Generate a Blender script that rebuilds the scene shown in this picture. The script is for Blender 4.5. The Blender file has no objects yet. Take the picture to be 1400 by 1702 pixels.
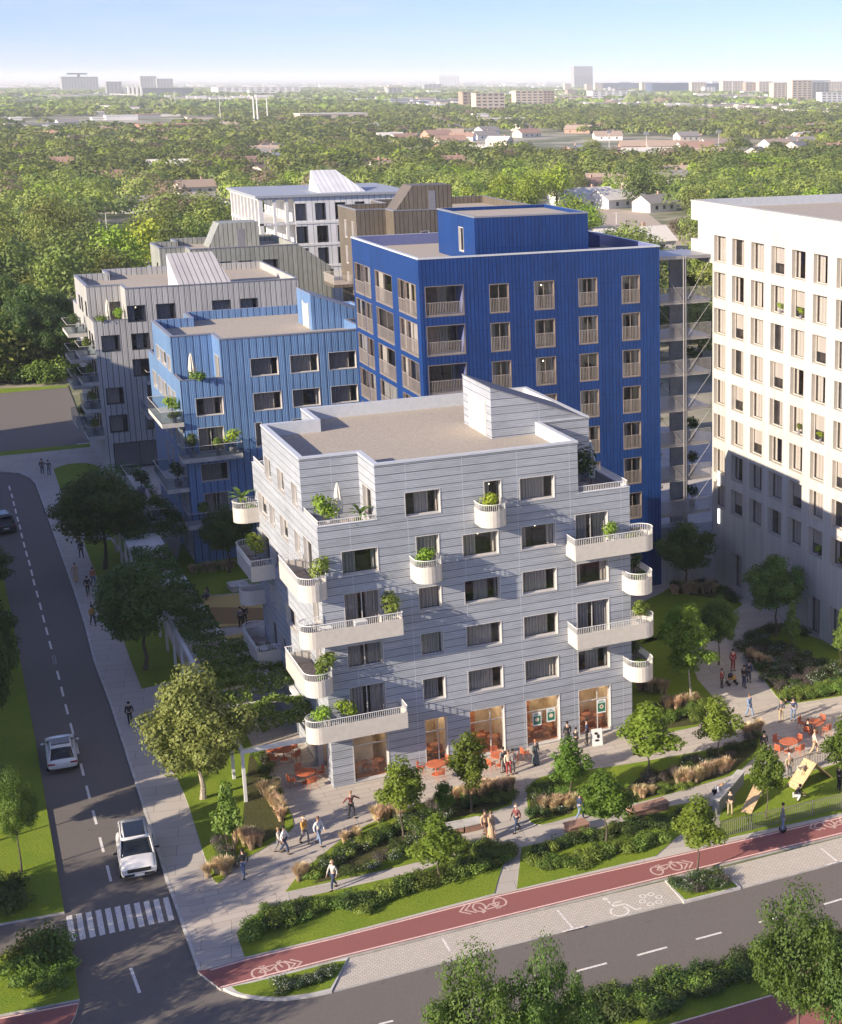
import bpy, math, random
import numpy as np
from mathutils import Vector, Matrix
R = math.radians
SC = bpy.context.scene
COL = SC.collection

# ------------------------------------------------------------------ camera
F_PX, CX, CY, YH, CAM_H = 2565.0, 1165.0, 794.0, 130.0, 43.0
PITCH = math.atan((CY - YH) / F_PX)
YAW = math.atan((CX + 215.0) / math.hypot(F_PX, CY - YH))
cam_d = bpy.data.cameras.new('camera')
cam = bpy.data.objects.new('camera', cam_d)
COL.objects.link(cam)
SC.camera = cam
cam_d.sensor_fit = 'HORIZONTAL'
cam_d.sensor_width = 36.0
cam_d.lens = F_PX / 1400.0 * 36.0
cam_d.shift_x = (700.0 - CX) / 1400.0
cam_d.shift_y = (CY - 851.0) / 1400.0
cam_d.clip_start = 1.0
cam_d.clip_end = 60000.0
cam.location = (0, 0, CAM_H)
cam.rotation_euler = (math.pi / 2 - PITCH, 0, -YAW)

# ------------------------------------------------------------------ sun, sky, exposure
SUN_AZ, SUN_EL = R(15.0), R(21.5)        # the light travels towards +X, a little towards +Y
sd = bpy.data.lights.new('sun', 'SUN')
sd.energy = 4.9
sd.angle = R(0.53)
sd.color = (1.0, 0.865, 0.68)
so = bpy.data.objects.new('sun', sd)
COL.objects.link(so)
trav = Vector((math.cos(SUN_AZ) * math.cos(SUN_EL), math.sin(SUN_AZ) * math.cos(SUN_EL), -math.sin(SUN_EL)))
so.rotation_euler = trav.to_track_quat('-Z', 'Y').to_euler()
so.location = (-60, -30, 90)
W = bpy.data.worlds.new('World')
SC.world = W
W.use_nodes = True
nt = W.node_tree
nt.nodes.clear()
wo = nt.nodes.new('ShaderNodeOutputWorld')
bg = nt.nodes.new('ShaderNodeBackground')
sky = nt.nodes.new('ShaderNodeTexSky')
sky.sky_type = 'NISHITA'
sky.sun_disc = False
sky.sun_elevation = SUN_EL
sky.sun_rotation = math.atan2(-trav.x, -trav.y)   # towards the sun
sky.altitude = 50
sky.air_density = 0.4
sky.dust_density = 0.1
sky.ozone_density = 3.0
bg.inputs[1].default_value = 0.125
tint = nt.nodes.new('ShaderNodeMix'); tint.data_type = 'RGBA'; tint.blend_type = 'MULTIPLY'; tint.inputs[0].default_value = 1.0; tint.inputs[7].default_value = (1.17, 0.94, 1.02, 1)
nt.links.new(sky.outputs[0], tint.inputs[6])
# faint high cirrus
tcw = nt.nodes.new('ShaderNodeTexCoord'); mpw = nt.nodes.new('ShaderNodeMapping'); mpw.inputs['Scale'].default_value = (3.0, 3.0, 26.0); mpw.inputs['Rotation'].default_value = (0.06, 0.03, 0)
nzw = nt.nodes.new('ShaderNodeTexNoise'); nzw.inputs['Scale'].default_value = 1.6; nzw.inputs['Detail'].default_value = 7; nzw.inputs['Roughness'].default_value = 0.62
nt.links.new(tcw.outputs['Generated'], mpw.inputs[0]); nt.links.new(mpw.outputs[0], nzw.inputs['Vector'])
rw = nt.nodes.new('ShaderNodeMapRange'); rw.inputs[1].default_value = 0.48; rw.inputs[2].default_value = 0.78; rw.inputs[3].default_value = 0.0; rw.inputs[4].default_value = 0.45
nt.links.new(nzw.outputs['Fac'], rw.inputs[0])
cmx = nt.nodes.new('ShaderNodeMix'); cmx.data_type = 'RGBA'; cmx.inputs[7].default_value = (4.9, 5.0, 5.15, 1)
nt.links.new(rw.outputs[0], cmx.inputs[0]); nt.links.new(tint.outputs[2], cmx.inputs[6]); 
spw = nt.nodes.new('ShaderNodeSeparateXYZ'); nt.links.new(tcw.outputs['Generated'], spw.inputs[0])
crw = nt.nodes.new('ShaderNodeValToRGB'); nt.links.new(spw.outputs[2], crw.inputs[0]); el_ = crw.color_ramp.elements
el_[0].position = 0.0; el_[0].color = (0.62, 0.63, 0.62, 1); el_[1].position = 0.24; el_[1].color = (1.18, 1.23, 1.30, 1)  # ramp dims the horizon and adds brighter, bluer overhead sky as fill light
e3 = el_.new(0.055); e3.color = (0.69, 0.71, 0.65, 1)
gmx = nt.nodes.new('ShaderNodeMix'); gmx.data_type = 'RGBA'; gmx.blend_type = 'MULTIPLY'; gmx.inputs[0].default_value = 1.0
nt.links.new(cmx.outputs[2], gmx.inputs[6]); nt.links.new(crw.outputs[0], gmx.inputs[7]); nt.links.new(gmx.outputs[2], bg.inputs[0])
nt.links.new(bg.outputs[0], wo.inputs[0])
SC.view_settings.view_transform = 'Standard'
SC.view_settings.look = 'None'
SC.view_settings.exposure = 0.99
SC.view_settings.gamma = 1.0
SC.view_settings.use_curve_mapping = False
SC.cycles.max_bounces = 6
SC.cycles.transparent_max_bounces = 12
SC.cycles.volume_bounces = 1

# ------------------------------------------------------------------ survey: photo pixel -> point in the place
_s, _c = math.sin(YAW), math.cos(YAW)
FW = np.array([_s * math.cos(PITCH), _c * math.cos(PITCH), -math.sin(PITCH)])
RT = np.array([_c, -_s, 0.0])
UPV = np.cross(RT, FW)
CAMP = np.array([0, 0, CAM_H])
def ray(u, v): return FW + RT * (u - CX) / F_PX - UPV * (v - CY) / F_PX
def at(u, v, z=0.0):
    d = ray(u, v); return CAMP + d * ((z - CAM_H) / d[2])
def onY(u, v, Y):
    d = ray(u, v); return CAMP + d * (Y / d[1])
def onX(u, v, X):
    d = ray(u, v); return CAMP + d * (X / d[0])
def proj(p):
    d = np.array(p, float) - CAMP; k = d @ FW
    return CX + F_PX * (d @ RT) / k, CY - F_PX * (d @ UPV) / k, k
def G(pts, z=0.0): return [tuple(at(u, v, z)[:2]) for u, v in pts]

# ------------------------------------------------------------------ objects
def tag(o, label=None, cat=None, group=None, kind=None):
    if label: o['label'] = label
    if cat: o['category'] = cat
    if group: o['group'] = group
    if kind: o['kind'] = kind
    return o
def empty(name, loc=(0, 0, 0), label=None, cat=None, group=None, rz=0.0):
    o = bpy.data.objects.new(name, None)
    COL.objects.link(o); o.location = loc; o.rotation_euler = (0, 0, rz)
    o.empty_display_size = 0.3
    return tag(o, label, cat, group)
def mkobj(name, me, parent=None, loc=(0, 0, 0), rz=0.0):
    o = bpy.data.objects.new(name, me)
    COL.objects.link(o); o.location = loc; o.rotation_euler = (0, 0, rz)
    if parent is not None: o.parent = parent
    return o
KIDS = {}
def kids(o):
    return [c for c in o.children]
def copy_tree(o, parent=None, depth=0):
    c = o.copy(); COL.objects.link(c)
    if parent is not None: c.parent = parent
    for ch in o.children: copy_tree(ch, c, depth + 1)
    return c

def pydata(name, verts, faces, mats=(), fm=None, smooth=False):
    me = bpy.data.meshes.new(name)
    me.from_pydata(verts, [], faces)
    for m in mats: me.materials.append(m)
    if fm: me.polygons.foreach_set('material_index', fm)
    if smooth: me.polygons.foreach_set('use_smooth', [True] * len(me.polygons))
    me.update()
    return me
def quads_mesh(name, V, mats, fm=None, smooth=False):
    """V: (n,4,3) numpy array, one quad per row"""
    n = len(V)
    me = bpy.data.meshes.new(name)
    me.vertices.add(n * 4); me.vertices.foreach_set('co', V.reshape(-1).astype(np.float32))
    me.loops.add(n * 4); me.loops.foreach_set('vertex_index', np.arange(n * 4, dtype=np.int32))
    me.polygons.add(n)
    me.polygons.foreach_set('loop_start', np.arange(0, n * 4, 4, dtype=np.int32))
    try: me.polygons.foreach_set('loop_total', np.full(n, 4, dtype=np.int32))
    except Exception: pass
    for m in mats: me.materials.append(m)
    if fm is not None: me.polygons.foreach_set('material_index', np.asarray(fm, dtype=np.int32))
    me.update(calc_edges=True)
    return me

class MB:
    def __init__(s): s.v = []; s.f = []; s.m = []; s.mi = 0
    def add(s, vs, fs, mi=None):
        b = len(s.v); s.v += [tuple(float(c) for c in p) for p in vs]
        s.f += [tuple(b + i for i in f) for f in fs]
        s.m += [s.mi if mi is None else mi] * len(fs)
    def box(s, x0, x1, y0, y1, z0, z1, mi=None):
        if x1 < x0: x0, x1 = x1, x0
        if y1 < y0: y0, y1 = y1, y0
        if z1 < z0: z0, z1 = z1, z0
        s.add([(x0,y0,z0),(x1,y0,z0),(x1,y1,z0),(x0,y1,z0),(x0,y0,z1),(x1,y0,z1),(x1,y1,z1),(x0,y1,z1)],
              [(3,2,1,0),(4,5,6,7),(0,1,5,4),(1,2,6,5),(2,3,7,6),(3,0,4,7)], mi)
    def quad(s, a, b, c, d, mi=None): s.add([a, b, c, d], [(0, 1, 2, 3)], mi)
    def poly(s, pts, mi=None): s.add(pts, [tuple(range(len(pts)))], mi)
    def prism(s, pts, z0, z1, mi=None, bottom=False, side=None):
        n = len(pts)
        vs = [(x, y, z0) for x, y in pts] + [(x, y, z1) for x, y in pts]
        s.add(vs, [tuple(range(n, 2 * n))], mi)
        b = len(s.v) - 2 * n
        for i in range(n):
            j = (i + 1) % n
            s.f.append((b + i, b + j, b + n + j, b + n + i)); s.m.append(side if side is not None else (s.mi if mi is None else mi))
        if bottom: s.f.append(tuple(b + i for i in range(n - 1, -1, -1))); s.m.append(s.mi if mi is None else mi)
    def tube(s, p0, p1, r0, r1=None, n=6, mi=None, caps=True):
        p0 = Vector(p0); p1 = Vector(p1); r1 = r0 if r1 is None else r1
        d = (p1 - p0)
        if d.length < 1e-6: return
        d.normalize(); a = d.orthogonal().normalized(); b = d.cross(a)
        vs = []
        for p, r in ((p0, r0), (p1, r1)):
            for i in range(n):
                t = 2 * math.pi * i / n
                vs.append(p + (a * math.cos(t) + b * math.sin(t)) * r)
        fs = [(i, (i + 1) % n, n + (i + 1) % n, n + i) for i in range(n)]
        if caps: fs += [tuple(range(n - 1, -1, -1)), tuple(range(n, 2 * n))]
        s.add(vs, fs, mi)
    def ell(s, c, rx, ry, rz, nu=8, nv=5, mi=None):
        vs = []; fs = []
        for j in range(nv + 1):
            ph = math.pi * j / nv - math.pi / 2
            for i in range(nu):
                th = 2 * math.pi * i / nu
                vs.append((c[0] + rx * math.cos(ph) * math.cos(th), c[1] + ry * math.cos(ph) * math.sin(th), c[2] + rz * math.sin(ph)))
        for j in range(nv):
            for i in range(nu):
                fs.append((j * nu + i, j * nu + (i + 1) % nu, (j + 1) * nu + (i + 1) % nu, (j + 1) * nu + i))
        s.add(vs, fs, mi)
    def mesh(s, name, mats, smooth=False):
        if not isinstance(mats, (list, tuple)): mats = [mats]
        return pydata(name, s.v, s.f, mats, s.m, smooth)
    def build(s, name, mats, parent=None, smooth=False, loc=None):
        """verts are in world coordinates unless loc is given"""
        me = s.mesh(name, mats, smooth)
        if loc is None:
            loc = tuple(-c for c in parent.location) if parent is not None else (0, 0, 0)
        return mkobj(name, me, parent, loc)

# ------------------------------------------------------------------ materials
MATS = {}
def nodes_of(name):
    m = bpy.data.materials.new(name); m.use_nodes = True
    t = m.node_tree; t.nodes.clear()
    out = t.nodes.new('ShaderNodeOutputMaterial')
    return m, t, out
def N(t, kind, **kw):
    n = t.nodes.new('ShaderNode' + kind)
    for k, v in kw.items():
        if k.startswith('i_'):
            key = k[2:]
            n.inputs[int(key) if key.isdigit() else key].default_value = v
        else: setattr(n, k, v)
    return n
def math_n(t, op, a, b=None, c=None):
    n = t.nodes.new('ShaderNodeMath'); n.operation = op
    for i, x in enumerate((a, b, c)):
        if x is None: continue
        if isinstance(x, (int, float)): n.inputs[i].default_value = x
        else: t.links.new(x, n.inputs[i])
    return n.outputs[0]
def mixc(t, fac, a, b, mode='MIX'):
    n = t.nodes.new('ShaderNodeMix'); n.data_type = 'RGBA'; n.blend_type = mode
    if isinstance(fac, (int, float)): n.inputs[0].default_value = fac
    else: t.links.new(fac, n.inputs[0])
    for i, x in ((6, a), (7, b)):
        if isinstance(x, tuple): n.inputs[i].default_value = (*x[:3], 1)
        else: t.links.new(x, n.inputs[i])
    return n.outputs[2]
def noise(t, scale, detail=3.0, rough=0.55, vec=None, dim='3D'):
    n = t.nodes.new('ShaderNodeTexNoise'); n.inputs['Scale'].default_value = scale
    n.inputs['Detail'].default_value = detail; n.inputs['Roughness'].default_value = rough
    if vec is None:
        g = t.nodes.new('ShaderNodeNewGeometry'); vec = g.outputs['Position']
    t.links.new(vec, n.inputs['Vector'])
    return n.outputs['Fac']
def ramp(t, fac, stops):
    n = t.nodes.new('ShaderNodeValToRGB'); t.links.new(fac, n.inputs[0])
    cr = n.color_ramp
    while len(cr.elements) < len(stops): cr.elements.new(0.5)
    for e, (p, c) in zip(cr.elements, stops): e.position = p; e.color = (*c, 1) if len(c) == 3 else c
    return n.outputs[0]
def bsdf(t, out, color, rough=0.6, metal=0.0, bump=None, bstr=0.3, bdist=0.02, spec=0.5, coat=0.0):
    b = t.nodes.new('ShaderNodeBsdfPrincipled')
    if isinstance(color, tuple): b.inputs['Base Color'].default_value = (*color, 1)
    else: t.links.new(color, b.inputs['Base Color'])
    if isinstance(rough, (int, float)): b.inputs['Roughness'].default_value = rough
    else: t.links.new(rough, b.inputs['Roughness'])
    b.inputs['Metallic'].default_value = metal
    b.inputs['Specular IOR Level'].default_value = spec
    b.inputs['Coat Weight'].default_value = coat
    if bump is not None:
        bp = t.nodes.new('ShaderNodeBump'); bp.inputs['Strength'].default_value = bstr; bp.inputs['Distance'].default_value = bdist
        t.links.new(bump, bp.inputs['Height']); t.links.new(bp.outputs[0], b.inputs['Normal'])
    t.links.new(b.outputs[0], out.inputs[0])
    return b
def flat(name, color, rough=0.6, metal=0.0, var=0.08, scale=3.0, coat=0.0, spec=0.5):
    if name in MATS: return MATS[name]
    m, t, out = nodes_of(name)
    f = noise(t, scale, 4)
    dark = tuple(c * (1 - var * 2) for c in color); light = tuple(min(1, c * (1 + var * 2)) for c in color)
    col = ramp(t, f, [(0.3, dark), (0.7, light)])
    bsdf(t, out, col, rough, metal, coat=coat, spec=spec)
    MATS[name] = m
    return m
def emit(name, color, strength):
    m, t, out = nodes_of(name)
    e = t.nodes.new('ShaderNodeEmission'); e.inputs[0].default_value = (*color, 1); e.inputs[1].default_value = strength
    t.links.new(e.outputs[0], out.inputs[0]); return m
def coords(t):
    g = t.nodes.new('ShaderNodeNewGeometry')
    sp = t.nodes.new('ShaderNodeSeparateXYZ'); t.links.new(g.outputs['Position'], sp.inputs[0])
    return g, sp
def cladding(name, base, joint, vertical=True, period=0.6, jw=0.05, fine=None, streak=0.25, rough=0.5, seed=0.0, panel=None, metal=0.0, jbump=0.6, spec=0.5, axis=None, finecol=0.16):
    """boards on an axis-aligned facade: seams at a period, fine ribs, uneven streaks along the boards"""
    m, t, out = nodes_of(name)
    g, sp = coords(t)
    hor = math_n(t, 'ADD', sp.outputs[0], sp.outputs[1])
    a = hor if vertical else sp.outputs[2]
    if axis is not None: a = sp.outputs[axis]
    b = sp.outputs[2] if vertical else hor
    a = math_n(t, 'ADD', a, 500.0 + seed)
    fr = math_n(t, 'FRACT', math_n(t, 'DIVIDE', a, period))
    cellid = math_n(t, 'FLOOR', math_n(t, 'DIVIDE', a, period))
    jm = math_n(t, 'LESS_THAN', fr, jw / period)
    # a little difference from board to board
    wn = t.nodes.new('ShaderNodeTexWhiteNoise'); wn.noise_dimensions = '1D'; t.links.new(cellid, wn.inputs['W'])
    # streaks: noise stretched along the boards
    cb = t.nodes.new('ShaderNodeCombineXYZ')
    t.links.new(math_n(t, 'MULTIPLY', a, 7.0), cb.inputs[0]); t.links.new(math_n(t, 'MULTIPLY', b, 0.9), cb.inputs[1]); t.links.new(math_n(t, 'MULTIPLY', cellid, 3.7), cb.inputs[2])
    st = noise(t, 1.0, 4, 0.65, cb.outputs[0])
    big = noise(t, 0.25, 3)
    v = math_n(t, 'ADD', math_n(t, 'MULTIPLY', math_n(t, 'SUBTRACT', st, 0.5), streak * 2.2),
               math_n(t, 'ADD', math_n(t, 'MULTIPLY', math_n(t, 'SUBTRACT', wn.outputs[0], 0.5), 0.16),
                      math_n(t, 'MULTIPLY', math_n(t, 'SUBTRACT', big, 0.5), 0.42)))
    fac = math_n(t, 'ADD', v, 1.0)
    hsv = t.nodes.new('ShaderNodeHueSaturation'); hsv.inputs['Color'].default_value = (*base, 1); t.links.new(fac, hsv.inputs['Value'])
    body = hsv.outputs[0]
    if fine:
        fl = math_n(t, 'GREATER_THAN', math_n(t, 'SINE', math_n(t, 'MULTIPLY', a, 2 * math.pi / (fine * 1.7))), 0.35)
        body = mixc(t, math_n(t, 'MULTIPLY', fl, finecol), body, joint)
    col = mixc(t, jm, body, joint)
    height = math_n(t, 'SUBTRACT', 1.0, jm)
    if fine:
        sn = math_n(t, 'SINE', math_n(t, 'MULTIPLY', a, 2 * math.pi / fine))
        height = math_n(t, 'ADD', height, math_n(t, 'MULTIPLY', sn, 0.35))
    height = math_n(t, 'ADD', height, math_n(t, 'MULTIPLY', st, 0.4))
    if panel:
        fr2 = math_n(t, 'FRACT', math_n(t, 'DIVIDE', math_n(t, 'ADD', b, 500.3), panel))
        j2 = math_n(t, 'LESS_THAN', fr2, 0.03 / panel)
        col = mixc(t, math_n(t, 'MULTIPLY', j2, 0.6), col, tuple(min(1, c * 1.6) for c in base) if not vertical else joint)
    bsdf(t, out, col, rough, metal, bump=height, bstr=jbump, bdist=0.025, spec=spec)
    MATS[name] = m
    return m
def leaf_mat(name, c1, c2, trans=0.25, scale=0.35, objvar=0.25):
    m, t, out = nodes_of(name)
    oi = t.nodes.new('ShaderNodeObjectInfo')
    g = t.nodes.new('ShaderNodeNewGeometry')
    nz = noise(t, scale, 3, 0.6, g.outputs['Position'])
    nf = noise(t, 6.0, 2, 0.6, g.outputs['Position'])
    f = math_n(t, 'ADD', math_n(t, 'MULTIPLY', nz, 0.5), math_n(t, 'MULTIPLY', nf, 0.5))
    col = ramp(t, f, [(0.34, c1), (0.66, c2)])
    hs = t.nodes.new('ShaderNodeHueSaturation')
    t.links.new(col, hs.inputs['Color'])
    t.links.new(math_n(t, 'ADD', math_n(t, 'MULTIPLY', oi.outputs['Random'], objvar * 2), 1.0 - objvar), hs.inputs['Value'])
    wn = t.nodes.new('ShaderNodeTexWhiteNoise'); wn.noise_dimensions = '1D'; t.links.new(oi.outputs['Random'], wn.inputs['W'])
    t.links.new(math_n(t, 'ADD', math_n(t, 'MULTIPLY', wn.outputs[0], 0.05), 0.475), hs.inputs['Hue'])
    b = t.nodes.new('ShaderNodeBsdfPrincipled'); t.links.new(hs.outputs[0], b.inputs['Base Color'])
    b.inputs['Roughness'].default_value = 0.55; b.inputs['Specular IOR Level'].default_value = 0.25
    tr = t.nodes.new('ShaderNodeBsdfTranslucent')
    hs2 = t.nodes.new('ShaderNodeHueSaturation'); t.links.new(hs.outputs[0], hs2.inputs['Color']); hs2.inputs['Value'].default_value = 1.6; hs2.inputs['Saturation'].default_value = 1.15
    t.links.new(hs2.outputs[0], tr.inputs[0])
    mx = t.nodes.new('ShaderNodeMixShader'); mx.inputs[0].default_value = trans
    t.links.new(b.outputs[0], mx.inputs[1]); t.links.new(tr.outputs[0], mx.inputs[2])
    t.links.new(mx.outputs[0], out.inputs[0])
    MATS[name] = m
    return m
def glass_mat(name, tint=(0.9, 0.93, 0.95), refl=0.04, rough=0.03):
    m, t, out = nodes_of(name)
    tr = t.nodes.new('ShaderNodeBsdfTransparent'); tr.inputs[0].default_value = (*tint, 1)
    gl = t.nodes.new('ShaderNodeBsdfGlossy'); gl.inputs[0].default_value = (0.9, 0.95, 1, 1); gl.inputs[1].default_value = rough
    lw = t.nodes.new('ShaderNodeLayerWeight'); lw.inputs[0].default_value = 0.25
    fac = math_n(t, 'ADD', math_n(t, 'MULTIPLY', lw.outputs[1], 0.22), refl)
    mx = t.nodes.new('ShaderNodeMixShader'); t.links.new(fac, mx.inputs[0])
    t.links.new(tr.outputs[0], mx.inputs[1]); t.links.new(gl.outputs[0], mx.inputs[2]); t.links.new(mx.outputs[0], out.inputs[0])
    MATS[name] = m
    return m

M = {}
M['A'] = cladding('lilac_grey_board', (0.365, 0.39, 0.43), (0.11, 0.115, 0.135), vertical=False, period=0.51, jw=0.05, fine=0.075, streak=0.32, panel=3.6, rough=0.55, finecol=0.30)
M['B'] = cladding('sky_blue_board', (0.15, 0.265, 0.47), (0.012, 0.03, 0.09), period=0.62, jw=0.07, fine=0.155, streak=0.28, rough=0.35)
M['C'] = cladding('warm_grey_board', (0.44, 0.435, 0.425), (0.10, 0.095, 0.095), period=0.60, jw=0.08, fine=0.15, streak=0.13)
M['D'] = cladding('sage_grey_board', (0.31, 0.32, 0.29), (0.08, 0.08, 0.06), period=0.62, jw=0.09, fine=0.155, streak=0.35)
M['E'] = cladding('white_board', (0.68, 0.67, 0.66), (0.30, 0.29, 0.29), period=0.85, jw=0.09, streak=0.10)
M['F'] = cladding('dark_brown_board', (0.15, 0.125, 0.095), (0.03, 0.024, 0.018), period=0.55, jw=0.08, fine=0.14, streak=0.45)
M['G'] = cladding('cobalt_board', (0.009, 0.046, 0.185), (0.003, 0.010, 0.05), period=0.32, jw=0.045, fine=0.107, streak=0.45, rough=0.42, panel=3.1, jbump=0.5, spec=0.22)
M['H'] = cladding('cream_board', (0.475, 0.46, 0.43), (0.41, 0.395, 0.37), period=0.6, jw=0.06, fine=0.2, streak=0.10, rough=0.8, jbump=0.45)
M['Croof'] = cladding('warm_grey_seamed_roof', (0.47, 0.45, 0.44), (0.09, 0.085, 0.09), period=0.60, jw=0.08, streak=0.13, axis=0)
M['Eroof'] = cladding('white_seamed_roof', (0.66, 0.66, 0.67), (0.33, 0.34, 0.36), period=0.75, jw=0.08, streak=0.08, axis=0)
M['G2'] = flat('lavender_parapet', (0.13, 0.15, 0.30), 0.5, var=0.03)
M['trim'] = flat('pale_metal_trim', (0.50, 0.52, 0.55), 0.4, 0.0, 0.02)
M['zinc'] = flat('zinc_roofing', (0.33, 0.35, 0.38), 0.5, 0.1, 0.04)
M['trimdark'] = flat('grey_metal_trim', (0.27, 0.27, 0.29), 0.4, 0.3, 0.03)
M['frame'] = flat('window_frame_pale', (0.48, 0.46, 0.44), 0.4, 0.0, 0.03)
M['frameH'] = flat('cream_window_lining', (0.46, 0.42, 0.37), 0.6, 0.0, 0.03)
M['frameG'] = flat('window_frame_bronze', (0.23, 0.19, 0.17), 0.4, 0.2, 0.04)
M['frameD'] = flat('window_frame_dark', (0.05, 0.05, 0.055), 0.4, 0.2, 0.04)
M['parapet'] = flat('parapet_lining', (0.50, 0.52, 0.54), 0.6, var=0.03)
M['beige'] = flat('beige_balcony_metal', (0.56, 0.515, 0.455), 0.38, 0.0, 0.03)
M['white'] = flat('white_paint', (0.66, 0.65, 0.63), 0.5, var=0.02)
M['conc'] = flat('pale_concrete', (0.46, 0.44, 0.41), 0.85, var=0.10, scale=1.2)
M['glass'] = glass_mat('window_glass')
M['glassb'] = glass_mat('balustrade_glass', (0.62, 0.68, 0.70), 0.10)
M['glassr'] = flat('coated_pane', (0.025, 0.028, 0.04), 0.06, 0.0, 0.05)
M['black'] = flat('black_matte', (0.015, 0.015, 0.016), 0.6, var=0.05)
M['rubber'] = flat('tyre_rubber', (0.018, 0.018, 0.018), 0.85, var=0.05)
M['wood'] = flat('pine_wood', (0.50, 0.36, 0.20), 0.6, var=0.12, scale=6)
M['bark'] = flat('bark', (0.10, 0.075, 0.055), 0.9, var=0.25, scale=8)
M['palebark'] = flat('pale_bark', (0.34, 0.29, 0.23), 0.85, var=0.25, scale=8)
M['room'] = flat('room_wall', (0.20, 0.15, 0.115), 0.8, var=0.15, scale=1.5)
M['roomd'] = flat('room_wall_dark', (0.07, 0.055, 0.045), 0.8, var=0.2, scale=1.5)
M['roomw'] = flat('cafe_wall', (0.60, 0.46, 0.30), 0.7, var=0.12, scale=1.5)
M['lamp'] = emit('lamp_glow', (1.0, 0.80, 0.50), 7.0)
M['cafelight'] = emit('cafe_ceiling_light', (1.0, 0.84, 0.62), 4.5)
M['orange'] = flat('orange_painted_steel', (0.48, 0.13, 0.06), 0.4, var=0.08)
M['orangewood'] = flat('red_oak', (0.45, 0.17, 0.07), 0.5, var=0.15, scale=7)
M['terrfloor'] = flat('terrace_boards', (0.33, 0.26, 0.22), 0.7, var=0.12, scale=4)

def curtain_mat(name, base):
    m, t, out = nodes_of(name)
    tc = t.nodes.new('ShaderNodeTexCoord')
    wv = t.nodes.new('ShaderNodeTexWave'); wv.bands_direction = 'X'; wv.inputs['Scale'].default_value = 2.2; wv.inputs['Distortion'].default_value = 1.5
    wv.inputs['Detail'].default_value = 2.0
    t.links.new(tc.outputs['Object'], wv.inputs['Vector'])
    col = ramp(t, wv.outputs[1], [(0.0, tuple(c * 0.72 for c in base)), (1.0, base)])
    bsdf(t, out, col, 0.9)
    return m
M['curt'] = curtain_mat('taupe_curtain', (0.43, 0.365, 0.315))
M['curtd'] = curtain_mat('slate_curtain', (0.27, 0.25, 0.24))
M['blind'] = curtain_mat('linen_blind', (0.50, 0.42, 0.36))

def gravel_roof():
    m, t, out = nodes_of('gravel_roofing')
    f = noise(t, 9.0, 5, 0.7); f2 = noise(t, 0.35, 3)
    c = ramp(t, f, [(0.30, (0.24, 0.205, 0.165)), (0.70, (0.50, 0.44, 0.365))])
    c = mixc(t, math_n(t, 'MULTIPLY', f2, 0.5), c, (0.34, 0.29, 0.25))
    bsdf(t, out, c, 0.95, bump=f, bstr=0.5, bdist=0.03); return m
M['gravel'] = gravel_roof()
def asphalt(name, c0, c1):
    m, t, out = nodes_of(name)
    f = noise(t, 14.0, 5, 0.75); f2 = noise(t, 0.13, 4, 0.6); f3 = noise(t, 0.9, 4, 0.6)
    c = ramp(t, f, [(0.28, c0), (0.72, c1)])
    c = mixc(t, math_n(t, 'MULTIPLY', math_n(t, 'SUBTRACT', f2, 0.3), 0.9), c, tuple(x * 0.72 for x in c1))
    c = mixc(t, math_n(t, 'MULTIPLY', math_n(t, 'GREATER_THAN', f3, 0.68), 0.25), c, tuple(x * 0.55 for x in c0))
    bsdf(t, out, c, 0.9, bump=f, bstr=0.3, bdist=0.01); return m
M['asphalt'] = asphalt('asphalt', (0.096, 0.083, 0.075), (0.18, 0.158, 0.143))
M['redpath'] = asphalt('red_cycle_asphalt', (0.20, 0.065, 0.058), (0.31, 0.115, 0.105))
M['mark'] = flat('road_paint', (0.66, 0.62, 0.58), 0.7, var=0.14, scale=9)
M['markp'] = flat('pink_road_paint', (0.72, 0.50, 0.45), 0.7, var=0.1, scale=9)
def pavers(name, base, size=(0.9, 2.4), ang=0.0, joint=0.35, wob=0.35):
    m, t, out = nodes_of(name)
    g = t.nodes.new('ShaderNodeNewGeometry')
    mp = t.nodes.new('ShaderNodeMapping'); mp.inputs['Rotation'].default_value = (0, 0, ang); t.links.new(g.outputs['Position'], mp.inputs[0])
    br = t.nodes.new('ShaderNodeTexBrick'); t.links.new(mp.outputs[0], br.inputs['Vector'])
    br.inputs['Scale'].default_value = 1.0; br.inputs['Mortar Size'].default_value = 0.018; br.inputs['Brick Width'].default_value = size[1]; br.inputs['Row Height'].default_value = size[0]
    br.inputs['Bias'].default_value = 0.0
    br.inputs['Color1'].default_value = (*base, 1); br.inputs['Color2'].default_value = (*[c * 0.84 for c in base], 1)
    br.inputs['Mortar'].default_value = (*[c * joint for c in base], 1)
    f = noise(t, 0.5, 4); f3 = noise(t, 11.0, 4, 0.7)
    c = mixc(t, math_n(t, 'MULTIPLY', f, wob), br.outputs[0], tuple(x * 0.66 for x in base))
    c = mixc(t, math_n(t, 'MULTIPLY', f3, 0.3), c, tuple(x * 0.7 for x in base))
    bsdf(t, out, c, 0.9, bump=f3, bstr=0.2, bdist=0.01); return m
M['slab'] = pavers('concrete_slabs', (0.50, 0.45, 0.40), (1.2, 3.0), R(11.0))
M['slab2'] = pavers('plaza_slabs', (0.50, 0.44, 0.385), (0.6, 1.8), 0.0)
M['cobbles'] = pavers('pale_setts', (0.58, 0.52, 0.45), (0.16, 0.22), R(13), 0.5, 0.3)
M['brick'] = pavers('brick_bench', (0.42, 0.24, 0.17), (0.08, 0.24), 0.0, 0.6)
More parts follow.
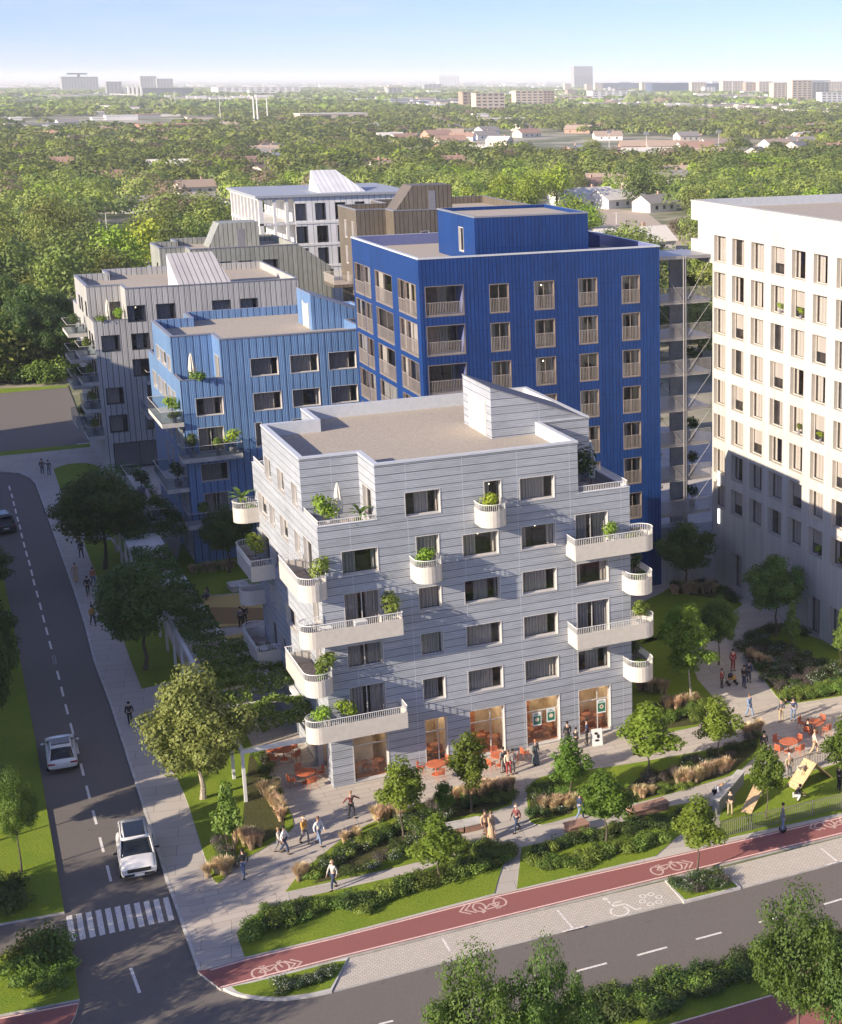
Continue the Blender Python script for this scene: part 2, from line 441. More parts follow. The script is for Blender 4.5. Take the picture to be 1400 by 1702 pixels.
def grass(name, c0, c1, sc=7.0):
    m, t, out = nodes_of(name)
    f = noise(t, sc * 1.2, 5, 0.8); f2 = noise(t, 0.5, 4, 0.6)
    c = ramp(t, f, [(0.25, c0), (0.75, c1)])
    c = mixc(t, math_n(t, 'MULTIPLY', math_n(t, 'SUBTRACT', f2, 0.35), 1.0), c, (c1[0] * 1.25, c1[1] * 0.92, c1[2]))
    bsdf(t, out, c, 0.9, bump=f, bstr=1.0, bdist=0.09, spec=0.15); return m
M['lawn'] = grass('lawn_grass', (0.085, 0.14, 0.010), (0.23, 0.33, 0.034))
M['soil'] = grass('planting_soil', (0.035, 0.035, 0.016), (0.09, 0.10, 0.035), 4)
def far_ground():
    m, t, out = nodes_of('suburb_ground')
    f = noise(t, 0.02, 6, 0.65); f2 = noise(t, 0.0035, 5, 0.6); f3 = noise(t, 0.25, 4, 0.6)
    c = ramp(t, f, [(0.34, (0.07, 0.095, 0.035)), (0.46, (0.14, 0.15, 0.07)), (0.54, (0.34, 0.30, 0.23)), (0.68, (0.60, 0.55, 0.47))])
    c = mixc(t, math_n(t, 'MULTIPLY', math_n(t, 'GREATER_THAN', f2, 0.60), 0.4), c, (0.055, 0.08, 0.035))
    c = mixc(t, math_n(t, 'MULTIPLY', f3, 0.35), c, (0.16, 0.16, 0.10))
    bsdf(t, out, c, 0.95); return m
M['far'] = far_ground()
M['sand'] = asphalt('sandy_yard', (0.30, 0.24, 0.18), (0.55, 0.46, 0.37))

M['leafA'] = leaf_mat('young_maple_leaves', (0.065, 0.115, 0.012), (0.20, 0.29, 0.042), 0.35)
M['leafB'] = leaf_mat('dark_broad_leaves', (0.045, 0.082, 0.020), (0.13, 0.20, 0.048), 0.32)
M['leafY'] = leaf_mat('pale_plane_leaves', (0.11, 0.14, 0.030), (0.27, 0.30, 0.085), 0.25, 0.8)
M['leafS'] = leaf_mat('shrub_leaves', (0.06, 0.10, 0.015), (0.18, 0.25, 0.045), 0.2, 0.8, 0.3)
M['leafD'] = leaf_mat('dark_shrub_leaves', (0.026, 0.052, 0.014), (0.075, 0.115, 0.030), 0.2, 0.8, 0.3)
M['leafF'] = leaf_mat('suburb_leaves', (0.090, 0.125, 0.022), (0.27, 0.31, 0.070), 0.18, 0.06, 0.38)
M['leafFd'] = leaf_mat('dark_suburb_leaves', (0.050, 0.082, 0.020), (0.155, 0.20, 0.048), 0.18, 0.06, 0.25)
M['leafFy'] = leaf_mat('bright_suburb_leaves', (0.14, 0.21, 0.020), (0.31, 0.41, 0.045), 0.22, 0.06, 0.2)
M['leafM'] = leaf_mat('mid_green_leaves', (0.042, 0.075, 0.014), (0.13, 0.19, 0.035), 0.28)
M['leafBr'] = leaf_mat('russet_leaves', (0.12, 0.085, 0.05), (0.28, 0.22, 0.15), 0.2, 0.06, 0.2)
M['straw'] = leaf_mat('straw_grass', (0.34, 0.25, 0.14), (0.68, 0.56, 0.38), 0.3, 1.5, 0.2)
M['flower'] = flat('white_blossom', (0.50, 0.48, 0.47), 0.7)
M['purple'] = leaf_mat('smoky_leaves', (0.07, 0.06, 0.055), (0.16, 0.14, 0.12), 0.2, 0.8)
# ================================================================== the setting: ground, roads, paving
def sheet(name, pts, z, mat, kind='structure'):
    me = pydata(name, [(x, y, z) for x, y in pts], [tuple(range(len(pts)))], [mat])
    if me.polygons[0].normal.z < 0: me.flip_normals()
    return tag(mkobj(name, me), kind=kind)
def area(pts): return sum(pts[i][0] * pts[(i + 1) % len(pts)][1] - pts[(i + 1) % len(pts)][0] * pts[i][1] for i in range(len(pts))) / 2
def ccw(pts): return pts if area(pts) > 0 else pts[::-1]
def slab(name, pts, z0, z1, mats, side=0, kind='structure'):
    mb = MB(); mb.prism(ccw(pts), z0, z1, 0, side=side)
    o = mb.build(name, mats); return tag(o, kind=kind)
def smooth_px(pts, n=4):
    out = []
    L = len(pts)
    for i in range(L - 1):
        p0 = pts[max(i - 1, 0)]; p1 = pts[i]; p2 = pts[i + 1]; p3 = pts[min(i + 2, L - 1)]
        for k in range(n):
            t = k / n
            out.append(tuple(0.5 * ((2 * p1[j]) + (-p0[j] + p2[j]) * t + (2 * p0[j] - 5 * p1[j] + 4 * p2[j] - p3[j]) * t * t + (-p0[j] + 3 * p1[j] - 3 * p2[j] + p3[j]) * t ** 3) for j in (0, 1)))
    out.append(pts[-1]); return out

# land out to the horizon
nseg = 48
gv = [(0, 0, -0.14)]; gf = []
rings = [300, 900, 3000, 12000, 45000]
for r in rings:
    for i in range(nseg):
        a = 2 * math.pi * i / nseg; gv.append((r * math.cos(a), r * math.sin(a), -0.14))
for i in range(nseg): gf.append((0, 1 + i, 1 + (i + 1) % nseg))
for k in range(len(rings) - 1):
    for i in range(nseg):
        a = 1 + k * nseg + i; b = 1 + k * nseg + (i + 1) % nseg
        gf.append((a, a + nseg, b + nseg, b))
tag(mkobj('ground', pydata('ground', gv, gf, [M['far']])), kind='structure')

EAST = [(30.6, 785.8), (49, 794), (58.8, 803.4), (80, 862), (101, 921), (122, 979.7), (141, 1041), (155, 1097), (182.5, 1170), (228.7, 1315), (252.5, 1390), (274, 1458.6), (328.6, 1614)]
CYT = [(350, 1610.7), (405, 1594.6), (561, 1557), (823, 1489), (1125, 1420.7), (1400, 1357), (1900, 1241)]   # upper edge of the cycle path
CYB = [(1900, 1262), (1400, 1387), (850, 1521.7), (578.6, 1589), (366, 1643.6)]
WEST = [(107, 1516), (78.6, 1350), (60, 1237.5), (37.5, 1117.5), (20, 1026.7), (7, 965.6), (-25, 870), (-150, 838)]
ISL = [(366, 1643.6), (380, 1648), (403.6, 1655), (457, 1660), (510.7, 1655), (551.8, 1646)]
PKB = [(551.8, 1646), (850, 1568), (1101.5, 1505), (1229, 1475.7), (1400, 1430.5), (1900, 1300)]
ROADL = [(2000, 1405), (1400, 1552), (1019, 1645), (700, 1728), (500, 1790)]
ASP = [(-150, 778), (0, 783.4)] + EAST + ISL + PKB[1:] + ROADL + [(110, 1880), (117, 1702), (126, 1684), (131, 1665.7), (133, 1661), (117, 1561), (0, 1588.6), (-200, 1625), (-200, 1566), (0, 1535.7)] + WEST
sheet('road', G(ASP), -0.125, M['asphalt'])
# pavement platform with its kerb
back = [(100.0, 86.0), (100.0, 150.0), (66, 200.0), (17, 197.0)]
pav = G([(-150, 778), (0, 783.4)] + EAST + [(366, 1643.6)] + CYB[::-1][1:]) + back + G([(150, 742), (0, 757), (-150, 768)])
slab('pavement', pav, -0.13, 0.0, [M['slab'], M['conc']], side=1)
# pale kerb line along the street and the west verge
def strip(name, px, w, z0, z1, mat, inward=1):
    P = G(px); mb = MB()
    for i in range(len(P) - 1):
        a = Vector(P[i]); b = Vector(P[i + 1]); d = (b - a).normalized(); n = Vector((-d.y, d.x)) * w * inward
        mb.prism(ccw([tuple(a), tuple(b), tuple(b + n), tuple(a + n)]), z0, z1)
    return tag(mb.build(name, mat), kind='structure')
strip('kerb', EAST, 0.16, -0.12, 0.012, M['conc'])
# the plaza in front of the block is laid in smaller slabs
PLZ = [(436, 1512), (328.6, 1560), (300, 1462), (357, 1470), (400, 1450), (440, 1415), (490, 1372), (480, 1340), (455, 1300), (410, 1222), (520, 1180), (560, 1300), (1052, 1198), (1400, 1155), (1400, 1255), (1270, 1262), (1183, 1246), (1017, 1278), (880, 1310), (855, 1308), (690, 1338), (575, 1390), (500, 1450), (476, 1486)]
sheet('plaza', G(PLZ), 0.004, M['slab2'])
# cycle path and its lines
sheet('cycle_path', G([(328.6, 1614)] + CYT + CYB), 0.008, M['redpath'])
def lines_on(name, pairs, w, z, mat, seg=1):
    mb = MB()
    for a, b in pairs:
        A = Vector(at(*a)[:2]); B = Vector(at(*b)[:2]); d = (B - A).normalized(); n = Vector((-d.y, d.x)) * w / 2
        mb.quad((*(A - n), z), (*(B - n), z), (*(B + n), z), (*(A + n), z))
    me = mb.mesh(name, mat)
    for p in me.polygons:
        if p.normal.z < 0: me.flip_normals(); break
    return tag(mkobj(name, me), kind='structure')
def off(px, d): return [(u, v + d) for u, v in px]
U = off(CYT, 2.2); Lw = off(CYB, -2.2)
lines_on('road_marking', [(U[i], U[i + 1]) for i in range(len(U) - 1)] + [(Lw[i], Lw[i + 1]) for i in range(len(Lw) - 1)], 0.11, 0.014, M['markp'])
# parking bays in pale setts, islands
PARK = [(578.6, 1592.9), (850, 1525), (1105, 1464), (1197.7, 1443), (1400, 1391), (1900, 1266), (1900, 1300), (1400, 1430.5), (1229, 1475.7), (1101.5, 1505), (850, 1568), (553.6, 1646.4)]
slab('parking_bay', G(PARK), -0.13, -0.03, [M['cobbles'], M['conc']], side=1)
ISLP = smooth_px([(385, 1641), (403.6, 1652.5), (457, 1658), (510.7, 1652.5), (549, 1644)], 3) + [(576, 1597.5), (556, 1600), (493, 1616.5), (421, 1634)]
isl1 = slab('traffic_island', G([(371, 1643)] + smooth_px([(380, 1648), (403.6, 1655.5), (457, 1661), (510.7, 1656), (551.8, 1647.5)], 3) + [(579, 1592)]), -0.12, 0.03, [M['conc']])
sheet('lawn', G(ISLP), 0.036, M['lawn'])
slab('traffic_island', G([(1105.4, 1464), (1197.7, 1442.5), (1232, 1475.5), (1136.8, 1499.5)]), -0.12, 0.03, [M['conc']])
sheet('lawn', G([(1110, 1466), (1196, 1446), (1226, 1474.5), (1139, 1496.5)]), 0.036, M['lawn'])
lines_on('road_marking', [((735.7, 1559), (748, 1580)), ((926.6, 1512), (953, 1543)), ((1364.7, 1409), (1394, 1432.5)), ((935, 1548), (972, 1539)), ((1375, 1437), (1400, 1430.5))], 0.12, -0.024, M['mark'])
# verges and lawns
slab('verge', G(WEST + [(-400, 850), (-500, 1640), (-200, 1566), (0, 1535.7)]), -0.13, 0.02, [M['lawn'], M['conc']], side=1)
slab('verge', G([(0, 1588.6), (117, 1566), (133, 1661), (0, 1687), (-300, 1745), (-300, 1645)]), -0.13, 0.02, [M['lawn'], M['conc']], side=1)
slab('cycle_path', G([(0, 1691), (131, 1665.7), (126, 1684), (117, 1702), (90, 1790), (-300, 1860), (-300, 1749)]), -0.13, 0.0, [M['redpath'], M['conc']], side=1)
lines_on('road_marking', [((-100, 1713), (130, 1668))], 0.11, 0.008, M['markp'])
slab('verge', G([(2000, 1407), (1400, 1554), (1019, 1647), (700, 1730), (500, 1792), (400, 1990), (2000, 1990)]), -0.13, 0.02, [M['lawn'], M['conc']], side=1)
sheet('cycle_path', G([(1030, 1726), (1121, 1701), (1266, 1659), (1400, 1619), (2000, 1440), (2000, 1530), (1400, 1712), (1030, 1810)]), 0.028, M['redpath'])
lines_on('road_marking', [((1060, 1719), (1121, 1702.5)), ((1121, 1702.5), (1266, 1660.5)), ((1266, 1660.5), (1400, 1620.5))], 0.11, 0.034, M['markp'])

LAWNS = dict(
 street=[(89, 780), (113, 771.7), (153, 771.7), (172, 790), (197, 870), (215, 930), (180, 888), (139, 886), (110, 838)],
 street2=[(141, 907), (139, 896), (185, 898), (222, 950), (262, 1020), (305, 1110), (290, 1132), (236, 1146), (217.5, 1100), (195, 1035), (165, 970)],
 planefoot=[(304, 1315), (275, 1240), (300, 1200), (385, 1195), (410, 1222), (422.5, 1247.5), (457.5, 1307.5), (480, 1345), (488, 1367.5), (482.5, 1382.5), (432, 1415), (397, 1435), (371, 1463), (357.5, 1467), (343, 1433), (317, 1350)],
 wedge=[(474, 1484), (500, 1450), (575, 1390), (612, 1371), (690, 1340), (740, 1323), (800, 1308), (855, 1307), (851, 1339), (800, 1357), (745, 1367), (715, 1385), (725, 1410), (700, 1433), (650, 1445)],
 front=[(393, 1552), (402, 1540), (436, 1512), (521, 1489), (700, 1448), (775, 1418), (845, 1416), (828.6, 1461), (822, 1486), (561, 1554.5), (407, 1592)],
 hedge=[(867.5, 1409), (859, 1479), (1090, 1424), (1126, 1392), (1210, 1345), (1145, 1335), (1114, 1341), (1050, 1362), (975, 1385)],
 mid=[(880, 1365), (878, 1310), (915, 1288), (1017, 1275), (1183, 1246), (1237, 1232), (1270, 1218), (1262, 1250), (1237, 1276), (1214, 1290), (1150, 1310), (1060, 1335), (960, 1356), (900, 1372)],
 dog=[(1197, 1397), (1185, 1375), (1240, 1287), (1300, 1295), (1400, 1268), (1500, 1240), (1520, 1320), (1400, 1352)],
 east=[(1052, 1196), (1051, 1080), (1080, 1060), (1135, 1062), (1160, 1130), (1190, 1164), (1160, 1208), (1114, 1218)],
 court=[(1102, 985), (1130, 965), (1190, 972), (1235, 1005), (1218, 1018), (1190, 1045), (1140, 1050), (1055, 1075), (1050, 1010)],
 south=[(1226, 1071), (1250, 1055), (1300, 1042), (1400, 1075), (1500, 1120), (1500, 1130), (1400, 1158), (1303, 1173), (1289, 1156)],
 back=[(300, 905), (420, 890), (440, 985), (398, 986), (327, 992), (290, 960)],
)
for k, p in LAWNS.items():
    P = smooth_px(p + [p[0]], 3)[:-1] if k in ('street', 'planefoot', 'mid') else p
    slab('lawn', G(P), 0.0, 0.035, [M['lawn'], M['conc']], side=1)
# soil under the planted beds
BEDS = [[(520, 1470), (600, 1405), (690, 1345), (712, 1365), (640, 1420), (560, 1462)], [(745, 1362), (760, 1322), (850, 1309), (846, 1337), (800, 1352)],
        [(882, 1363), (880, 1312), (912, 1300), (960, 1335), (950, 1354)], [(1020, 1330), (1060, 1295), (1185, 1255), (1262, 1222), (1258, 1248), (1212, 1288), (1060, 1333)],
        [(1090, 1215), (1060, 1192), (1080, 1170), (1190, 1166), (1158, 1205)], [(1230, 1072), (1255, 1060), (1400, 1110), (1400, 1156), (1305, 1170), (1290, 1153)],
        [(1112, 985), (1140, 970), (1200, 975), (1225, 1000)], [(415, 1250), (455, 1310), (478, 1345), (470, 1385), (420, 1410), (400, 1400)]]
for b in BEDS: sheet('planting_bed', G(b), 0.042, M['soil'])
# courtyard play surface in ochre waves
m, t, out = nodes_of('ochre_play_rubber')
g_, sp_ = coords(t)
sw = math_n(t, 'SINE', math_n(t, 'ADD', math_n(t, 'MULTIPLY', sp_.outputs[1], 0.62), math_n(t, 'MULTIPLY', math_n(t, 'SINE', math_n(t, 'MULTIPLY', sp_.outputs[0], 0.28)), 1.3)))
bsdf(t, out, mixc(t, math_n(t, 'GREATER_THAN', sw, 0.15), (0.50, 0.36, 0.12), (0.25, 0.155, 0.06)), 0.9)
sheet('play_surface', G([(327, 994), (398, 988), (460, 982), (470, 1025), (404, 1039), (353, 1046)]), 0.05, m)
sheet('play_surface', G([(372, 1067), (366, 1060), (420, 1050), (440, 1058)]), 0.05, m)
# dark open yard at the street's far end and the field beyond
slab('yard', G([(-200, 660), (0, 652), (113, 642), (150, 738), (0, 752), (-200, 765)]), -0.13, -0.05, [M['asphalt']])
sheet('grass_strip', G([(-200, 640), (0, 645), (113, 640), (113, 643), (0, 653), (-200, 662)]), -0.04, M['lawn'])
sheet('grass_strip', G([(-200, 765), (0, 751), (150, 737), (150, 743), (0, 758), (-200, 772)]), 0.02, M['lawn'])
sheet('footpath', G([(139, 895), (139, 884), (185, 886), (190, 897)]), 0.006, M['slab2'])

# street markings
def street_dir(u, v):
    a = at(u, v); b = at(u + 2.8, v + 10); d = (b - a)[:2]; return d / np.linalg.norm(d)
dash = [(67, 465), (84, 520), (97, 575), (110, 628), (124, 685), (140, 740), (153, 800), (170, 865), (187, 930), (206, 993), (224, 1063), (239, 1130), (262, 1213), (285, 1300), (307, 1388), (330, 1475), (355, 1573), (385, 1675)]
cent = [(x / 4.254, 700 + y / 4.254) for x, y in dash] + [(x / 4, 1050 + y / 4) for x, y in [(358, 178), (386, 280), (413, 388), (442, 505), (476, 632), (511, 762), (545, 905), (584, 1055), (628, 1222)]] + [(x / 3.5, 1350 + y / 3.5) for x, y in [(590, 178), (633, 345), (785, 965)]]
mb = MB()
for i, (u, v) in enumerate(cent):
    c = at(u, v)[:2]; nu = cent[min(i + 1, len(cent) - 1)]; pu = cent[max(i - 1, 0)]
    d = at(*nu)[:2] - at(*pu)[:2]; d = d / np.linalg.norm(d)
    if i == len(cent) - 1: d = np.array([0.03, -1.0])
    L = 1.0 if i < len(cent) - 1 else 1.25
    n = np.array([-d[1], d[0]]) * 0.075
    a = c - d * L; b = c + d * L
    mb.quad((*(a - n), -0.119), (*(b - n), -0.119), (*(b + n), -0.119), (*(a + n), -0.119))
for i in range(11):
    f = i / 10
    a = at(114.3 + f * 160.5, 1518.6 - f * 30)[:2]; b = at(121.5 + f * 163, 1561.5 - f * 35)[:2]
    n = np.array([0.145, 0.014])
    mb.quad((*(a - n), -0.119), (*(b - n), -0.119), (*(b + n), -0.119), (*(a + n), -0.119))
for (a, b) in [((630, 1699), (653.6, 1693)), ((958, 1611), (1009, 1597.5)), ((1059.4, 1584.6), (1109, 1571)), ((1157, 1558), (1200, 1546.5)), ((1262, 1530), (1300, 1519)), ((1370, 1500), (1400, 1491)), ((860, 1637), (905, 1625)), ((745, 1668), (795, 1655))]:
    A = at(*a)[:2]; B = at(*b)[:2]; d = (B - A) / np.linalg.norm(B - A); n = np.array([-d[1], d[0]]) * 0.075
    mb.quad((*(A - n), -0.119), (*(B - n), -0.119), (*(B + n), -0.119), (*(A + n), -0.119))
tag(mb.build('road_marking', M['mark']), kind='structure')

# painted symbols: drawn in a local frame (x along the path, y across), then laid on the ground
def symbol(name, center, along, shapes, z, mat, s=1.0):
    c = at(*center)[:2]; d = at(*along)[:2] - c; d = d / np.linalg.norm(d); n = np.array([-d[1], d[0]])
    mb = MB()
    for pl, w, closed in shapes:
        pts = [c + d * (x * s) + n * (y * s) for x, y in pl]
        m_ = len(pts)
        for i in range(m_ if closed else m_ - 1):
            a = pts[i]; b = pts[(i + 1) % m_]; e = (b - a) / (np.linalg.norm(b - a) + 1e-9); q = np.array([-e[1], e[0]]) * w / 2 * s
            a2 = a - e * w * 0.25; b2 = b + e * w * 0.25
            zz = z + 0.0004 * (i % 3)
            mb.quad((*(a2 - q), zz), (*(b2 - q), zz), (*(b2 + q), zz), (*(a2 + q), zz))
    return tag(mb.build(name, mat), kind='structure')
def ring(cx, cy, rx, ry, n=14, a0=0, a1=360): return [(cx + rx * math.cos(R(a0 + (a1 - a0) * i / n)), cy + ry * math.sin(R(a0 + (a1 - a0) * i / n))) for i in range(n + (0 if a1 - a0 >= 360 else 1))]
BIKE = [(ring(-0.62, 0, 0.34, 0.5), 0.11, True), (ring(0.62, 0, 0.34, 0.5), 0.11, True),
        ([(-0.62, 0), (-0.05, -0.05), (0.50, 0.42), (-0.28, 0.40), (-0.62, 0)], 0.10, False), ([(-0.05, -0.05), (-0.33, 0.55)], 0.10, False), ([(-0.45, 0.58), (-0.2, 0.58)], 0.10, False),
        ([(0.62, 0), (0.46, 0.60), (0.66, 0.66)], 0.10, False)]
CHEV = [([(-0.25, 0.75), (0.45, 0.0), (-0.25, -0.75)], 0.16, False), ([(0.25, 0.75), (0.95, 0.0), (0.25, -0.75)], 0.16, False)]
mk = flat('cream_road_paint', (0.53, 0.37, 0.32), 0.7, var=0.12, scale=8)
for (c, a, ch, cha) in [((450, 1613), (500, 1600), (482, 1604.5), (530, 1592)), ((814, 1504), (764, 1517), (782, 1511.5), (732, 1524)), ((1108, 1444), (1158, 1432), (1136, 1438), (1180, 1427)), ((1392, 1366), (1342, 1378), (1361, 1373.5), (1311, 1386))]:
    symbol('cycle_symbol', c, a, BIKE, 0.013, mk, 0.95)
    symbol('arrow_marking', ch, cha, CHEV, 0.013, mk, 0.62)
WCH = [(ring(-0.15, -0.35, 0.42, 0.42, 12, 120, 400), 0.11, False), ([(-0.25, 0.75), (-0.18, 0.15), (0.35, 0.15), (0.6, -0.6), (0.85, -0.55)], 0.12, False), ([(-0.2, 0.45), (0.3, 0.45)], 0.1, False), (ring(-0.28, 0.98, 0.08, 0.08, 8), 0.13, True)]
symbol('wheelchair_symbol', (1030, 1507), (1060, 1499), WCH, -0.024, flat('worn_white_paint', (0.66, 0.62, 0.55), 0.8, var=0.1, scale=6), 1.15)
for k in range(6):
    pass
symbol('floral_symbol', (1082, 1494), (1112, 1486), [(ring(0.45 * math.cos(a), 0.5 * math.sin(a), 0.16, 0.16, 8), 0.07, True) for a in [R(60 * i) for i in range(6)]], -0.024, MATS['worn_white_paint'], 1.1)
# ================================================================== building tools
class Bld:
    def __init__(s, name, base, label, cat, group=None):
        s.root = empty(name, base, label, cat, group); s.base = Vector(base); s.wins = []; s.placed = []
    def part(s, mb, name, mats, parent=None, label=None):
        o = mb.build(name, mats, s.root, loc=tuple(-s.base))
        return tag(o, label)
FACE_ANG = {'F': 0.0, 'L': -math.pi / 2, 'R': math.pi / 2, 'B': math.pi}
def wall_cells(mb, p0, p1, z0, z1, holes, mi=0, rev=0.0, rmi=1):
    """vertical wall from p0 to p1 (outward normal to the right of travel) with rectangular openings (s0,s1,za,zb)"""
    p0 = np.array(p0, float); p1 = np.array(p1, float); L = np.linalg.norm(p1 - p0); u = (p1 - p0) / L
    ss = sorted({0.0, L} | {min(max(h[0], 0), L) for h in holes} | {min(max(h[1], 0), L) for h in holes})
    P = lambda s_, z: (p0[0] + u[0] * s_, p0[1] + u[1] * s_, z)
    for i in range(len(ss) - 1):
        a, b = ss[i], ss[i + 1]
        if b - a < 1e-5: continue
        mid = (a + b) / 2
        hs = sorted([(h[2], h[3]) for h in holes if h[0] < mid < h[1]])
        z = z0
        for (ha, hb) in hs:
            if ha > z + 1e-5: mb.quad(P(a, z), P(b, z), P(b, ha), P(a, ha), mi)
            z = max(z, hb)
        if z < z1 - 1e-5: mb.quad(P(a, z), P(b, z), P(b, z1), P(a, z1), mi)
def facing(d):
    if abs(d[0]) > abs(d[1]): return 'F' if d[0] > 0 else 'B'
    return 'R' if d[1] > 0 else 'L'
def ext_walls(mb, poly, z0, z1, wins, mi=0, used=None):
    """poly is counter-clockwise, axis-aligned; wins: (face, plane, a0, a1, za, zb, kind)"""
    n = len(poly)
    for i in range(n):
        p0, p1 = poly[i], poly[(i + 1) % n]
        d = (p1[0] - p0[0], p1[1] - p0[1]); fc = facing(d); holes = []
        for w in wins:
            if w[0] != fc: continue
            if fc in 'FB':
                if abs(w[1] - p0[1]) > 0.02: continue
                lo, hi = sorted((p0[0], p1[0]))
            else:
                if abs(w[1] - p0[0]) > 0.02: continue
                lo, hi = sorted((p0[1], p1[1]))
            if w[2] < lo + 0.02 or w[3] > hi - 0.02 or w[4] < z0 - 0.01 or w[5] > z1 + 0.01: continue
            if fc == 'F': h = (w[2] - p0[0], w[3] - p0[0])
            elif fc == 'B': h = (p0[0] - w[3], p0[0] - w[2])
            elif fc == 'R': h = (w[2] - p0[1], w[3] - p0[1])
            else: h = (p0[1] - w[3], p0[1] - w[2])
            holes.append((h[0], h[1], w[4], w[5]))
            if used is not None and w not in used: used.append(w)
        wall_cells(mb, p0, p1, z0, z1, holes, mi)
def offset_in(poly, t):
    n = len(poly); out = []
    for i in range(n):
        p, q, r_ = poly[i - 1], poly[i], poly[(i + 1) % n]
        d1 = Vector((q[0] - p[0], q[1] - p[1])).normalized(); d2 = Vector((r_[0] - q[0], r_[1] - q[1])).normalized()
        n1 = Vector((-d1.y, d1.x)); n2 = Vector((-d2.y, d2.x))
        if abs(d1.dot(d2)) > 0.999: o = n1
        else: o = n1 + n2
        out.append((q[0] + o.x * t, q[1] + o.y * t))
    return out
def roof_tray(mbp, mbf, poly, ztop, depth, t=0.3, cop=0.03):
    """parapet ring, lining and floor. mbp: parapet mesh, mbf: floor mesh"""
    inn = offset_in(poly, t); out = offset_in(poly, -0.04); n = len(poly)
    for i in range(n):
        j = (i + 1) % n
        a, b, c, d = out[i], out[j], inn[j], inn[i]
        mbp.quad((*a, ztop + cop), (*b, ztop + cop), (*c, ztop + cop), (*d, ztop + cop), 1)
        mbp.quad((*a, ztop - 0.09), (*b, ztop - 0.09), (*b, ztop + cop), (*a, ztop + cop), 1)
        mbp.quad((*poly[i], ztop - 0.09), (*poly[j], ztop - 0.09), (*b, ztop - 0.09), (*a, ztop - 0.09), 1)
        mbp.quad((*c, ztop - depth), (*d, ztop - depth), (*d, ztop + cop), (*c, ztop + cop), 0)
    mbf.poly([(*p, ztop - depth) for p in inn])
RND = random.Random(7)
WKIT = {}
def wkit(w, h, depth, fmat, kind):
    key = (round(w, 1), round(h, 1), depth, fmat, kind)
    if key in WKIT: return WKIT[key]
    w, h = round(w, 1), round(h, 1)
    rr = random.Random(hash((key[0], key[1], kind, fmat)) & 0xffff if False else int(w * 1000 + h * 77) + sum(map(ord, kind + fmat)))
    f = MB(); t = 0.06; D = depth
    # reveal lining (unit: local x along wall, y into the wall, z up)
    f.box(-0.05, 0.0, -0.02, D, -0.05, h + 0.05); f.box(w, w + 0.05, -0.02, D, -0.05, h + 0.05)
    f.box(0, w, -0.02, D, -0.05, 0.0); f.box(0, w, -0.02, D, h, h + 0.05)
    # sash
    y0, y1 = D - 0.10, D - 0.04
    f.box(0, t, y0, y1, 0, h); f.box(w - t, w, y0, y1, 0, h); f.box(t, w - t, y0, y1, 0, t); f.box(t, w - t, y0, y1, h - t, h)
    mull = []
    if kind in ('door', 'mull', 'rail') or w > 2.6: mull = [w * 0.5]
    if kind == 'cafe': mull = [w * 0.62]
    if kind in ('pane', 'loggia'): mull = []
    for mx in mull: f.box(mx - t / 2, mx + t / 2, y0, y1, t, h - t)
    if kind in ('cafe', 'shopdoor'): f.box(t, w - t, y0, y1, h * 0.70, h * 0.70 + t)
    g = MB(); g.quad((t, D - 0.07, t), (w - t, D - 0.07, t), (w - t, D - 0.07, h - t), (t, D - 0.07, h - t))
    rm = MB(); dp = D + (2.6 if kind in ('cafe', 'shopdoor') else 1.5)
    e = 0.02
    rm.quad((0, dp, 0), (0, dp, h), (w, dp, h), (w, dp, 0), 0)
    rm.quad((-.05, D, 0), (-.05, D, h), (0, dp, h), (0, dp, 0), 0)
    rm.quad((w + .05, D, 0), (w, dp, 0), (w, dp, h), (w + .05, D, h), 0)
    rm.quad((0, D, e), (w, D, e), (w, dp, e), (0, dp, e), 1)
    rm.quad((0, D, h - e), (0, dp, h - e), (w, dp, h - e), (w, D, h - e), 0)
    # something in the room
    if kind in ('cafe', 'shopdoor'):
        for k in range(3 if w > 2 else 2):
            cx = w * (0.25 + 0.5 * k / 1.0 if w <= 2 else 0.2 + 0.3 * k); cy = D + 0.7 + 0.5 * (k % 2)
            rm.tube((cx, cy, 0.72), (cx, cy, 0.76), 0.38, 0.38, 10, 2); rm.tube((cx, cy, 0.02), (cx, cy, 0.72), 0.03, 0.03, 5, 2)
            for q in range(3):
                a = q * 2.1 + k; x, y = cx + 0.5 * math.cos(a), cy + 0.5 * math.sin(a)
                rm.box(x - .18, x + .18, y - .18, y + .18, 0.42, 0.46, 2); rm.box(x - .18, x + .18, y + .14, y + .18, 0.46, 0.85, 2)
                for sx in (-.16, .16):
                    for sy in (-.16, .16): rm.box(x + sx - .015, x + sx + .015, y + sy - .015, y + sy + .015, 0.02, 0.42, 2)
        rm.box(0.1, w * 0.5, dp - 0.35, dp - 0.1, 0.02, 2.0, 1)
        for k in range(4): rm.box(0.1, w * 0.5, dp - 0.42, dp - 0.34, 0.5 + 0.4 * k, 0.53 + 0.4 * k, 2)
    elif kind != 'blind' and h > 0.8:
        rm.box(w * 0.55, w * 0.9, dp - 0.5, dp - 0.05, 0.02, min(h * 0.5, 1.0), 1)
        rm.box(w * 0.2, w * 0.45, dp - 0.06, dp - 0.03, h * 0.45, h * 0.75, 1)
    cus = []
    def curtain(x0, x1, mi=0):
        cu = MB(); cus.append(cu)
        n = max(4, int((x1 - x0) / 0.07)); yb = D + 0.16
        for i in range(n):
            xa = x0 + (x1 - x0) * i / n; xb = x0 + (x1 - x0) * (i + 1) / n
            ya = yb + 0.05 * math.sin(i * 2.1); yb2 = yb + 0.05 * math.sin((i + 1) * 2.1)
            cu.quad((xa, ya, 0.03), (xb, yb2, 0.03), (xb, yb2, h - 0.03), (xa, ya, h - 0.03), mi)
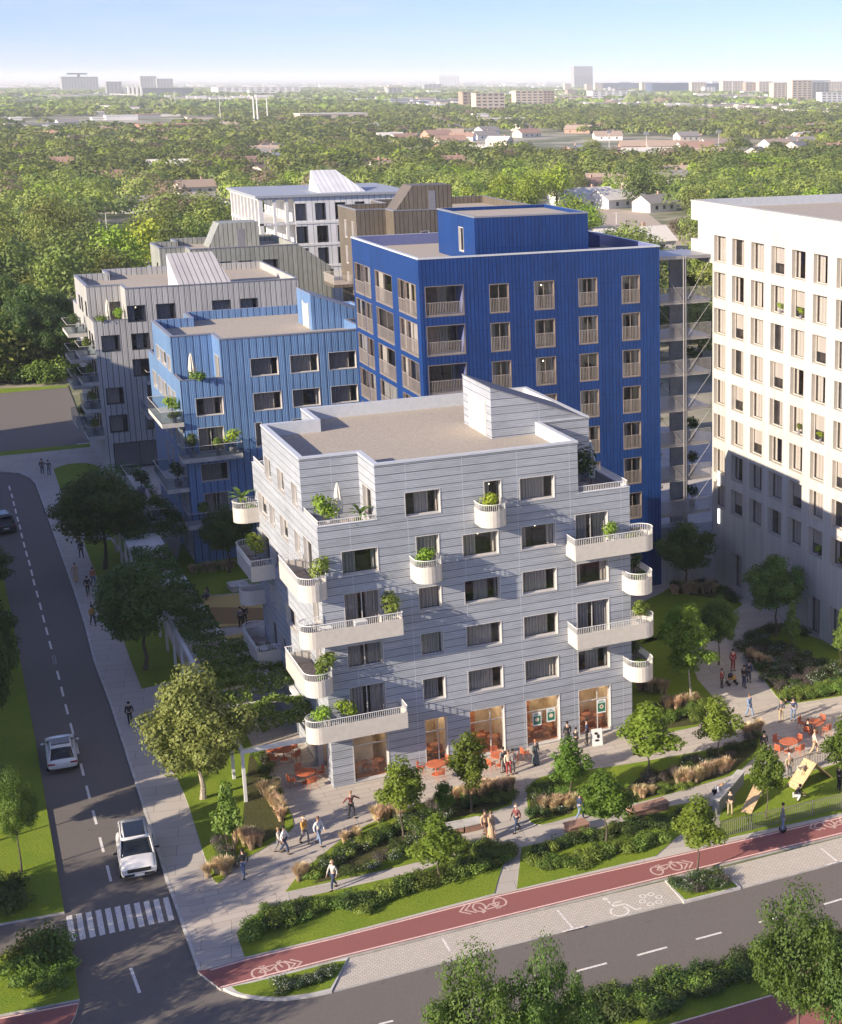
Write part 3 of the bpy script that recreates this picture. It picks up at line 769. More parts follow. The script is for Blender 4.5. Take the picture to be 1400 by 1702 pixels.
    if kind == 'c1': curtain(0.0, w * 0.42); curtain(w * 0.86, w)
    elif kind == 'c2': curtain(0.0, w * 0.78)
    elif kind == 'c3': curtain(w * 0.30, w * 0.72); curtain(w * 0.9, w)
    elif kind == 'c4': curtain(0, w * 0.2); curtain(w * 0.8, w)
    elif kind == 'door': curtain(0, w * 0.42); curtain(w * 0.62, w)
    elif kind == 'full': curtain(0, w)
    elif kind == 'rail': curtain(0, w * 0.3); curtain(w * 0.82, w)
    elif kind == 'blind':
        cu = MB(); cus.append(cu); cu.box(0.05, w - 0.05, D + 0.02, D + 0.05, h * 0.38, h - 0.02)
    elif kind == 'loggia': curtain(w * 0.62, w)
    lp = MB()
    if kind in ('c1', 'c4', 'rail'): lp.ell((w * 0.55, D + 0.6, h * 0.82), 0.05, 0.05, 0.05, 6, 4)
    if kind in ('cafe', 'shopdoor'):
        for k in range(3): lp.ell((w * (0.2 + 0.3 * k), D + 0.5 + 0.3 * (k % 2), h - 0.25), 0.05, 0.05, 0.05, 6, 4)
        lp.box(w * 0.1, w * 0.9, D + 0.8, D + 1.5, h - 0.06, h - 0.04)
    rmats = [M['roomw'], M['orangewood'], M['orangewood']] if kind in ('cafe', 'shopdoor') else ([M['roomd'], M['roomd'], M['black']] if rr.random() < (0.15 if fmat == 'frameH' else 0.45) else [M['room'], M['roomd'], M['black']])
    kit = dict(frame=f.mesh('window_frame', M[fmat]), glass=g.mesh('glass', M['glass']), room=rm.mesh('interior', rmats))
    cmat = M['blind'] if kind == 'blind' or (fmat == 'frameH' and rr.random() < .75) else (M['curt'] if rr.random() < 0.6 else M['curtd'])
    kit['curtains'] = [cu.mesh('curtain', cmat) for cu in cus]
    if lp.v and rr.random() < 0.8 or kind in ('cafe', 'shopdoor'): kit['lamp'] = lp.mesh('lamp', M['cafelight'] if kind in ('cafe', 'shopdoor') else M['lamp'])
    WKIT[key] = kit
    return kit
def put_window(b, w, fmat='frame', depth=0.32, name='window'):
    fc, pl, a0, a1, za, zb, kind = w
    kit = wkit(a1 - a0, zb - za, depth, fmat, kind)
    if fc == 'F': loc = (a0, pl, za)
    elif fc == 'L': loc = (pl, a1, za)
    elif fc == 'R': loc = (pl, a0, za)
    else: loc = (a1, pl, za)
    nm = 'door' if kind in ('door', 'shopdoor') else name
    o = mkobj(nm, kit['frame'], b.root, tuple(Vector(loc) - b.base), FACE_ANG[fc])
    sx = (a1 - a0) / round(a1 - a0, 1); sz = (zb - za) / round(zb - za, 1)
    o.scale = (sx, 1, sz)
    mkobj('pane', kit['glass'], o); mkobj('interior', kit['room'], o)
    for cme in kit['curtains']: mkobj('blind' if kind == 'blind' else 'curtain', cme, o)
    if 'lamp' in kit: mkobj('lamp', kit['lamp'], o)
    return o
# ---- balconies
def arc2(cx, cy, r, a0, a1, n=10, ry=None):
    ry = r if ry is None else ry
    return [(cx + r * math.cos(R(a0 + (a1 - a0) * i / n)), cy + ry * math.sin(R(a0 + (a1 - a0) * i / n))) for i in range(n + 1)]
def resample(pl, step):
    out = []; carry = 0.0
    for i in range(len(pl) - 1):
        a = Vector(pl[i]); b = Vector(pl[i + 1]); L = (b - a).length
        if L < 1e-6: continue
        s_ = carry
        while s_ < L: out.append(tuple(a + (b - a) * (s_ / L))); s_ += step
        carry = s_ - L
    out.append(pl[-1]); return out
def balcony(b, outline, zf, mat='beige', lo=0.28, hi=0.78, rail=1.2, fmat='white', bars=True, glass=False, closed_floor=None, label=None):
    """outline: open polyline from wall round to wall; zf: floor level"""
    mb = MB(); t = 0.05; n = len(outline)
    cen = Vector((sum(p[0] for p in outline) / n, sum(p[1] for p in outline) / n))
    nr = []
    for i in range(n):
        a = Vector(outline[max(i - 1, 0)]); c = Vector(outline[min(i + 1, n - 1)]); d = (c - a).normalized(); nn = Vector((-d.y, d.x))
        if nn.dot(cen - Vector(outline[i])) < 0: nn = -nn
        nr.append(nn)
    inn = [tuple(Vector(outline[i]) + nr[i] * t) for i in range(n)]
    for i in range(n - 1):
        a, c, ai, ci = outline[i], outline[i + 1], inn[i], inn[i + 1]
        mb.quad((*a, zf - lo), (*c, zf - lo), (*c, zf + hi), (*a, zf + hi), 0)
        mb.quad((*ai, zf - lo), (*ai, zf + hi), (*ci, zf + hi), (*ci, zf - lo), 0)
        mb.quad((*a, zf + hi), (*c, zf + hi), (*ci, zf + hi), (*ai, zf + hi), 0)
    fl = [tuple(p) for p in inn]
    mb.poly([(*p, zf) for p in fl], 1); mb.poly([(*p, zf - lo + 0.02) for p in fl], 0)
    o = b.part(mb, 'balcony', [M[mat], M['terrfloor'] if not glass else M['conc']]); tag(o, label)
    rl = MB()
    rp = resample([tuple((Vector(x) + Vector(y)) / 2) for x, y in zip(outline, inn)], 0.125)
    if bars:
        for p in rp: rl.box(p[0] - .012, p[0] + .012, p[1] - .012, p[1] + .012, zf + hi, zf + rail)
    for i in range(n - 1):
        rl.tube((*outline[i], zf + rail), (*outline[i + 1], zf + rail), 0.028, 0.028, 5)
    if glass:
        pts = outline
        for i in range(n - 1): rl.quad((*pts[i], zf + 0.1), (*pts[i + 1], zf + 0.1), (*pts[i + 1], zf + rail), (*pts[i], zf + rail), 1)
    r_ = rl.build('railing', [M[fmat], M['glassb']], o, loc=(0, 0, 0)); r_.location = (0, 0, 0)
    return o
def bar_rail(mb, a, c, z0, z1, step=0.12, mi=0):
    for p in resample([a, c], step): mb.box(p[0] - .011, p[0] + .011, p[1] - .011, p[1] + .011, z0, z1, mi)
    mb.tube((*a, z1), (*c, z1), 0.025, 0.025, 5, mi); mb.tube((*a, z0), (*c, z0), 0.018, 0.018, 5, mi)

# ================================================================== the six-storey block type (grey one, sky blue one, warm grey one, sage one)
FL = [0.0, 4.05, 7.15, 10.2, 13.2, 16.2]
def block(name, X0, Y0, mat, label, width=20.6, depth=18.4, rt_notch=True, bk_notch=True, wins=(), ztop=20.45, group='apartment blocks of the new quarter', notch=3.65, copm='trim', parmat='parapet', zt=16.2, nx=16.95):
    b = Bld(name, (X0, Y0, 0), label, 'apartment block', group)
    X1 = X0 + width; Y1 = Y0 + depth; k = notch
    low = [(X0, Y0), (X1, Y0), (X1, Y1), (X0, Y1)]
    up = [(X0, Y0 + k), (X0 + k, Y0 + k), (X0 + k, Y0)]
    if rt_notch: up += [(X0 + nx, Y0), (X0 + nx, Y0 + 6.6), (X1, Y0 + 6.6)]
    else: up += [(X1, Y0)]
    up += [(X1, Y1)]
    if bk_notch: up += [(X0 + k, Y1), (X0 + k, Y1 - 4.0), (X0, Y1 - 4.0)]
    else: up += [(X0, Y1)]
    used = []
    mb = MB(); ext_walls(mb, low, 0, zt, wins, 0, used); ext_walls(mb, up, zt, ztop, wins, 0, used)
    # terrace upstands
    def upstand(x0, x1, y0, y1): mb.box(x0, x1, y0, y1, zt, zt + 0.78, 0); mb.box(x0 - .03, x1 + .03, y0 - .03, y1 + .03, zt + 0.78, zt + 0.82, 1)
    upstand(X0, X0 + k - 0.002, Y0, Y0 + .22); upstand(X0, X0 + .22, Y0 + .251, Y0 + k - 0.002)
    if rt_notch: upstand(X0 + nx + .002, X1, Y0, Y0 + .22); upstand(X1 - .22, X1, Y0 + .251, Y0 + 6.598)
    if bk_notch: upstand(X0, X0 + .22, Y1 - 4.0 + .002, Y1); upstand(X0 + .251, X0 + k, Y1 - .22, Y1)
    b.part(mb, 'wall', [M[mat], M[copm]])
    pf = MB(); tf = MB(); pp = MB()
    roof_tray(pp, pf, up, ztop, 0.85)
    b.part(pp, 'parapet', [M[parmat], M[copm]]); b.part(pf, 'roof', M['gravel'])
    def tfloor(x0, x1, y0, y1):
        t_ = MB(); t_.quad((x0, y0, zt + .01), (x1, y0, zt + .01), (x1, y1, zt + .01), (x0, y1, zt + .01)); b.part(t_, 'terrace_floor', M['terrfloor'])
    tfloor(X0, X0 + k, Y0, Y0 + k)
    if rt_notch: tfloor(X0 + nx, X1, Y0, Y0 + 6.6)
    if bk_notch: tfloor(X0, X0 + k, Y1 - 4, Y1)
    b.used = used
    return b
def wedge(b, x0, x1, y0, y1, zb, zl, zr, mat, topm, door=None):
    """stair head whose roof falls from x0 (zl) to x1 (zr)"""
    mb = MB()
    mb.quad((x0, y0, zb), (x1, y0, zb), (x1, y0, zr), (x0, y0, zl), 0)
    mb.quad((x1, y1, zb), (x0, y1, zb), (x0, y1, zl), (x1, y1, zr), 0)
    mb.quad((x0, y1, zb), (x0, y0, zb), (x0, y0, zl), (x0, y1, zl), 0)
    mb.quad((x1, y0, zb), (x1, y1, zb), (x1, y1, zr), (x1, y0, zr), 0)
    e = 0.05
    mb.quad((x0 - e, y0 - e, zl + .03), (x1 + e, y0 - e, zr + .03), (x1 + e, y1 + e, zr + .03), (x0 - e, y1 + e, zl + .03), 1)
    mb.quad((x0 - e, y0 - e, zl - .05), (x1 + e, y0 - e, zr - .05), (x1 + e, y0 - e, zr + .03), (x0 - e, y0 - e, zl + .03), 1)
    mb.quad((x0 - e, y1 + e, zl - .05), (x0 - e, y0 - e, zl - .05), (x0 - e, y0 - e, zl + .03), (x0 - e, y1 + e, zl + .03), 1)
    b.part(mb, 'stair_head', [M[mat], M[topm]])
    if door:
        d = MB(); d.box(x0 - 0.05, x0, door[0], door[0] + 0.35, zb, zb + 2.5); d.box(x0 - 0.05, x0, door[1] - 0.35, door[1], zb, zb + 2.5); d.box(x0 - 0.03, x0, door[0] + .35, door[1] - .35, zb, zb + 2.3)
        b.part(d, 'roof_door', M['beige'])
def pxwins(pts, Y, sill, h, kinds):
    out = []
    for (u0, u1, v), k in zip(pts, kinds):
        a = onY(u0, v, Y)[0]; c = onY(u1, v, Y)[0]
        out.append(('F', Y, a, c, sill, sill + h, k))
    return out

# ------------------------------------------------ grey-lilac block in front
AX, AY = 20.57, 89.18
S = [0.1, 4.62, 7.66, 10.7, 13.74, 16.93]
cx_ = {1: (21.95, 24.15), 2: (26.62, 28.05), 3: (29.62, 31.95), 4: (33.52, 35.85), 5: (37.28, 39.55)}
wA = []
def addA(row, col, kind, h=1.5, dz=0.0, x=None):
    a, c = x or cx_[col]; z = S[row] + dz
    wA.append(('F', AY, a, c, z, z + h, kind))
for r_, k1, k2, k3, k4, k5 in ((5, None, None, 'c3', 'c2', None), (4, 'c1', None, 'c1', 'c4', None), (3, None, 'full', 'c3', 'c2', 'c4'), (2, 'door', 'full', 'c2', 'c2', None), (1, None, 'c2', 'c2', 'full', 'c3')):
    for ci, kd in ((1, k1), (2, k2), (3, k3), (4, k4), (5, k5)):
        if kd and not (r_ == 5 and ci == 3): addA(r_, ci, kd)
addA(5, 2, 'c3', x=(26.05, 28.25)); addA(5, 3, 'c1', h=2.3, dz=-0.7, x=(31.15, 32.25))
addA(4, 2, 'full', h=2.3, dz=-0.5); addA(4, 5, 'door', h=2.3, dz=-0.5); addA(3, 1, 'door', h=2.3, dz=-0.46)
addA(2, 5, 'door', h=2.3, dz=-0.46); addA(1, 1, 'door', h=2.3, dz=-0.5)
for ci, kd in ((1, 'shopdoor'), (2, 'cafe'), (3, 'cafe'), (4, 'shopdoor'), (5, 'cafe')): addA(0, ci, kd, h=3.25)
# left face, from the survey: (u0,u1,v,row,height,kind)
wAL = []
for (u0, u1, v, row, h, kd) in [(461, 471, 790, 5, 1.5, 'blind'), (485, 493.5, 817, 5, 1.5, 'full'), (440, 449, 765, 5, 1.5, 'full'),
        (430, 443, 827, 4, 1.5, 'blind'), (448, 456, 846, 4, 1.5, 'full'), (466, 478, 868, 4, 1.5, 'blind'), (490, 498, 893, 4, 1.5, 'full'), (505, 518, 905, 4, 2.2, 'full'),
        (437, 448, 902, 3, 2.2, 'full'), (453, 463, 920, 3, 1.5, 'full'), (449, 456, 972, 2, 1.5, 'full'), (460, 468, 992, 2, 1.5, 'full'), (476, 491, 1014, 2, 1.5, 'full'),
        (449, 460, 1043, 1, 2.2, 'full'), (465, 475, 1065, 1, 1.5, 'full')]:
    y1 = onX(u0, v, AX)[1]; y0 = onX(u1, v, AX)[1]
    if y1 - y0 < 0.6: y1 = y0 + 0.6
    y0 = max(y0, AY + 0.4); y1 = min(y1, AY + 18.1)
    z = S[row] - (0.45 if h > 2 else 0)
    wAL.append(('L', AX, y0, y1, z, z + h, kd))
wAL.append(('L', AX, AY + 1.2, AY + 3.6, 0.1, 3.3, 'cafe')); wAL.append(('L', AX, AY + 4.6, AY + 7.0, 0.1, 3.3, 'cafe')); wAL.append(('L', AX, AY + 0.9, AY + 2.4, S[3] - .4, S[3] + 1.8, 'full')); wAL.append(('L', AX, AY + 0.9, AY + 2.4, S[2] - .4, S[2] + 1.8, 'full'))
wAT = [('L', AX + 3.65, AY + 0.9, AY + 2.9, 16.3, 18.6, 'door')]
A = block('corner_apartment_block', AX, AY, 'A', 'pale lilac grey six-storey corner block with rounded cream balconies, in front', wins=wA + wAL + wAT)
for w in A.used: put_window(A, w)
wedge(A, AX + 13.55, AX + 20.6 - .003, AY + 6.6 - .003, AY + 12.2, 19.6, 23.1, 20.3, 'A', 'trimdark', (AY + 7.6, AY + 11.0))
YO = AY - 1.58
for zf in (FL[3], FL[1]):     # long ones wrapping the left corner
    balcony(A, [(AX + 4.5, AY), (AX + 4.5, YO)] + arc2(AX - 0.86, YO + 0.79, 0.79, 270, 90, 12) + [(AX, AY)], zf)
for zf in (FL[4], FL[2]):     # on the left face, round end towards the plaza
    balcony(A, [(AX, AY + 3.9), (AX - 1.6, AY + 3.9)] + arc2(AX - 0.80 + 0.05, YO + 0.62, 0.86, 180, 360, 12) + [(AX + 0.11, AY)], zf)
for zf in (FL[3], FL[1]):     # left face, further back
    balcony(A, [(AX, AY + 13.1), (AX - 1.6, AY + 13.1), (AX - 1.6, AY + 17.6)] + arc2(AX - 0.8, AY + 17.8, 0.8, 180, 60, 8) + [(AX, AY + 18.2)], zf)
for zf in (FL[4], FL[2]):     # back corner
    balcony(A, [(AX, AY + 17.2)] + arc2(AX - 0.8, AY + 18.0, 0.82, 270, 90, 12) + [(AX + 4.5, AY + 18.85), (AX + 4.5, AY + 18.4)], zf)
for zf in (FL[4], FL[2]):     # front right, round end past the corner
    balcony(A, [(AX + 16.0, AY), (AX + 16.0, YO), (AX + 21.0, YO)] + arc2(AX + 21.0, YO + 0.8, 0.8, 270, 450, 12) + [(AX + 20.6, AY + 0.02)], zf)
for zf in (FL[3], FL[1]):     # on the right face
    balcony(A, [(AX + 19.97, AY)] + arc2(AX + 20.86, YO + 0.85, 0.89, 180, 360, 12) + [(AX + 21.75, AY + 5.5), (AX + 20.6, AY + 5.5)], zf)
for x0, zf in ((26.15, FL[4]), (30.45, FL[5])):   # two small rounded ones
    balcony(A, [(x0, AY), (x0, YO + 0.8)] + arc2(x0 + 0.86, YO + 0.75, 0.86, 180, 360, 12, 0.78) + [(x0 + 1.72, AY)], zf)
for segs, zt_ in (([((AX + .1, AY + .12), (AX + 3.6, AY + .12)), ((AX + .1, AY + .12), (AX + .1, AY + 3.6))], 17.3), ([((AX + 17.0, AY + .12), (AX + 20.5, AY + .12)), ((AX + 20.5, AY + .12), (AX + 20.5, AY + 6.5))], 17.4), ([((AX + .12, AY + 14.5), (AX + .12, AY + 18.3))], 17.4)):
    rl = MB()
    for p_, q_ in segs: bar_rail(rl, p_, q_, 17.02, zt_)
    A.part(rl, 'terrace_railing', M['white'])
# poster-like green notices on the ground floor glass, with a round leaf emblem
gm = flat('green_print', (0.02, 0.16, 0.09), 0.5, var=0.02); wm = flat('poster_white', (0.75, 0.76, 0.74), 0.5, var=0.02); bm_ = flat('emblem_cream', (0.72, 0.58, 0.42), 0.5, var=0.02)
def poster(x, z, w, h, y=AY + 0.22, ringc=True):
    mb = MB(); mb.box(x, x + w, y - .01, y, z, z + h, 0); mb.box(x + .06, x + w - .06, y - .016, y - .011, z + .10, z + h - .26, 1)
    cxp, czp = x + w / 2, z + h * 0.46; r0 = w * 0.24
    for i in range(10):
        a, c = 2 * math.pi * i / 10, 2 * math.pi * (i + 1) / 10
        ri = r0 * 0.45 if ringc else 0.0
        mb.quad((cxp + ri * math.cos(a), y - .02, czp + ri * math.sin(a)), (cxp + r0 * math.cos(a), y - .02, czp + r0 * math.sin(a)), (cxp + r0 * math.cos(c), y - .02, czp + r0 * math.sin(c)), (cxp + ri * math.cos(c), y - .02, czp + ri * math.sin(c)), 2)
    for k in range(3): mb.box(x + .1 + .02 * k, x + w - .12 - .05 * k, y - .014, y - .0105, z + h - .20 + .05 * k, z + h - .175 + .05 * k, 1)
    return mb.build('poster', [wm, gm, bm_])
tag(poster(34.0, 1.35, .62, .95, ringc=False), 'green and white poster on the glass left of the shop door', 'poster', 'posters on the ground floor glass')
tag(poster(35.0, 1.45, .62, .95, ringc=False), 'green and white poster on the grey shop door', 'poster', 'posters on the ground floor glass')
tag(poster(38.65, 1.35, .66, .98), 'green poster with a ring emblem on the rightmost cafe window', 'poster', 'posters on the ground floor glass')

# ------------------------------------------------ sky blue block behind it
BX, BY = 21.25, 140.9
wB = []
KC = ['c2', 'c3', 'c1', 'c4', 'c2', 'full']
wB += pxwins([(417, 462.5, 608), (483, 529, 602), (547, 592, 597)], BY, S[5] - .1, 1.6, ['c2', 'c2', 'c2'])
wB += pxwins([(326, 371, 671), (422, 468, 663), (487, 532, 658), (551, 595, 653)], BY, S[4] - .1, 1.6, ['c3', 'c2', 'c1', 'c2'])
wB += pxwins([(331, 373, 730), (426, 436, 725), (487, 532, 715), (551, 595, 710)], BY, S[3] - .4, 2.2, ['door', 'full', 'c1', 'c2'])
wB += pxwins([(335, 380, 785), (430, 474, 780), (494, 538, 770)], BY, S[2] - .1, 1.6, ['c2', 'c1', 'c2'])
wB += pxwins([(341, 382, 838), (430, 474, 830)], BY, S[1] - .4, 2.2, ['door', 'c1'])
wB += [('L', BX, BY + a, BY + a + l, S[5] + .1, S[5] + 1.5, 'c3') for a, l in ((4.5, 1.7), (7.0, 3.0), (10.6, 2.0))]
wB += [('L', BX, BY + a, BY + a + l, S[4], S[4] + 1.6, 'c2') for a, l in ((3.2, 1.7), (5.6, 1.8), (8.2, 2.6), (11.4, 1.7), (14.0, 2.4))]
wB += [('L', BX, BY + a, BY + a + 1.5, S[r_] - .4, S[r_] + 1.8, 'c2') for r_ in (1, 2, 3) for a in (0.8, 3.2, 7.0, 10.0)]
wB += [('L', BX, BY + a, BY + a + 2.2, 0.2, 3.2, 'full') for a in (1, 4, 8)]
wB += [('L', BX + 3.65, BY + 0.8, BY + 2.8, 16.3, 18.7, 'door')]
B = block('sky_blue_apartment_block', BX, BY, 'B', 'sky blue board-clad block with pale blue left face, second in the left row', wins=wB, parmat='B', copm='trimdark')
for w in B.used: put_window(B, w, 'frame')
wedge(B, BX + 13.55, BX + 20.6 - .003, BY + 6.6 - .003, BY + 12.2, 19.6, 23.1, 20.3, 'B', 'trimdark', (BY + 7.6, BY + 10.0))
def boxbalc(b, x0, x1, y0, y1, zf, open_side, glass=True, mat='conc'):
    P = {'R': [(x1, y0), (x0, y0), (x0, y1), (x1, y1)], 'B': [(x0, y1), (x0, y0), (x1, y0), (x1, y1)]}[open_side]
    return balcony(b, P, zf, mat=mat, lo=0.32, hi=0.06, rail=1.15, glass=glass, fmat='beige', bars=not glass)
boxbalc(B, BX - .6, BX + 4.6, BY - 2.0, BY, FL[3], 'B'); boxbalc(B, BX - 1.9, BX, BY - .3, BY + 7.5, FL[3] + 3.0 - .0, 'R')
boxbalc(B, BX - .6, BX + 5.0, BY - 2.0, BY, FL[1], 'B'); boxbalc(B, BX - 1.9, BX, BY - .2, BY + 7.5, FL[2], 'R'); boxbalc(B, BX - 3.4, BX - 1.92, BY + 1.2, BY + 20, FL[1], 'R')

# ------------------------------------------------ warm grey block at the left
CX0, CY0 = 18.65, 181.2
wC = []
wC += pxwins([(211, 240, 508), (260, 290, 508), (353, 382, 502), (400, 427, 499)], CY0, S[5] - .25, 1.75, ['c1', 'c2', 'full', 'c2'])
wC += pxwins([(168, 197, 557), (218, 246, 553), (300, 330, 548), (345, 372, 545)], CY0, S[4] - .2, 1.75, ['c2', 'c3', 'c2', 'c2'])
wC += pxwins([(221, 252, 600), (300, 330, 600)], CY0, S[3] - .2, 1.9, ['c1', 'c2'])
wC += pxwins([(176, 204, 645), (245, 262, 640)], CY0, S[2] - .1, 1.8, ['c2', 'full'])
wC += pxwins([(186, 215, 733), (245, 268, 700)], CY0, S[1] - .3, 1.9, ['c2', 'c2'])
wC += [('F', CY0, CX0 + .9, CX0 + 6.5, 0.1, 3.0, 'full')]
wC += [('L', CX0, CY0 + a, CY0 + a + 1.3, S[r_], S[r_] + 1.6, 'c2') for r_ in (1, 2, 3, 4) for a in (1.2, 3.6, 6.4, 9.6, 13.0)]
wC += [('L', CX0, CY0 + a, CY0 + a + 1.3, S[5], S[5] + 1.6, 'c2') for a in (4.6, 8.6, 11.0)]
wC += [('F', CY0 + 3.65, CX0 + 2.4, CX0 + 3.4, 16.3, 18.5, 'full')]
Cb = block('warm_grey_apartment_block', CX0, CY0, 'C', 'warm grey block with vertical dark seams, leftmost of the quarter', width=22.8, depth=19.5, rt_notch=False, wins=wC, parmat='C', copm='trimdark')
for w in Cb.used: put_window(Cb, w, 'frameD', 0.38)
# seamed roof light that folds down into the front facade
mb = MB(); x0, x1, yr, zr, zt_ = CX0 + 9.4, CX0 + 15.2, CY0 + 7.2, 23.3, 20.44
mb.quad((x0, CY0 - .004, zt_ - .1), (x1, CY0 - .004, zt_ - .1), (x1, CY0 - .004, zt_ + .06), (x0, CY0 - .004, zt_ + .06), 0)
mb.quad((x0, CY0 - .004, zt_ + .06), (x1, CY0 - .004, zt_ + .06), (x1 - .6, yr, zr), (x0, yr, zr), 0)
mb.poly([(x0, CY0, zt_ + .06), (x0, yr, zr), (x0, yr, 19.6), (x0, CY0 + .3, 19.6)], 1)
mb.poly([(x1, CY0, zt_ + .06), (x1, CY0 + .3, 19.6), (x1 - .6, yr, 19.6), (x1 - .6, yr, zr)], 1)
mb.quad((x1 - .6, yr, 19.6), (x0, yr, 19.6), (x0, yr, zr), (x1 - .6, yr, zr), 1)
Cb.part(mb, 'stair_head', [M['Croof'], M['parapet']])
for zf in (FL[1], FL[2], FL[3], FL[4]):
    boxbalc(Cb, CX0 - 1.7, CX0, CY0 - .4, CY0 + 4.2, zf + 0.0 if zf != FL[1] else zf, 'R')
    boxbalc(Cb, CX0 - 2.1, CX0, CY0 + 6.5, CY0 + 12.5, zf + (1.5 if zf > 7 else 0.0), 'R')
for zf, a in ((FL[3] - .2, 5.0), (FL[1] + .3, 5.4)): boxbalc(Cb, CX0 + a, CX0 + a + 3.0, CY0 - 1.6, CY0, zf, 'B')
boxbalc(Cb, CX0 + 4.2, CX0 + 6.6, CY0 - 5.5, CY0 - .01, FL[2] - .3, 'B')

# ------------------------------------------------ sage block
DX, DY, DZ = 30.9, 209.6, 21.5
wD = pxwins([(366, 384, 440), (397, 419, 438), (438, 461, 440)], DY, 18.1, 1.5, ['c2', 'c2', 'c2']) + [('L', DX, DY + 5.2, DY + 6.2, 17.6, 19.3, 'c2'), ('L', DX, DY + 11, DY + 12, 17.6, 19.3, 'c2')]
D = block('sage_grey_apartment_block', DX, DY, 'D', 'sage grey block with streaked boards behind the warm grey one', width=17.3, depth=15, rt_notch=False, bk_notch=True, wins=wD, ztop=DZ, zt=17.2, parmat='D', copm='trimdark', notch=3.3)
for w in D.used: put_window(D, w, 'frameD', 0.3)
xs0 = DX + 17.3; p2 = onY(550, 442, DY)
mb = MB(); y1 = DY + 9
zS = p2[2]; xE = p2[0]
mb.quad((xs0 + .002, DY - .004, 0), (xE, DY - .004, 0), (xE, DY - .004, zS), (xs0 + .002, DY - .004, DZ), 0); mb.quad((xE, DY, 0), (xE, y1, 0), (xE, y1, zS), (xE, DY, zS), 0)
mb.quad((xs0, DY, DZ), (xE, DY, zS), (xE, y1, zS), (xs0, y1, DZ), 1); mb.quad((xE, y1, 0), (xs0, y1, 0), (xs0, y1, DZ), (xE, y1, zS), 0)
D.part(mb, 'lean_to_wing', [M['D'], M['trimdark']])
a = at(366.6, 407, DZ - .85); xl = a[0]; yb = min(a[1], DY + 9); xl = onY(366.6, 407, yb)[0]; xr = onY(431.7, 407, yb)[0]; zt_ = onY(368, 371, yb)[2]
mb = MB(); mb.box(xl, xr, yb, yb + 4, DZ - .85, zt_, 0); mb.poly([(xl - 1.6, yb + .002, DZ - .85), (xl, yb + .002, DZ - .85), (xl, yb + .002, zt_)], 0); mb.quad((xl - 1.6, yb + 4, DZ - .85), (xl - 1.6, yb, DZ - .85), (xl, yb, zt_), (xl, yb + 4, zt_), 1)
D.part(mb, 'stair_head', [M['D'], M['D']])
mb = MB(); mb.box(xl + (xr - xl) * .44, xl + (xr - xl) * .62, yb - .03, yb, DZ - .8, DZ + 1.5); D.part(mb, 'roof_door', M['trimdark'])

# ------------------------------------------------ dark brown block
FZ = 27.7
fp = at(654, 350, FZ); FX0 = at(591.4, 348.6, FZ); FX_, FY = FX0[0], fp[1]
nk = fp[0] - FX_; ny = FX0[1] - fp[1]
wF = []
for (u0, u1, v) in [(640, 647, 385), (700, 713, 380)]: wF += pxwins([(u0, u1, v)], FY, 23.2, 1.9, ['full'])
wF += [('L', FX_, FX0[1] + a, FX0[1] + a + 0.9, z, z + 2.1, 'blind') for z in (24.0, 20.8, 17.6, 14.4, 11.2) for a in (1.2, 4.6, 8.3)]
Fb = Bld('dark_brown_apartment_tower', (FX_, FY, 0), 'dark brown streaked board tower behind the cobalt one', 'apartment block', 'apartment blocks of the new quarter')
FWD = 21.5
yF1 = at(559.5, 340.5, FZ)[1]
polyF = [(FX_, FY + ny), (FX_ + nk, FY + ny), (FX_ + nk, FY), (FX_ + FWD, FY), (FX_ + FWD, FY + 18), (FX_ + 6, FY + 18), (FX_ + 6, yF1), (FX_, yF1)]
lowF = [(FX_, FY), (FX_ + FWD, FY), (FX_ + FWD, FY + 18), (FX_, FY + 18)]
mb = MB(); used = []; ext_walls(mb, [(FX_, FY + ny), (FX_ + FWD, FY + ny), (FX_ + FWD, FY + 18), (FX_, FY + 18)], 0, 10, [], 0, used); ext_walls(mb, polyF, 10, FZ, wF, 0, used)
Fb.part(mb, 'wall', [M['F']]); pp = MB(); pf = MB(); roof_tray(pp, pf, polyF, FZ, 0.9); Fb.part(pp, 'parapet', [M['F'], M['trimdark']]); Fb.part(pf, 'roof', M['gravel'])
for w in used: put_window(Fb, w, 'frame', 0.2)
q = at(687, 346.5, FZ - .9); yq = FY + 4.5; xq0 = onY(687, 347, yq)[0]; xq1 = onY(752, 340, yq)[0]; zq = onY(720, 307.5, yq)[2]
mb = MB(); mb.box(xq0, xq1, yq, yq + 4, FZ - .9, zq, 0); mb.poly([(xq0 - 2.6, yq + .002, FZ - .9), (xq0, yq + .002, FZ - .9), (xq0, yq + .002, zq)], 0)
mb.quad((xq0 - 2.6, yq + 4, FZ - .9), (xq0 - 2.6, yq, FZ - .9), (xq0, yq, zq), (xq0, yq + 4, zq), 1); Fb.part(mb, 'stair_head', [M['F'], M['F']])
mb = MB(); mb.box(xq0 + (xq1 - xq0) * .4, xq0 + (xq1 - xq0) * .57, yq - .03, yq, FZ - .8, FZ + 1.9); Fb.part(mb, 'roof_door', M['trimdark'])
for z in (12.0, 15.2, 18.4): boxbalc(Fb, FX_ - 2.4, FX_, yF1 - 5.5, yF1 - .5, z, 'R', glass=False, mat='F')

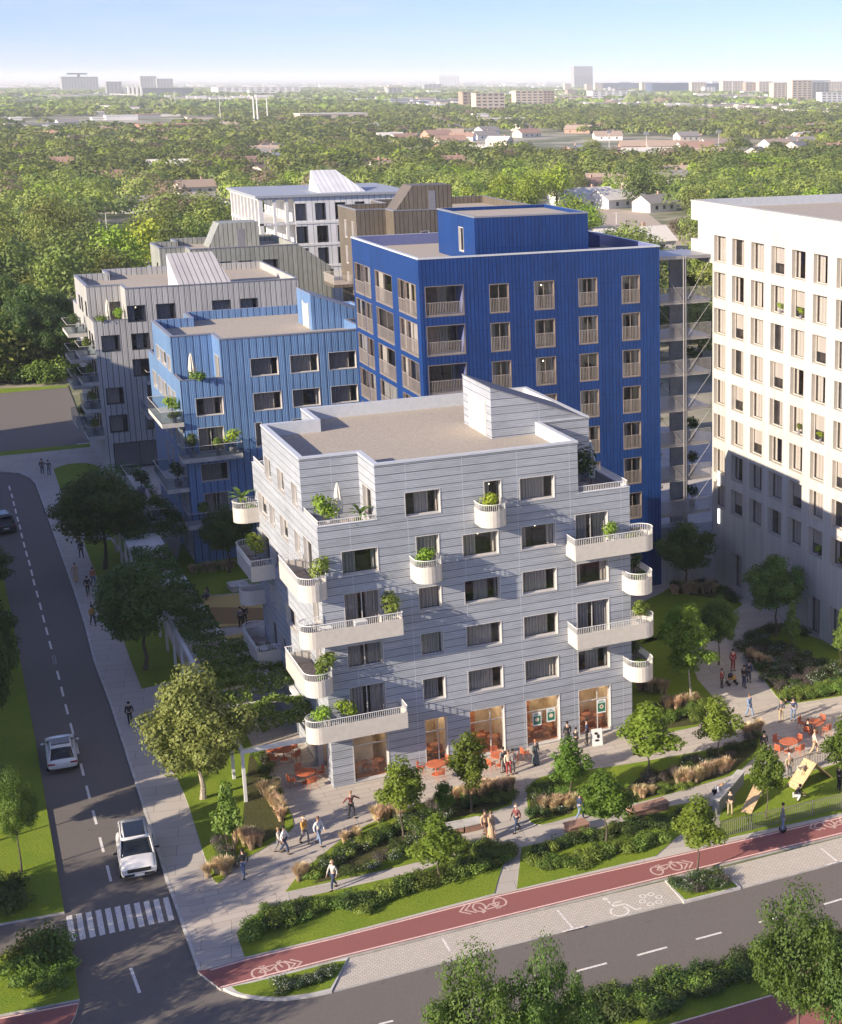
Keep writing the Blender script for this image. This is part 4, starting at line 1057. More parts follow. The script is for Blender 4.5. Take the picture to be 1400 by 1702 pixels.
# ------------------------------------------------ white block with a colonnade
EZ = 26.6
e0 = at(428, 325.5, EZ); e1 = at(389, 311, EZ); EX, EY = e0[0], e0[1]; EY1 = e1[1]; EX1 = at(684, 317, EZ)[0]
Eb = Bld('white_colonnade_block', (EX, EY, 0), 'white seamed block with an open colonnade and flat grey roof, farthest back', 'apartment block', 'apartment blocks of the new quarter')
wE = []
for row, (zb, pts) in enumerate([(22.9, [(491, 507, 340), (524, 540, 340), (557, 573, 335), (590, 605, 335), (622, 637, 332), (654, 668, 332)]), (19.6, [(464, 481, 375), (493, 510, 375), (527, 544, 372), (561, 577, 370)]), (16.4, [(499, 511, 400), (529, 545, 410), (562, 577, 405)]), (13.2, [(540, 553, 440), (574, 584, 432)])]):
    wE += pxwins(pts, EY, zb, 2.35, ['full', 'c2', 'mull', 'c2', 'mull', 'c2'][:len(pts)])
cw = 5.2
mb = MB(); used = []
ext_walls(mb, [(EX + cw, EY), (EX1, EY), (EX1, EY1), (EX + cw, EY1)], 0, EZ - .3, wE, 0, used)
for zc in (EZ - .35, EZ - 4.0, EZ - 7.2, EZ - 10.4, EZ - 13.6): mb.box(EX, EX + cw - .002, EY, EY1, zc - .3, zc, 0)
for zc in (EZ - 4.0, EZ - 7.2, EZ - 10.4, EZ - 13.6): mb.box(EX + cw, EX1, EY - .08, EY - .003, zc - .3, zc, 1)
Eb.part(mb, 'wall', [M['E'], M['white']])
cm = []
for i in range(9):
    y = EY + (EY1 - EY - .6) * i / 8
    m_ = MB(); m_.box(EX + .05, EX + .65, y, y + .5, 0, EZ - .651); cm.append(m_)
for i in range(1, 3):
    m_ = MB(); m_.box(EX + cw * i / 3 + .4, EX + cw * i / 3 + .8, EY + .02, EY + .5, 0, EZ - .651); cm.append(m_)
for m_ in cm: Eb.part(m_, 'column', M['white'])
mb = MB(); mb.box(EX - .4, EX1 + .4, EY - .4, EY1 + .4, EZ - .35, EZ, 0); Eb.part(mb, 'roof', M['zinc'])
for w in used: put_window(Eb, w, 'frameD', 0.25)
xa = onY(532, 312, EY + 2)[0]; xb = onY(608, 316, EY + 2)[0]; zrr = onY(531, 283, EY + 8)[2]
mb = MB(); mb.quad((xa, EY + 2, EZ + .003), (xb, EY + 2, EZ + .003), (xb - 2.6, EY + 9, zrr), (xa + .4, EY + 9, zrr), 0); mb.poly([(xa, EY + 2, EZ), (xa + .4, EY + 9, zrr), (xa, EY + 9, EZ)], 0); mb.poly([(xb, EY + 2, EZ), (xb, EY + 9, EZ), (xb - 2.6, EY + 9, zrr)], 0); mb.quad((xb, EY + 9, EZ), (xa, EY + 9, EZ), (xa + .4, EY + 9, zrr), (xb - 2.6, EY + 9, zrr), 0)
Eb.part(mb, 'stair_head', M['Eroof'])
# ------------------------------------------------ cobalt tower
GX, GY, GX1, GY1, GZ = 35.75, 115.82, 56.45, 135.0, 29.55
wG = []
rows = [24.95 - 3.1 * i for i in range(8)]
cols = [onY(u, 487, GY)[0] for u in (814.5, 845.5, 889, 921, 962.5, 992.5, 1034.5, 1063)]
for i, zb in enumerate(rows):
    wG.append(('F', GY, GX + .5, GX + 3.55, zb + .05, zb + 2.35, 'loggia'))
    for j in range(4):
        wG.append(('F', GY, cols[2 * j], cols[2 * j + 1], zb, zb + 2.25, 'rail' if (i * 3 + j * 5) % 4 else 'mull'))
lw = []
def zx(x, y): return 570 + x / 4.667, 330 + y / 4.667
for x0, x1, y in ((95, 160, 590), (168, 214, 615), (254, 380, 670), (432, 480, 720), (486, 568, 755)):
    u0, v0 = zx(x0, y); u1, v1 = zx(x1, y); ya = onX(u0, v0, GX)[1]; yb = onX(u1, v1, GX)[1]; lw.append((min(ya, yb), max(ya, yb)))
lw[-1] = (max(lw[-1][0], GY + .3), lw[-1][1]); lw[0] = (lw[0][0], min(lw[0][1], GY1 - .3))
for i, zb in enumerate(rows):
    for j, (a, c) in enumerate(lw): wG.append(('L', GX, a, c, zb - .15, zb + 2.45, 'gl' if (i + j) % 3 else 'mull'))
Gb = Bld('cobalt_tower', (GX, GY, 0), 'tall cobalt blue board-clad tower with french windows', 'apartment tower')
polyG = [(GX, GY), (GX1, GY), (GX1, GY1), (GX, GY1)]
mb = MB(); used = []; ext_walls(mb, polyG, 0, GZ, wG, 0, used); Gb.part(mb, 'wall', [M['G']])
pp = MB(); pf = MB(); roof_tray(pp, pf, polyG, GZ, 0.9, t=0.25); Gb.part(pp, 'parapet', [M['G2'], M['trim']]); Gb.part(pf, 'roof', M['gravel'])
railmat = flat('bronze_rail', (0.42, 0.37, 0.34), 0.4, 0.2, 0.04)
RK = {}
def french_rail(b, o, w, h, d=0.0):
    k = (round(w, 2), round(h, 2))
    if k not in RK:
        r_ = MB(); n = max(3, int(w / 0.13))
        for i in range(n + 1): x = w * i / n; r_.box(x - .01, x + .01, -.03, -.01, 0.05, h)
        r_.box(0, w, -.035, -.005, h, h + .035); r_.box(0, w, -.035, -.005, 0.03, .06)
        RK[k] = r_.mesh('railing', railmat)
    return mkobj('railing', RK[k], o)
bluew = flat('blue_sheer_curtain', (0.10, 0.11, 0.22), 0.8)
for w in used:
    if w[6] == 'loggia':
        # open loggia: a recess 1.6 m deep with its own floor, side walls and glazed back
        x0, x1, za, zb = w[2], w[3], w[4], w[5]; dp = 1.7
        mb = MB(); y0, y1 = GY, GY + dp
        mb.quad((x0, y0, za), (x1, y0, za), (x1, y1, za), (x0, y1, za), 1); mb.quad((x0, y0, zb), (x0, y1, zb), (x1, y1, zb), (x1, y0, zb), 0)
        mb.quad((x0, y0, za), (x0, y1, za), (x0, y1, zb), (x0, y0, zb), 0); mb.quad((x1, y1, za), (x1, y0, za), (x1, y0, zb), (x1, y1, zb), 0)
        for a, c, e, f in ((x0 - .06, x0, za - .06, zb + .06), (x1, x1 + .06, za - .06, zb + .06), (x0, x1, za - .06, za - .003), (x0, x1, zb + .003, zb + .06)): mb.box(a, c, y0 - .02, y0 + .12, e, f, 2)
        lo = Gb.part(mb, 'loggia', [M['G2'], M['conc'], M['frameG']])
        kt = wkit(x1 - x0, zb - za, 0.1, 'frameG', 'c2' if (int(za) % 2) else 'rail')
        bo = mkobj('window', kt['frame'], lo, (x0, y1, za)); bo.location = (x0, y1 - .0, za)
        bo.parent = lo; bo.location = (x0, y1, za)
        # third level only: pane and interior go straight under the loggia
        for nm in ('glass', 'room'): mkobj({'glass': 'pane', 'room': 'interior'}[nm], kt[nm], lo, (x0, y1, za))
        for cme in kt['curtains']: mkobj('curtain', cme, lo, (x0, y1, za))
        r_ = MB(); bar_rail(r_, (x0, y0 + .04), (x1, y0 + .04), za + .06, za + 1.05, 0.13); rr_ = r_.build('railing', railmat, lo, loc=(0, 0, 0))
    elif w[6] == 'gl':
        fc, pl, a0, a1, za, zb, kind = w
        o = put_window(Gb, (fc, pl, a0, a1, za, zb, 'c2' if int(a0 * 3 + za) % 2 else 'rail'), 'frameG', 0.16); french_rail(Gb, o, a1 - a0, 1.25)
    else:
        o = put_window(Gb, w, 'frameG', 0.24); french_rail(Gb, o, w[3] - w[2], 1.1)
# roof block with its own parapet, and a raking wall
bx0, bx1, by0, by1, bz = 41.2, 51.0, GY + 2.2, GY + 11.5, 32.35
mb = MB(); pb = [(bx0, by0), (bx1, by0), (bx1, by1), (bx0, by1)]
ext_walls(mb, pb, GZ - .9, bz, [('L', bx0, by0 + 2.8, by0 + 3.9, GZ - .2, GZ + 1.7, 'c4')], 0, used)
sb = Gb.part(mb, 'roof_house', [M['G']]); pp = MB(); pf = MB(); roof_tray(pp, pf, pb, bz, 0.25, t=0.25)
pq = pp.build('parapet', [M['G'], M['trimdark']], sb, loc=(0, 0, 0)); pq = pf.build('roof', M['gravel'], sb, loc=(0, 0, 0))
k_ = wkit(1.1, 1.9, 0.2, 'frame', 'full'); wo_ = mkobj('window', k_['frame'], sb, (bx0, by0 + 3.9, GZ - .2), -math.pi / 2)
mkobj('pane', k_['glass'], sb, (bx0, by0 + 3.9, GZ - .2), -math.pi / 2); mkobj('interior', k_['room'], sb, (bx0, by0 + 3.9, GZ - .2), -math.pi / 2)
mb = MB(); yr = GY + 9.5
mb.poly([(bx1, yr, GZ - .9), (GX1 - 1.2, yr, GZ - .9), (GX1 - 1.2, yr, GZ + .05), (bx1, yr, bz - .9)], 0); mb.poly([(bx1, yr + .3, GZ - .9), (bx1, yr + .3, bz - .9), (GX1 - 1.2, yr + .3, GZ + .05), (GX1 - 1.2, yr + .3, GZ - .9)], 0)
mb.quad((bx1, yr, bz - .9), (GX1 - 1.2, yr, GZ + .05), (GX1 - 1.2, yr + .3, GZ + .05), (bx1, yr + .3, bz - .9), 1)
Gb.part(mb, 'raking_wall', [M['G'], M['G']])

# ------------------------------------------------ cream tower at the right
HX, HZ = 61.56, 32.85; HY1 = 120.0; HY0 = 66.0
def zh(x, y): return 1050 + x / 4.0, 320 + y / 4.0
hc = []
for x0, x1, y in ((551, 627, 280), (671, 750, 300), (798, 882, 328), (932, 1020, 350), (1070, 1160, 380), (1214, 1308, 405), (1368, 1470, 435)):
    ya = onX(*zh(x0, y), HX)[1]; yb = onX(*zh(x1, y), HX)[1]; hc.append((yb, ya))
dY = hc[-2][0] - hc[-1][0]
for k in range(6): a, c = hc[-1]; hc.append((a - 3.15, c - 3.15))
hr = [28.02 - 3.06 * i for i in range(8)]
kk = ['full', 'blind', 'c2', 'c3', 'c4', 'blind', 'full', 'c1']
wH = []
for j, (a, c) in enumerate(hc):
    if a < HY0 + 1: continue
    for i, zb in enumerate(hr):
        if zb < 4: continue
        wH.append(('L', HX, a, c, zb, zb + 2.2, kk[(j * 3 + (i % 3) * (1 if j != 0 else 0) + (i // 4)) % 8] if j else 'full'))
gd = [(1218, 1233, 945), (1344, 1363, 1030), (1379, 1400, 1050)]
for (u0, u1, v) in gd:
    ya = onX(u0, v, HX)[1]; yb = onX(u1, v, HX)[1]; wH.append(('L', HX, yb, ya, 0.08, 3.2, 'door'))
Hb = Bld('cream_tower', (HX, HY0, 0), 'long cream residential tower with a grid of deep square windows, at the right', 'apartment tower')
polyH = [(HX, HY0), (HX + 26, HY0), (HX + 26, 116.0), (HX, 116.0)]
mb = MB(); used = []
ext_walls(mb, polyH, 0, 27.8, wH, 0, used)
topH = [(HX, HY0), (HX + 26, HY0), (HX + 26, HY1), (HX, HY1)]
ext_walls(mb, [(HX, HY0), (HX + 26, HY0), (HX + 26, 118.7), (HX, 118.7)], 27.8, 31.2, wH, 0, used)
ext_walls(mb, [(HX, HY0), (HX + 26, HY0), (HX + 26, HY1), (HX, HY1)], 31.2, HZ, [], 0, used)
mb.quad((HX, 118.7, 31.2), (HX, HY1, 31.2), (HX + 26, HY1, 31.2), (HX + 26, 118.7, 31.2), 0)
mb.box(HX, HX + 26, 118.703, HY1, 27.9, 29.6, 0)
Hb.part(mb, 'wall', [M['H']]); pp = MB(); pf = MB(); roof_tray(pp, pf, topH, HZ, 0.7, t=0.6, cop=0.02); Hb.part(pp, 'parapet', [M['parapet'], M['H']]); Hb.part(pf, 'roof', M['gravel'])
for w in used: put_window(Hb, w, 'frameH', 0.42)
for k_, z_ in enumerate((8.6, 5.2)):
    mb = MB(); mb.box(HX - .12, HX - .003, 114.55, 114.75, z_, z_ + 1.3); Hb.part(mb, 'wall_lamp', emit('wall_lamp_glow_%d' % k_, (1, .95, .88), 1.3))
pots_in_H = [w for w in used if w[6] in ('c4',)]
# rows of hidden windows would sit on the short end: leave them out, nothing of it shows

# ------------------------------------------------ open gallery between the two towers
KX0, KX1, KY0, KY1 = GX1 + .004, HX - .004, 116.3, 121.0
Kb = Bld('open_gallery', (KX0, KY0, 0), 'open steel gallery with mesh balustrades between the cobalt and cream towers', 'gallery')
stg = flat('galvanised_steel', (0.35, 0.335, 0.33), 0.5, 0.2, 0.05)
kz = [24.75 - 3.1 * i for i in range(7)]
for z in kz + [28.55]:
    mb = MB(); mb.box(KX0, KX1, KY0, KY1, z - .28, z, 0); Kb.part(mb, 'deck' if z < 28 else 'roof', stg if z < 28 else M['trimdark'])
for z in kz:
    r_ = MB(); bar_rail(r_, (KX0, KY0 - .04), (KX1, KY0 - .04), z - .1, z + 1.15, 0.11)
    for q_ in resample([(KX0, KY0 - .04), (KX1, KY0 - .04)], .11): r_.box(q_[0] - .017, q_[0] + .017, KY0 - .045, KY0 - .035, z - .1, z + 1.13)
    Kb.part(r_, 'railing', stg)
xm = (KX0 + KX1) / 2 - .15
for x in (xm, xm + .2):
    mb = MB(); mb.box(x, x + .06, KY0 - .16, KY0 - .07, 3.9, 28.5); Kb.part(mb, 'post', stg)
for i in range(len(kz)):
    zt_ = (28.3 if i == 0 else kz[i - 1] - .2)
    for (xa, za, xb, zb) in ((KX0 + .1, zt_ - .3, xm - .1, kz[i] + .1), (xm + .4, kz[i] + .1, KX1 - .1, zt_ - .1)):
        mb = MB(); mb.tube((xa, KY0 - .1, za), (xb, KY0 - .1, zb), 0.016, 0.016, 5); Kb.part(mb, 'brace', stg)
mb = MB(); mb.box(KX0, KX0 + 2.0, KY1 - .25, KY1 - .003, 3.9, 28.26, 0); Kb.part(mb, 'back_wall', flat('mauve_grey_cladding', (0.17, 0.16, 0.20), 0.6))
mb = MB(); mb.box(KX1 - 1.7, KX1, KY1 - .25, KY1 - .003, 3.9, 28.26, 0); Kb.part(mb, 'back_wall', M['conc'])
mb = MB(); mb.box(KX0, KX1, KY0 - .6, KY0 - .3, 0, 3.95, 0); mb.box(KX0, KX1, KY0 - .3, KY1, 3.5, 3.8, 0); Kb.part(mb, 'podium_wall', M['H'])
mb = MB(); mb.quad((KX0, KY0 - .45, 3.95), (KX1, KY0 - .45, 3.95), (KX1, KY0 - .45, 5.1), (KX0, KY0 - .45, 5.1)); Kb.part(mb, 'glass_balustrade', M['glassb'])

# ------------------------------------------------ the block over the street whose shadow lies on the road (outside the picture's left edge)
OB = Bld('street_block', (-30, 89.4, 0), 'long grey apartment block across the street, past the left edge of the picture', 'apartment block')
wO = [('R', -14.0, 91.5 + 4.1 * i, 93.4 + 4.1 * i, 1.2 + 3.1 * k, 2.9 + 3.1 * k, ['c1', 'c2', 'c3'][(i + k) % 3]) for i in range(0, 26, 2) for k in range(7)]
pO = [(-30, 89.4), (-14, 89.4), (-14, 199), (-30, 199)]
mb = MB(); used = []; ext_walls(mb, pO, 0, 26.2, wO, 0, used); OB.part(mb, 'wall', [M['C']]); pp = MB(); pf = MB(); roof_tray(pp, pf, pO, 26.2, .8); OB.part(pp, 'parapet', [M['C'], M['trimdark']]); OB.part(pf, 'roof', M['gravel'])
for w in used: put_window(OB, w, 'frameD', .3)

# ------------------------------------------------ pergola along the left row
PG = Bld('pergola', (15.3, 89.7, 0), 'long white concrete pergola overgrown with climbers beside the lilac block', 'pergola')
def pgpart(nm, *bx):
    mb = MB(); mb.box(*bx); PG.part(mb, nm, M['white'])
yy = [89.75 + 3.62 * i for i in range(17)]
for y in yy: pgpart('column', 15.2, 15.38, y - .09, y + .09, 0, 3.2)
pgpart('long_beam', 15.17, 15.41, 89.6, 148, 3.2, 3.5)
pgpart('long_beam', 17.9, 18.14, 108.6, 140, 3.2, 3.5)
pgpart('long_beam', 20.2, 20.5, 90.0, 107.5, 3.2, 3.5)
for i, y in enumerate(yy):
    x1 = 20.19 if y < 108 else 17.89
    pgpart('cross_beam', 15.412, x1, y - .1, y + .1, 3.22, 3.48)
for (y0, y1) in ((117.5, 121.0), (124.8, 128.4), (133, 140)): pgpart('roof_slab', 15.42, 17.88, y0 + .1, y1 - .1, 3.3, 3.45)
# ================================================================== vegetation
def leaf_quads(rng, P, Nn, size, jitter=0.35, aspect=0.62):
    """P: (n,3) centres, Nn: (n,3) normals"""
    n = len(P)
    t = rng.normal(size=(n, 3)); t -= (t * Nn).sum(1)[:, None] * Nn; t /= np.linalg.norm(t, axis=1)[:, None] + 1e-9
    b = np.cross(Nn, t)
    s = size * (1 + jitter * rng.uniform(-1, 1, n))[:, None]
    # a kite: pointed at one end, like a leaf
    V = np.stack([P - t * s * .5, P + b * s * aspect * .5 - t * s * .05, P + t * s * .5, P - b * s * aspect * .5 - t * s * .05], 1)
    return V
def unit(rng, n):
    v = rng.normal(size=(n, 3)); return v / np.linalg.norm(v, axis=1)[:, None]
def lobed_cloud(rng, lobes, n, size, shell=0.55, up=0.35):
    """lobes: list of (centre, radii); leaves spread through the outer part of every lobe"""
    w = np.array([r[0] * r[1] * r[2] for c, r in lobes]) ** 0.72; w /= w.sum()
    cnt = rng.multinomial(n, w); Ps = []; Ns = []
    for (c, r), k in zip(lobes, cnt):
        d = unit(rng, k); rad = (shell + (1 - shell) * rng.uniform(0, 1, k) ** 0.7)[:, None]
        bump = 1 + 0.16 * np.sin(d[:, :1] * 7 + c[0] * 5) * np.cos(d[:, 1:2] * 6 + c[1] * 3)
        P = np.array(c) + d * np.array(r) * rad * bump
        nn = d * 1.0 + unit(rng, k) * 0.62 + np.array([0, 0, up]); nn /= np.linalg.norm(nn, axis=1)[:, None]
        Ps.append(P); Ns.append(nn)
    return leaf_quads(rng, np.concatenate(Ps), np.concatenate(Ns), size)
def tree_lobes(rng, R_, H, zc, nl=16, flat_=0.8, conic=0.0, rl=0.42):
    """lobes inside an ellipsoid crown of radius R_, height H centred at zc"""
    out = []
    for i in range(nl):
        d = unit(rng, 1)[0]; rr = rng.uniform(0.35, 0.72)
        z = d[2] * rr * H / 2
        s = 1 - conic * max(0, z / (H / 2) + 0.3)
        q = R_ * rl * rng.uniform(0.7, 1.25) * max(0.45, s)
        out.append(((d[0] * rr * R_ * s, d[1] * rr * R_ * s, zc + z), (q, q, q * flat_)))
    out.append(((0, 0, zc), (R_ * .5, R_ * .5, H * .34)))
    out.append(((0, 0, zc + H * .36), (R_ * .34, R_ * .34, H * .16)))
    return out
def trunk_mesh(name, rng, h, r, lobes, mat, stems=1, limbs=7, lean=0.04):
    mb = MB()
    for s_ in range(stems):
        ax, ay = (0, 0) if stems == 1 else (rng.uniform(-.25, .25), rng.uniform(-.25, .25))
        pts = [(ax, ay, 0)]
        for k in range(1, 5):
            pts.append((pts[-1][0] + rng.uniform(-lean, lean) * h + (0.04 * h * (ax > 0) - 0.02 * h if stems > 1 else 0), pts[-1][1] + rng.uniform(-lean, lean) * h, h * k / 4))
        for k in range(4):
            mb.tube(pts[k], pts[k + 1], r * (1.25 if k == 0 else 1 - k * .18), r * (1 - (k + 1) * .18), 7, caps=False)
        top = pts[-1]; mid = pts[3]
        for i in range(limbs):
            c = lobes[(i * 3 + s_) % len(lobes)][0]; st = mid if i % 2 else top
            m_ = ((st[0] + c[0]) / 2 + rng.uniform(-.1, .1), (st[1] + c[1]) / 2, (st[2] * 1.1 + c[2]) / 2 + .1)
            mb.tube(st, m_, r * .34, r * .2, 5, caps=False); mb.tube(m_, c, r * .2, r * .05, 5, caps=False)
    return mb.mesh(name, mat)
TREES = {}
def tree_kind(key, seed, R_, H, z0, n, leaf, lmat, bark='bark', tr=0.11, stems=1, nl=16, conic=0.0, shell=0.5, rl=0.42, up=.35):
    """unit-size master meshes; z0: height of the crown's underside; total height z0+H"""
    rng = np.random.default_rng(seed)
    lb = tree_lobes(rng, R_, H, z0 + H / 2, nl, conic=conic, rl=rl)
    V = lobed_cloud(rng, lb, n, leaf, shell, up)
    cm = quads_mesh('crown', V, [M[lmat]])
    tm = trunk_mesh('trunk', rng, z0 + H * .35, tr, lb, M[bark], stems)
    TREES[key] = (cm, tm, z0 + H, R_)
def plant_tree(key, x, y, h, w=None, rz=None, name='street_tree', label='', group=None, cat='tree', z=0.0, mats=None):
    cm, tm, th, tr = TREES[key]
    s = h / th; sw = s if w is None else w / (2 * tr)
    e = empty(name, (x, y, z), label, cat, group, RND.uniform(0, 6.28) if rz is None else rz); e.scale = (sw, sw, s)
    c = mkobj('crown', cm, e); mkobj('trunk', tm, e)
    return e
tree_kind('mapleA', 11, 1.75, 3.8, 1.3, 4600, .18, 'leafA', tr=.06, nl=30, conic=.3, rl=.28, shell=.45)
tree_kind('mapleB', 12, 1.85, 3.5, 1.4, 4600, .18, 'leafA', tr=.06, nl=28, conic=.2, rl=.29, shell=.45)
tree_kind('mapleC', 13, 1.65, 4.1, 1.2, 4600, .18, 'leafA', tr=.06, nl=32, conic=.35, rl=.28, shell=.45)
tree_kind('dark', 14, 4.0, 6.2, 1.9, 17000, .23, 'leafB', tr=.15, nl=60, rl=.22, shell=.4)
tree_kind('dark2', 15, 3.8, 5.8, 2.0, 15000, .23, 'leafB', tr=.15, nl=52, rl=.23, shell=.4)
tree_kind('plane', 16, 3.7, 6.8, .7, 24000, .20, 'leafY', tr=.16, nl=70, rl=.22, bark='palebark', shell=.4)
tree_kind('slim', 17, 1.0, 3.2, .4, 2400, .15, 'leafS', tr=.03, stems=3, nl=22, conic=.5, rl=.3)
tree_kind('tallgreen', 18, 1.75, 5.5, 1.6, 5200, .19, 'leafA', tr=.08, nl=34, conic=.1, rl=.28, bark='palebark')
tree_kind('big', 19, 4.8, 7.8, 2.2, 15000, .19, 'leafM', tr=.17, nl=60, rl=.17, shell=.35)

def px_tree(key, bu, bv, tv, wpx, name, label, group=None, **kw):
    """foot at pixel (bu,bv), crown top at pixel row tv, crown wpx wide"""
    p = at(bu, bv); top = onY(bu, tv, p[1]); k = proj(p)[2]
    return plant_tree(key, p[0], p[1], top[2], w=wpx * 1.2 * k / F_PX, name=name, label=label, group=group, **kw)
GR = 'young maples planted in the plaza beds'
px_tree('mapleA', 671, 1390, 1256, 90, 'maple_tree', 'young maple with pale trunk at the left end of the plaza beds', GR)
px_tree('mapleB', 784, 1350, 1216, 88, 'maple_tree', 'young maple in front of the cafe window, in the bed with tan grass', GR)
px_tree('mapleC', 731, 1469, 1352, 96, 'maple_tree', 'low young maple on the lawn above the cycle path, left of the narrow footway', GR)
px_tree('mapleB', 741, 1368, 1298, 44, 'maple_tree', 'smallest dark young maple between two bigger ones beside the stone bench', GR)
px_tree('mapleA', 948, 1338, 1224, 78, 'maple_tree', 'young maple in front of the shop door with posters', GR)
px_tree('mapleB', 1006, 1408, 1280, 108, 'maple_tree', 'wide young maple over the brick bench in the middle of the beds', GR)
px_tree('mapleC', 1077, 1299, 1168, 116, 'maple_tree', 'young maple at the right corner of the lilac block, on the long lawn', GR)
px_tree('mapleA', 1193, 1268, 1157, 88, 'maple_tree', 'young maple over the smoky shrubs right of the corner lawn', GR)
px_tree('mapleC', 1160, 1452, 1322, 98, 'maple_tree', 'young maple on the small planted island of the parking strip', GR)
px_tree('mapleB', 1273, 1362, 1238, 72, 'maple_tree', 'young maple inside the fenced dog run', GR)
px_tree('mapleA', 1402, 1322, 1188, 78, 'maple_tree', 'young maple at the right edge of the picture beside the railing', GR)
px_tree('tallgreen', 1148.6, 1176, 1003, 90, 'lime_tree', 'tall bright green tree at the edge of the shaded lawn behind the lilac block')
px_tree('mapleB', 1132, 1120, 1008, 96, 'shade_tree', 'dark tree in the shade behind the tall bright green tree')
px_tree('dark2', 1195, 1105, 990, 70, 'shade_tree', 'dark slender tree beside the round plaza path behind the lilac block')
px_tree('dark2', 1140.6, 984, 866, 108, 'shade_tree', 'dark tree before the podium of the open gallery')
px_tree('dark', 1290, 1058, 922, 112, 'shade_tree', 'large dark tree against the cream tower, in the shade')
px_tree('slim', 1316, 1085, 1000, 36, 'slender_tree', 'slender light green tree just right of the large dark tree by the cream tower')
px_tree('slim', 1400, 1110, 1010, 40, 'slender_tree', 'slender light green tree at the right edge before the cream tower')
px_tree('dark', 175, 946, 778, 165, 'plane_tree', 'dark spreading tree on the far grass strip of the shaded street')
px_tree('dark', 242, 1114, 930, 175, 'plane_tree', 'biggest dark tree on the shaded grass strip beside the pergola')
px_tree('plane', 337.5, 1328, 1100, 185, 'plane_tree', 'sunlit yellow-green tree at the pergola end')
px_tree('slim', 384, 1420, 1296, 60, 'slender_tree', 'slender multi-stemmed tree among tan grasses at the plaza corner')
px_tree('dark2', 382, 952, 838, 92, 'courtyard_tree', 'dark tree in the courtyard between the lilac and the sky blue block')
px_tree('dark2', 372, 868, 820, 60, 'courtyard_tree', 'small dark tree at the foot of the sky blue facade')
# west verge
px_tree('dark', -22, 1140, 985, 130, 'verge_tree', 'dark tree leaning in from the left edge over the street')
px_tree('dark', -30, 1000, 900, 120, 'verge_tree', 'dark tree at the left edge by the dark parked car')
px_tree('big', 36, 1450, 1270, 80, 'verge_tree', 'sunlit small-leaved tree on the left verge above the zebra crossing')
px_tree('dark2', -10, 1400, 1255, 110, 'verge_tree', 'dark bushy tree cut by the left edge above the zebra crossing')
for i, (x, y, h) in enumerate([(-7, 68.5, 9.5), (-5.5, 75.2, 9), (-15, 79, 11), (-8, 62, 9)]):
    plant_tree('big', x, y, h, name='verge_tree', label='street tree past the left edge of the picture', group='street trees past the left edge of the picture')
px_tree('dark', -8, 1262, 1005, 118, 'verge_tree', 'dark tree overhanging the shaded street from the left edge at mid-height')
# foreground
px_tree('big', 800, 1900, 1562, 190, 'foreground_tree', 'big tree crown rising from the bottom edge, the left one of two')
px_tree('big', 1325, 1780, 1468, 195, 'foreground_tree', 'big foreground tree at the lower right with visible dark limbs')
px_tree('big', 915, 1880, 1552, 150, 'foreground_tree', 'second big crown rising from the bottom edge, right of the first')
px_tree('dark2', 1420, 1800, 1560, 140, 'foreground_tree', 'dark foreground tree in the lower right corner')

# ---- shrubs
SHR = {}
def shrub_kind(key, seed, lmat, n=900, leaf=.12, nl=7, h=1.0, flowers=0):
    rng = np.random.default_rng(seed)
    lb = [((rng.uniform(-.55, .55), rng.uniform(-.55, .55), h * rng.uniform(.3, .55)), (rng.uniform(.32, .5),) * 2 + (h * rng.uniform(.3, .45),)) for _ in range(nl)]
    V = lobed_cloud(rng, lb, n, leaf, .5, .5); V[:, :, 2] = np.maximum(V[:, :, 2], .01)
    fm = np.zeros(n, int)
    if flowers:
        k = (V[:, 0, 2] > h * .45) & (rng.uniform(size=n) < flowers); fm[k] = 1
    SHR[key] = quads_mesh('foliage', V, [M[lmat], M['flower']], fm)
for i in range(3): shrub_kind('g%d' % i, 40 + i, 'leafS')
for i in range(2): shrub_kind('d%d' % i, 50 + i, 'leafD')
for i in range(2): shrub_kind('w%d' % i, 60 + i, 'leafD', n=1300, leaf=.10, flowers=.14)
for i in range(2): shrub_kind('p%d' % i, 70 + i, 'purple', n=1200, leaf=.09)
def tuft(key, seed, n=420, h=1.0, mat='straw'):
    rng = np.random.default_rng(seed)
    a = rng.uniform(0, 2 * math.pi, n); r0 = rng.uniform(0, .16, n); lean = rng.uniform(.05, .55, n); hh = h * rng.uniform(.6, 1.05, n)
    base = np.stack([r0 * np.cos(a), r0 * np.sin(a), np.zeros(n)], 1)
    d = np.stack([np.cos(a), np.sin(a), np.zeros(n)], 1); side = np.stack([-np.sin(a), np.cos(a), np.zeros(n)], 1) * .016
    mid = base + d * lean[:, None] * .35 * hh[:, None]; mid[:, 2] = hh * .62
    top = base + d * lean[:, None] * hh[:, None]; top[:, 2] = hh * rng.uniform(.8, 1, n)
    V = np.concatenate([np.stack([base - side, base + side, mid + side * 1.4, mid - side * 1.4], 1), np.stack([mid - side * 1.6, mid + side * 1.6, top + side * .5, top - side * .5], 1)])
    SHR[key] = quads_mesh('blades', V, [M[mat]])
tuft('t0', 80); tuft('t1', 81, 500, .9)
def shrub(key, x, y, w, h, name, label, group, z=.03, cat='shrub'):
    me = SHR[key]; o = mkobj(name, me, None, (x, y, z), RND.uniform(0, 6.28)); o.scale = (w / 1.6, w / 1.6, h)
    return tag(o, label, cat, group)
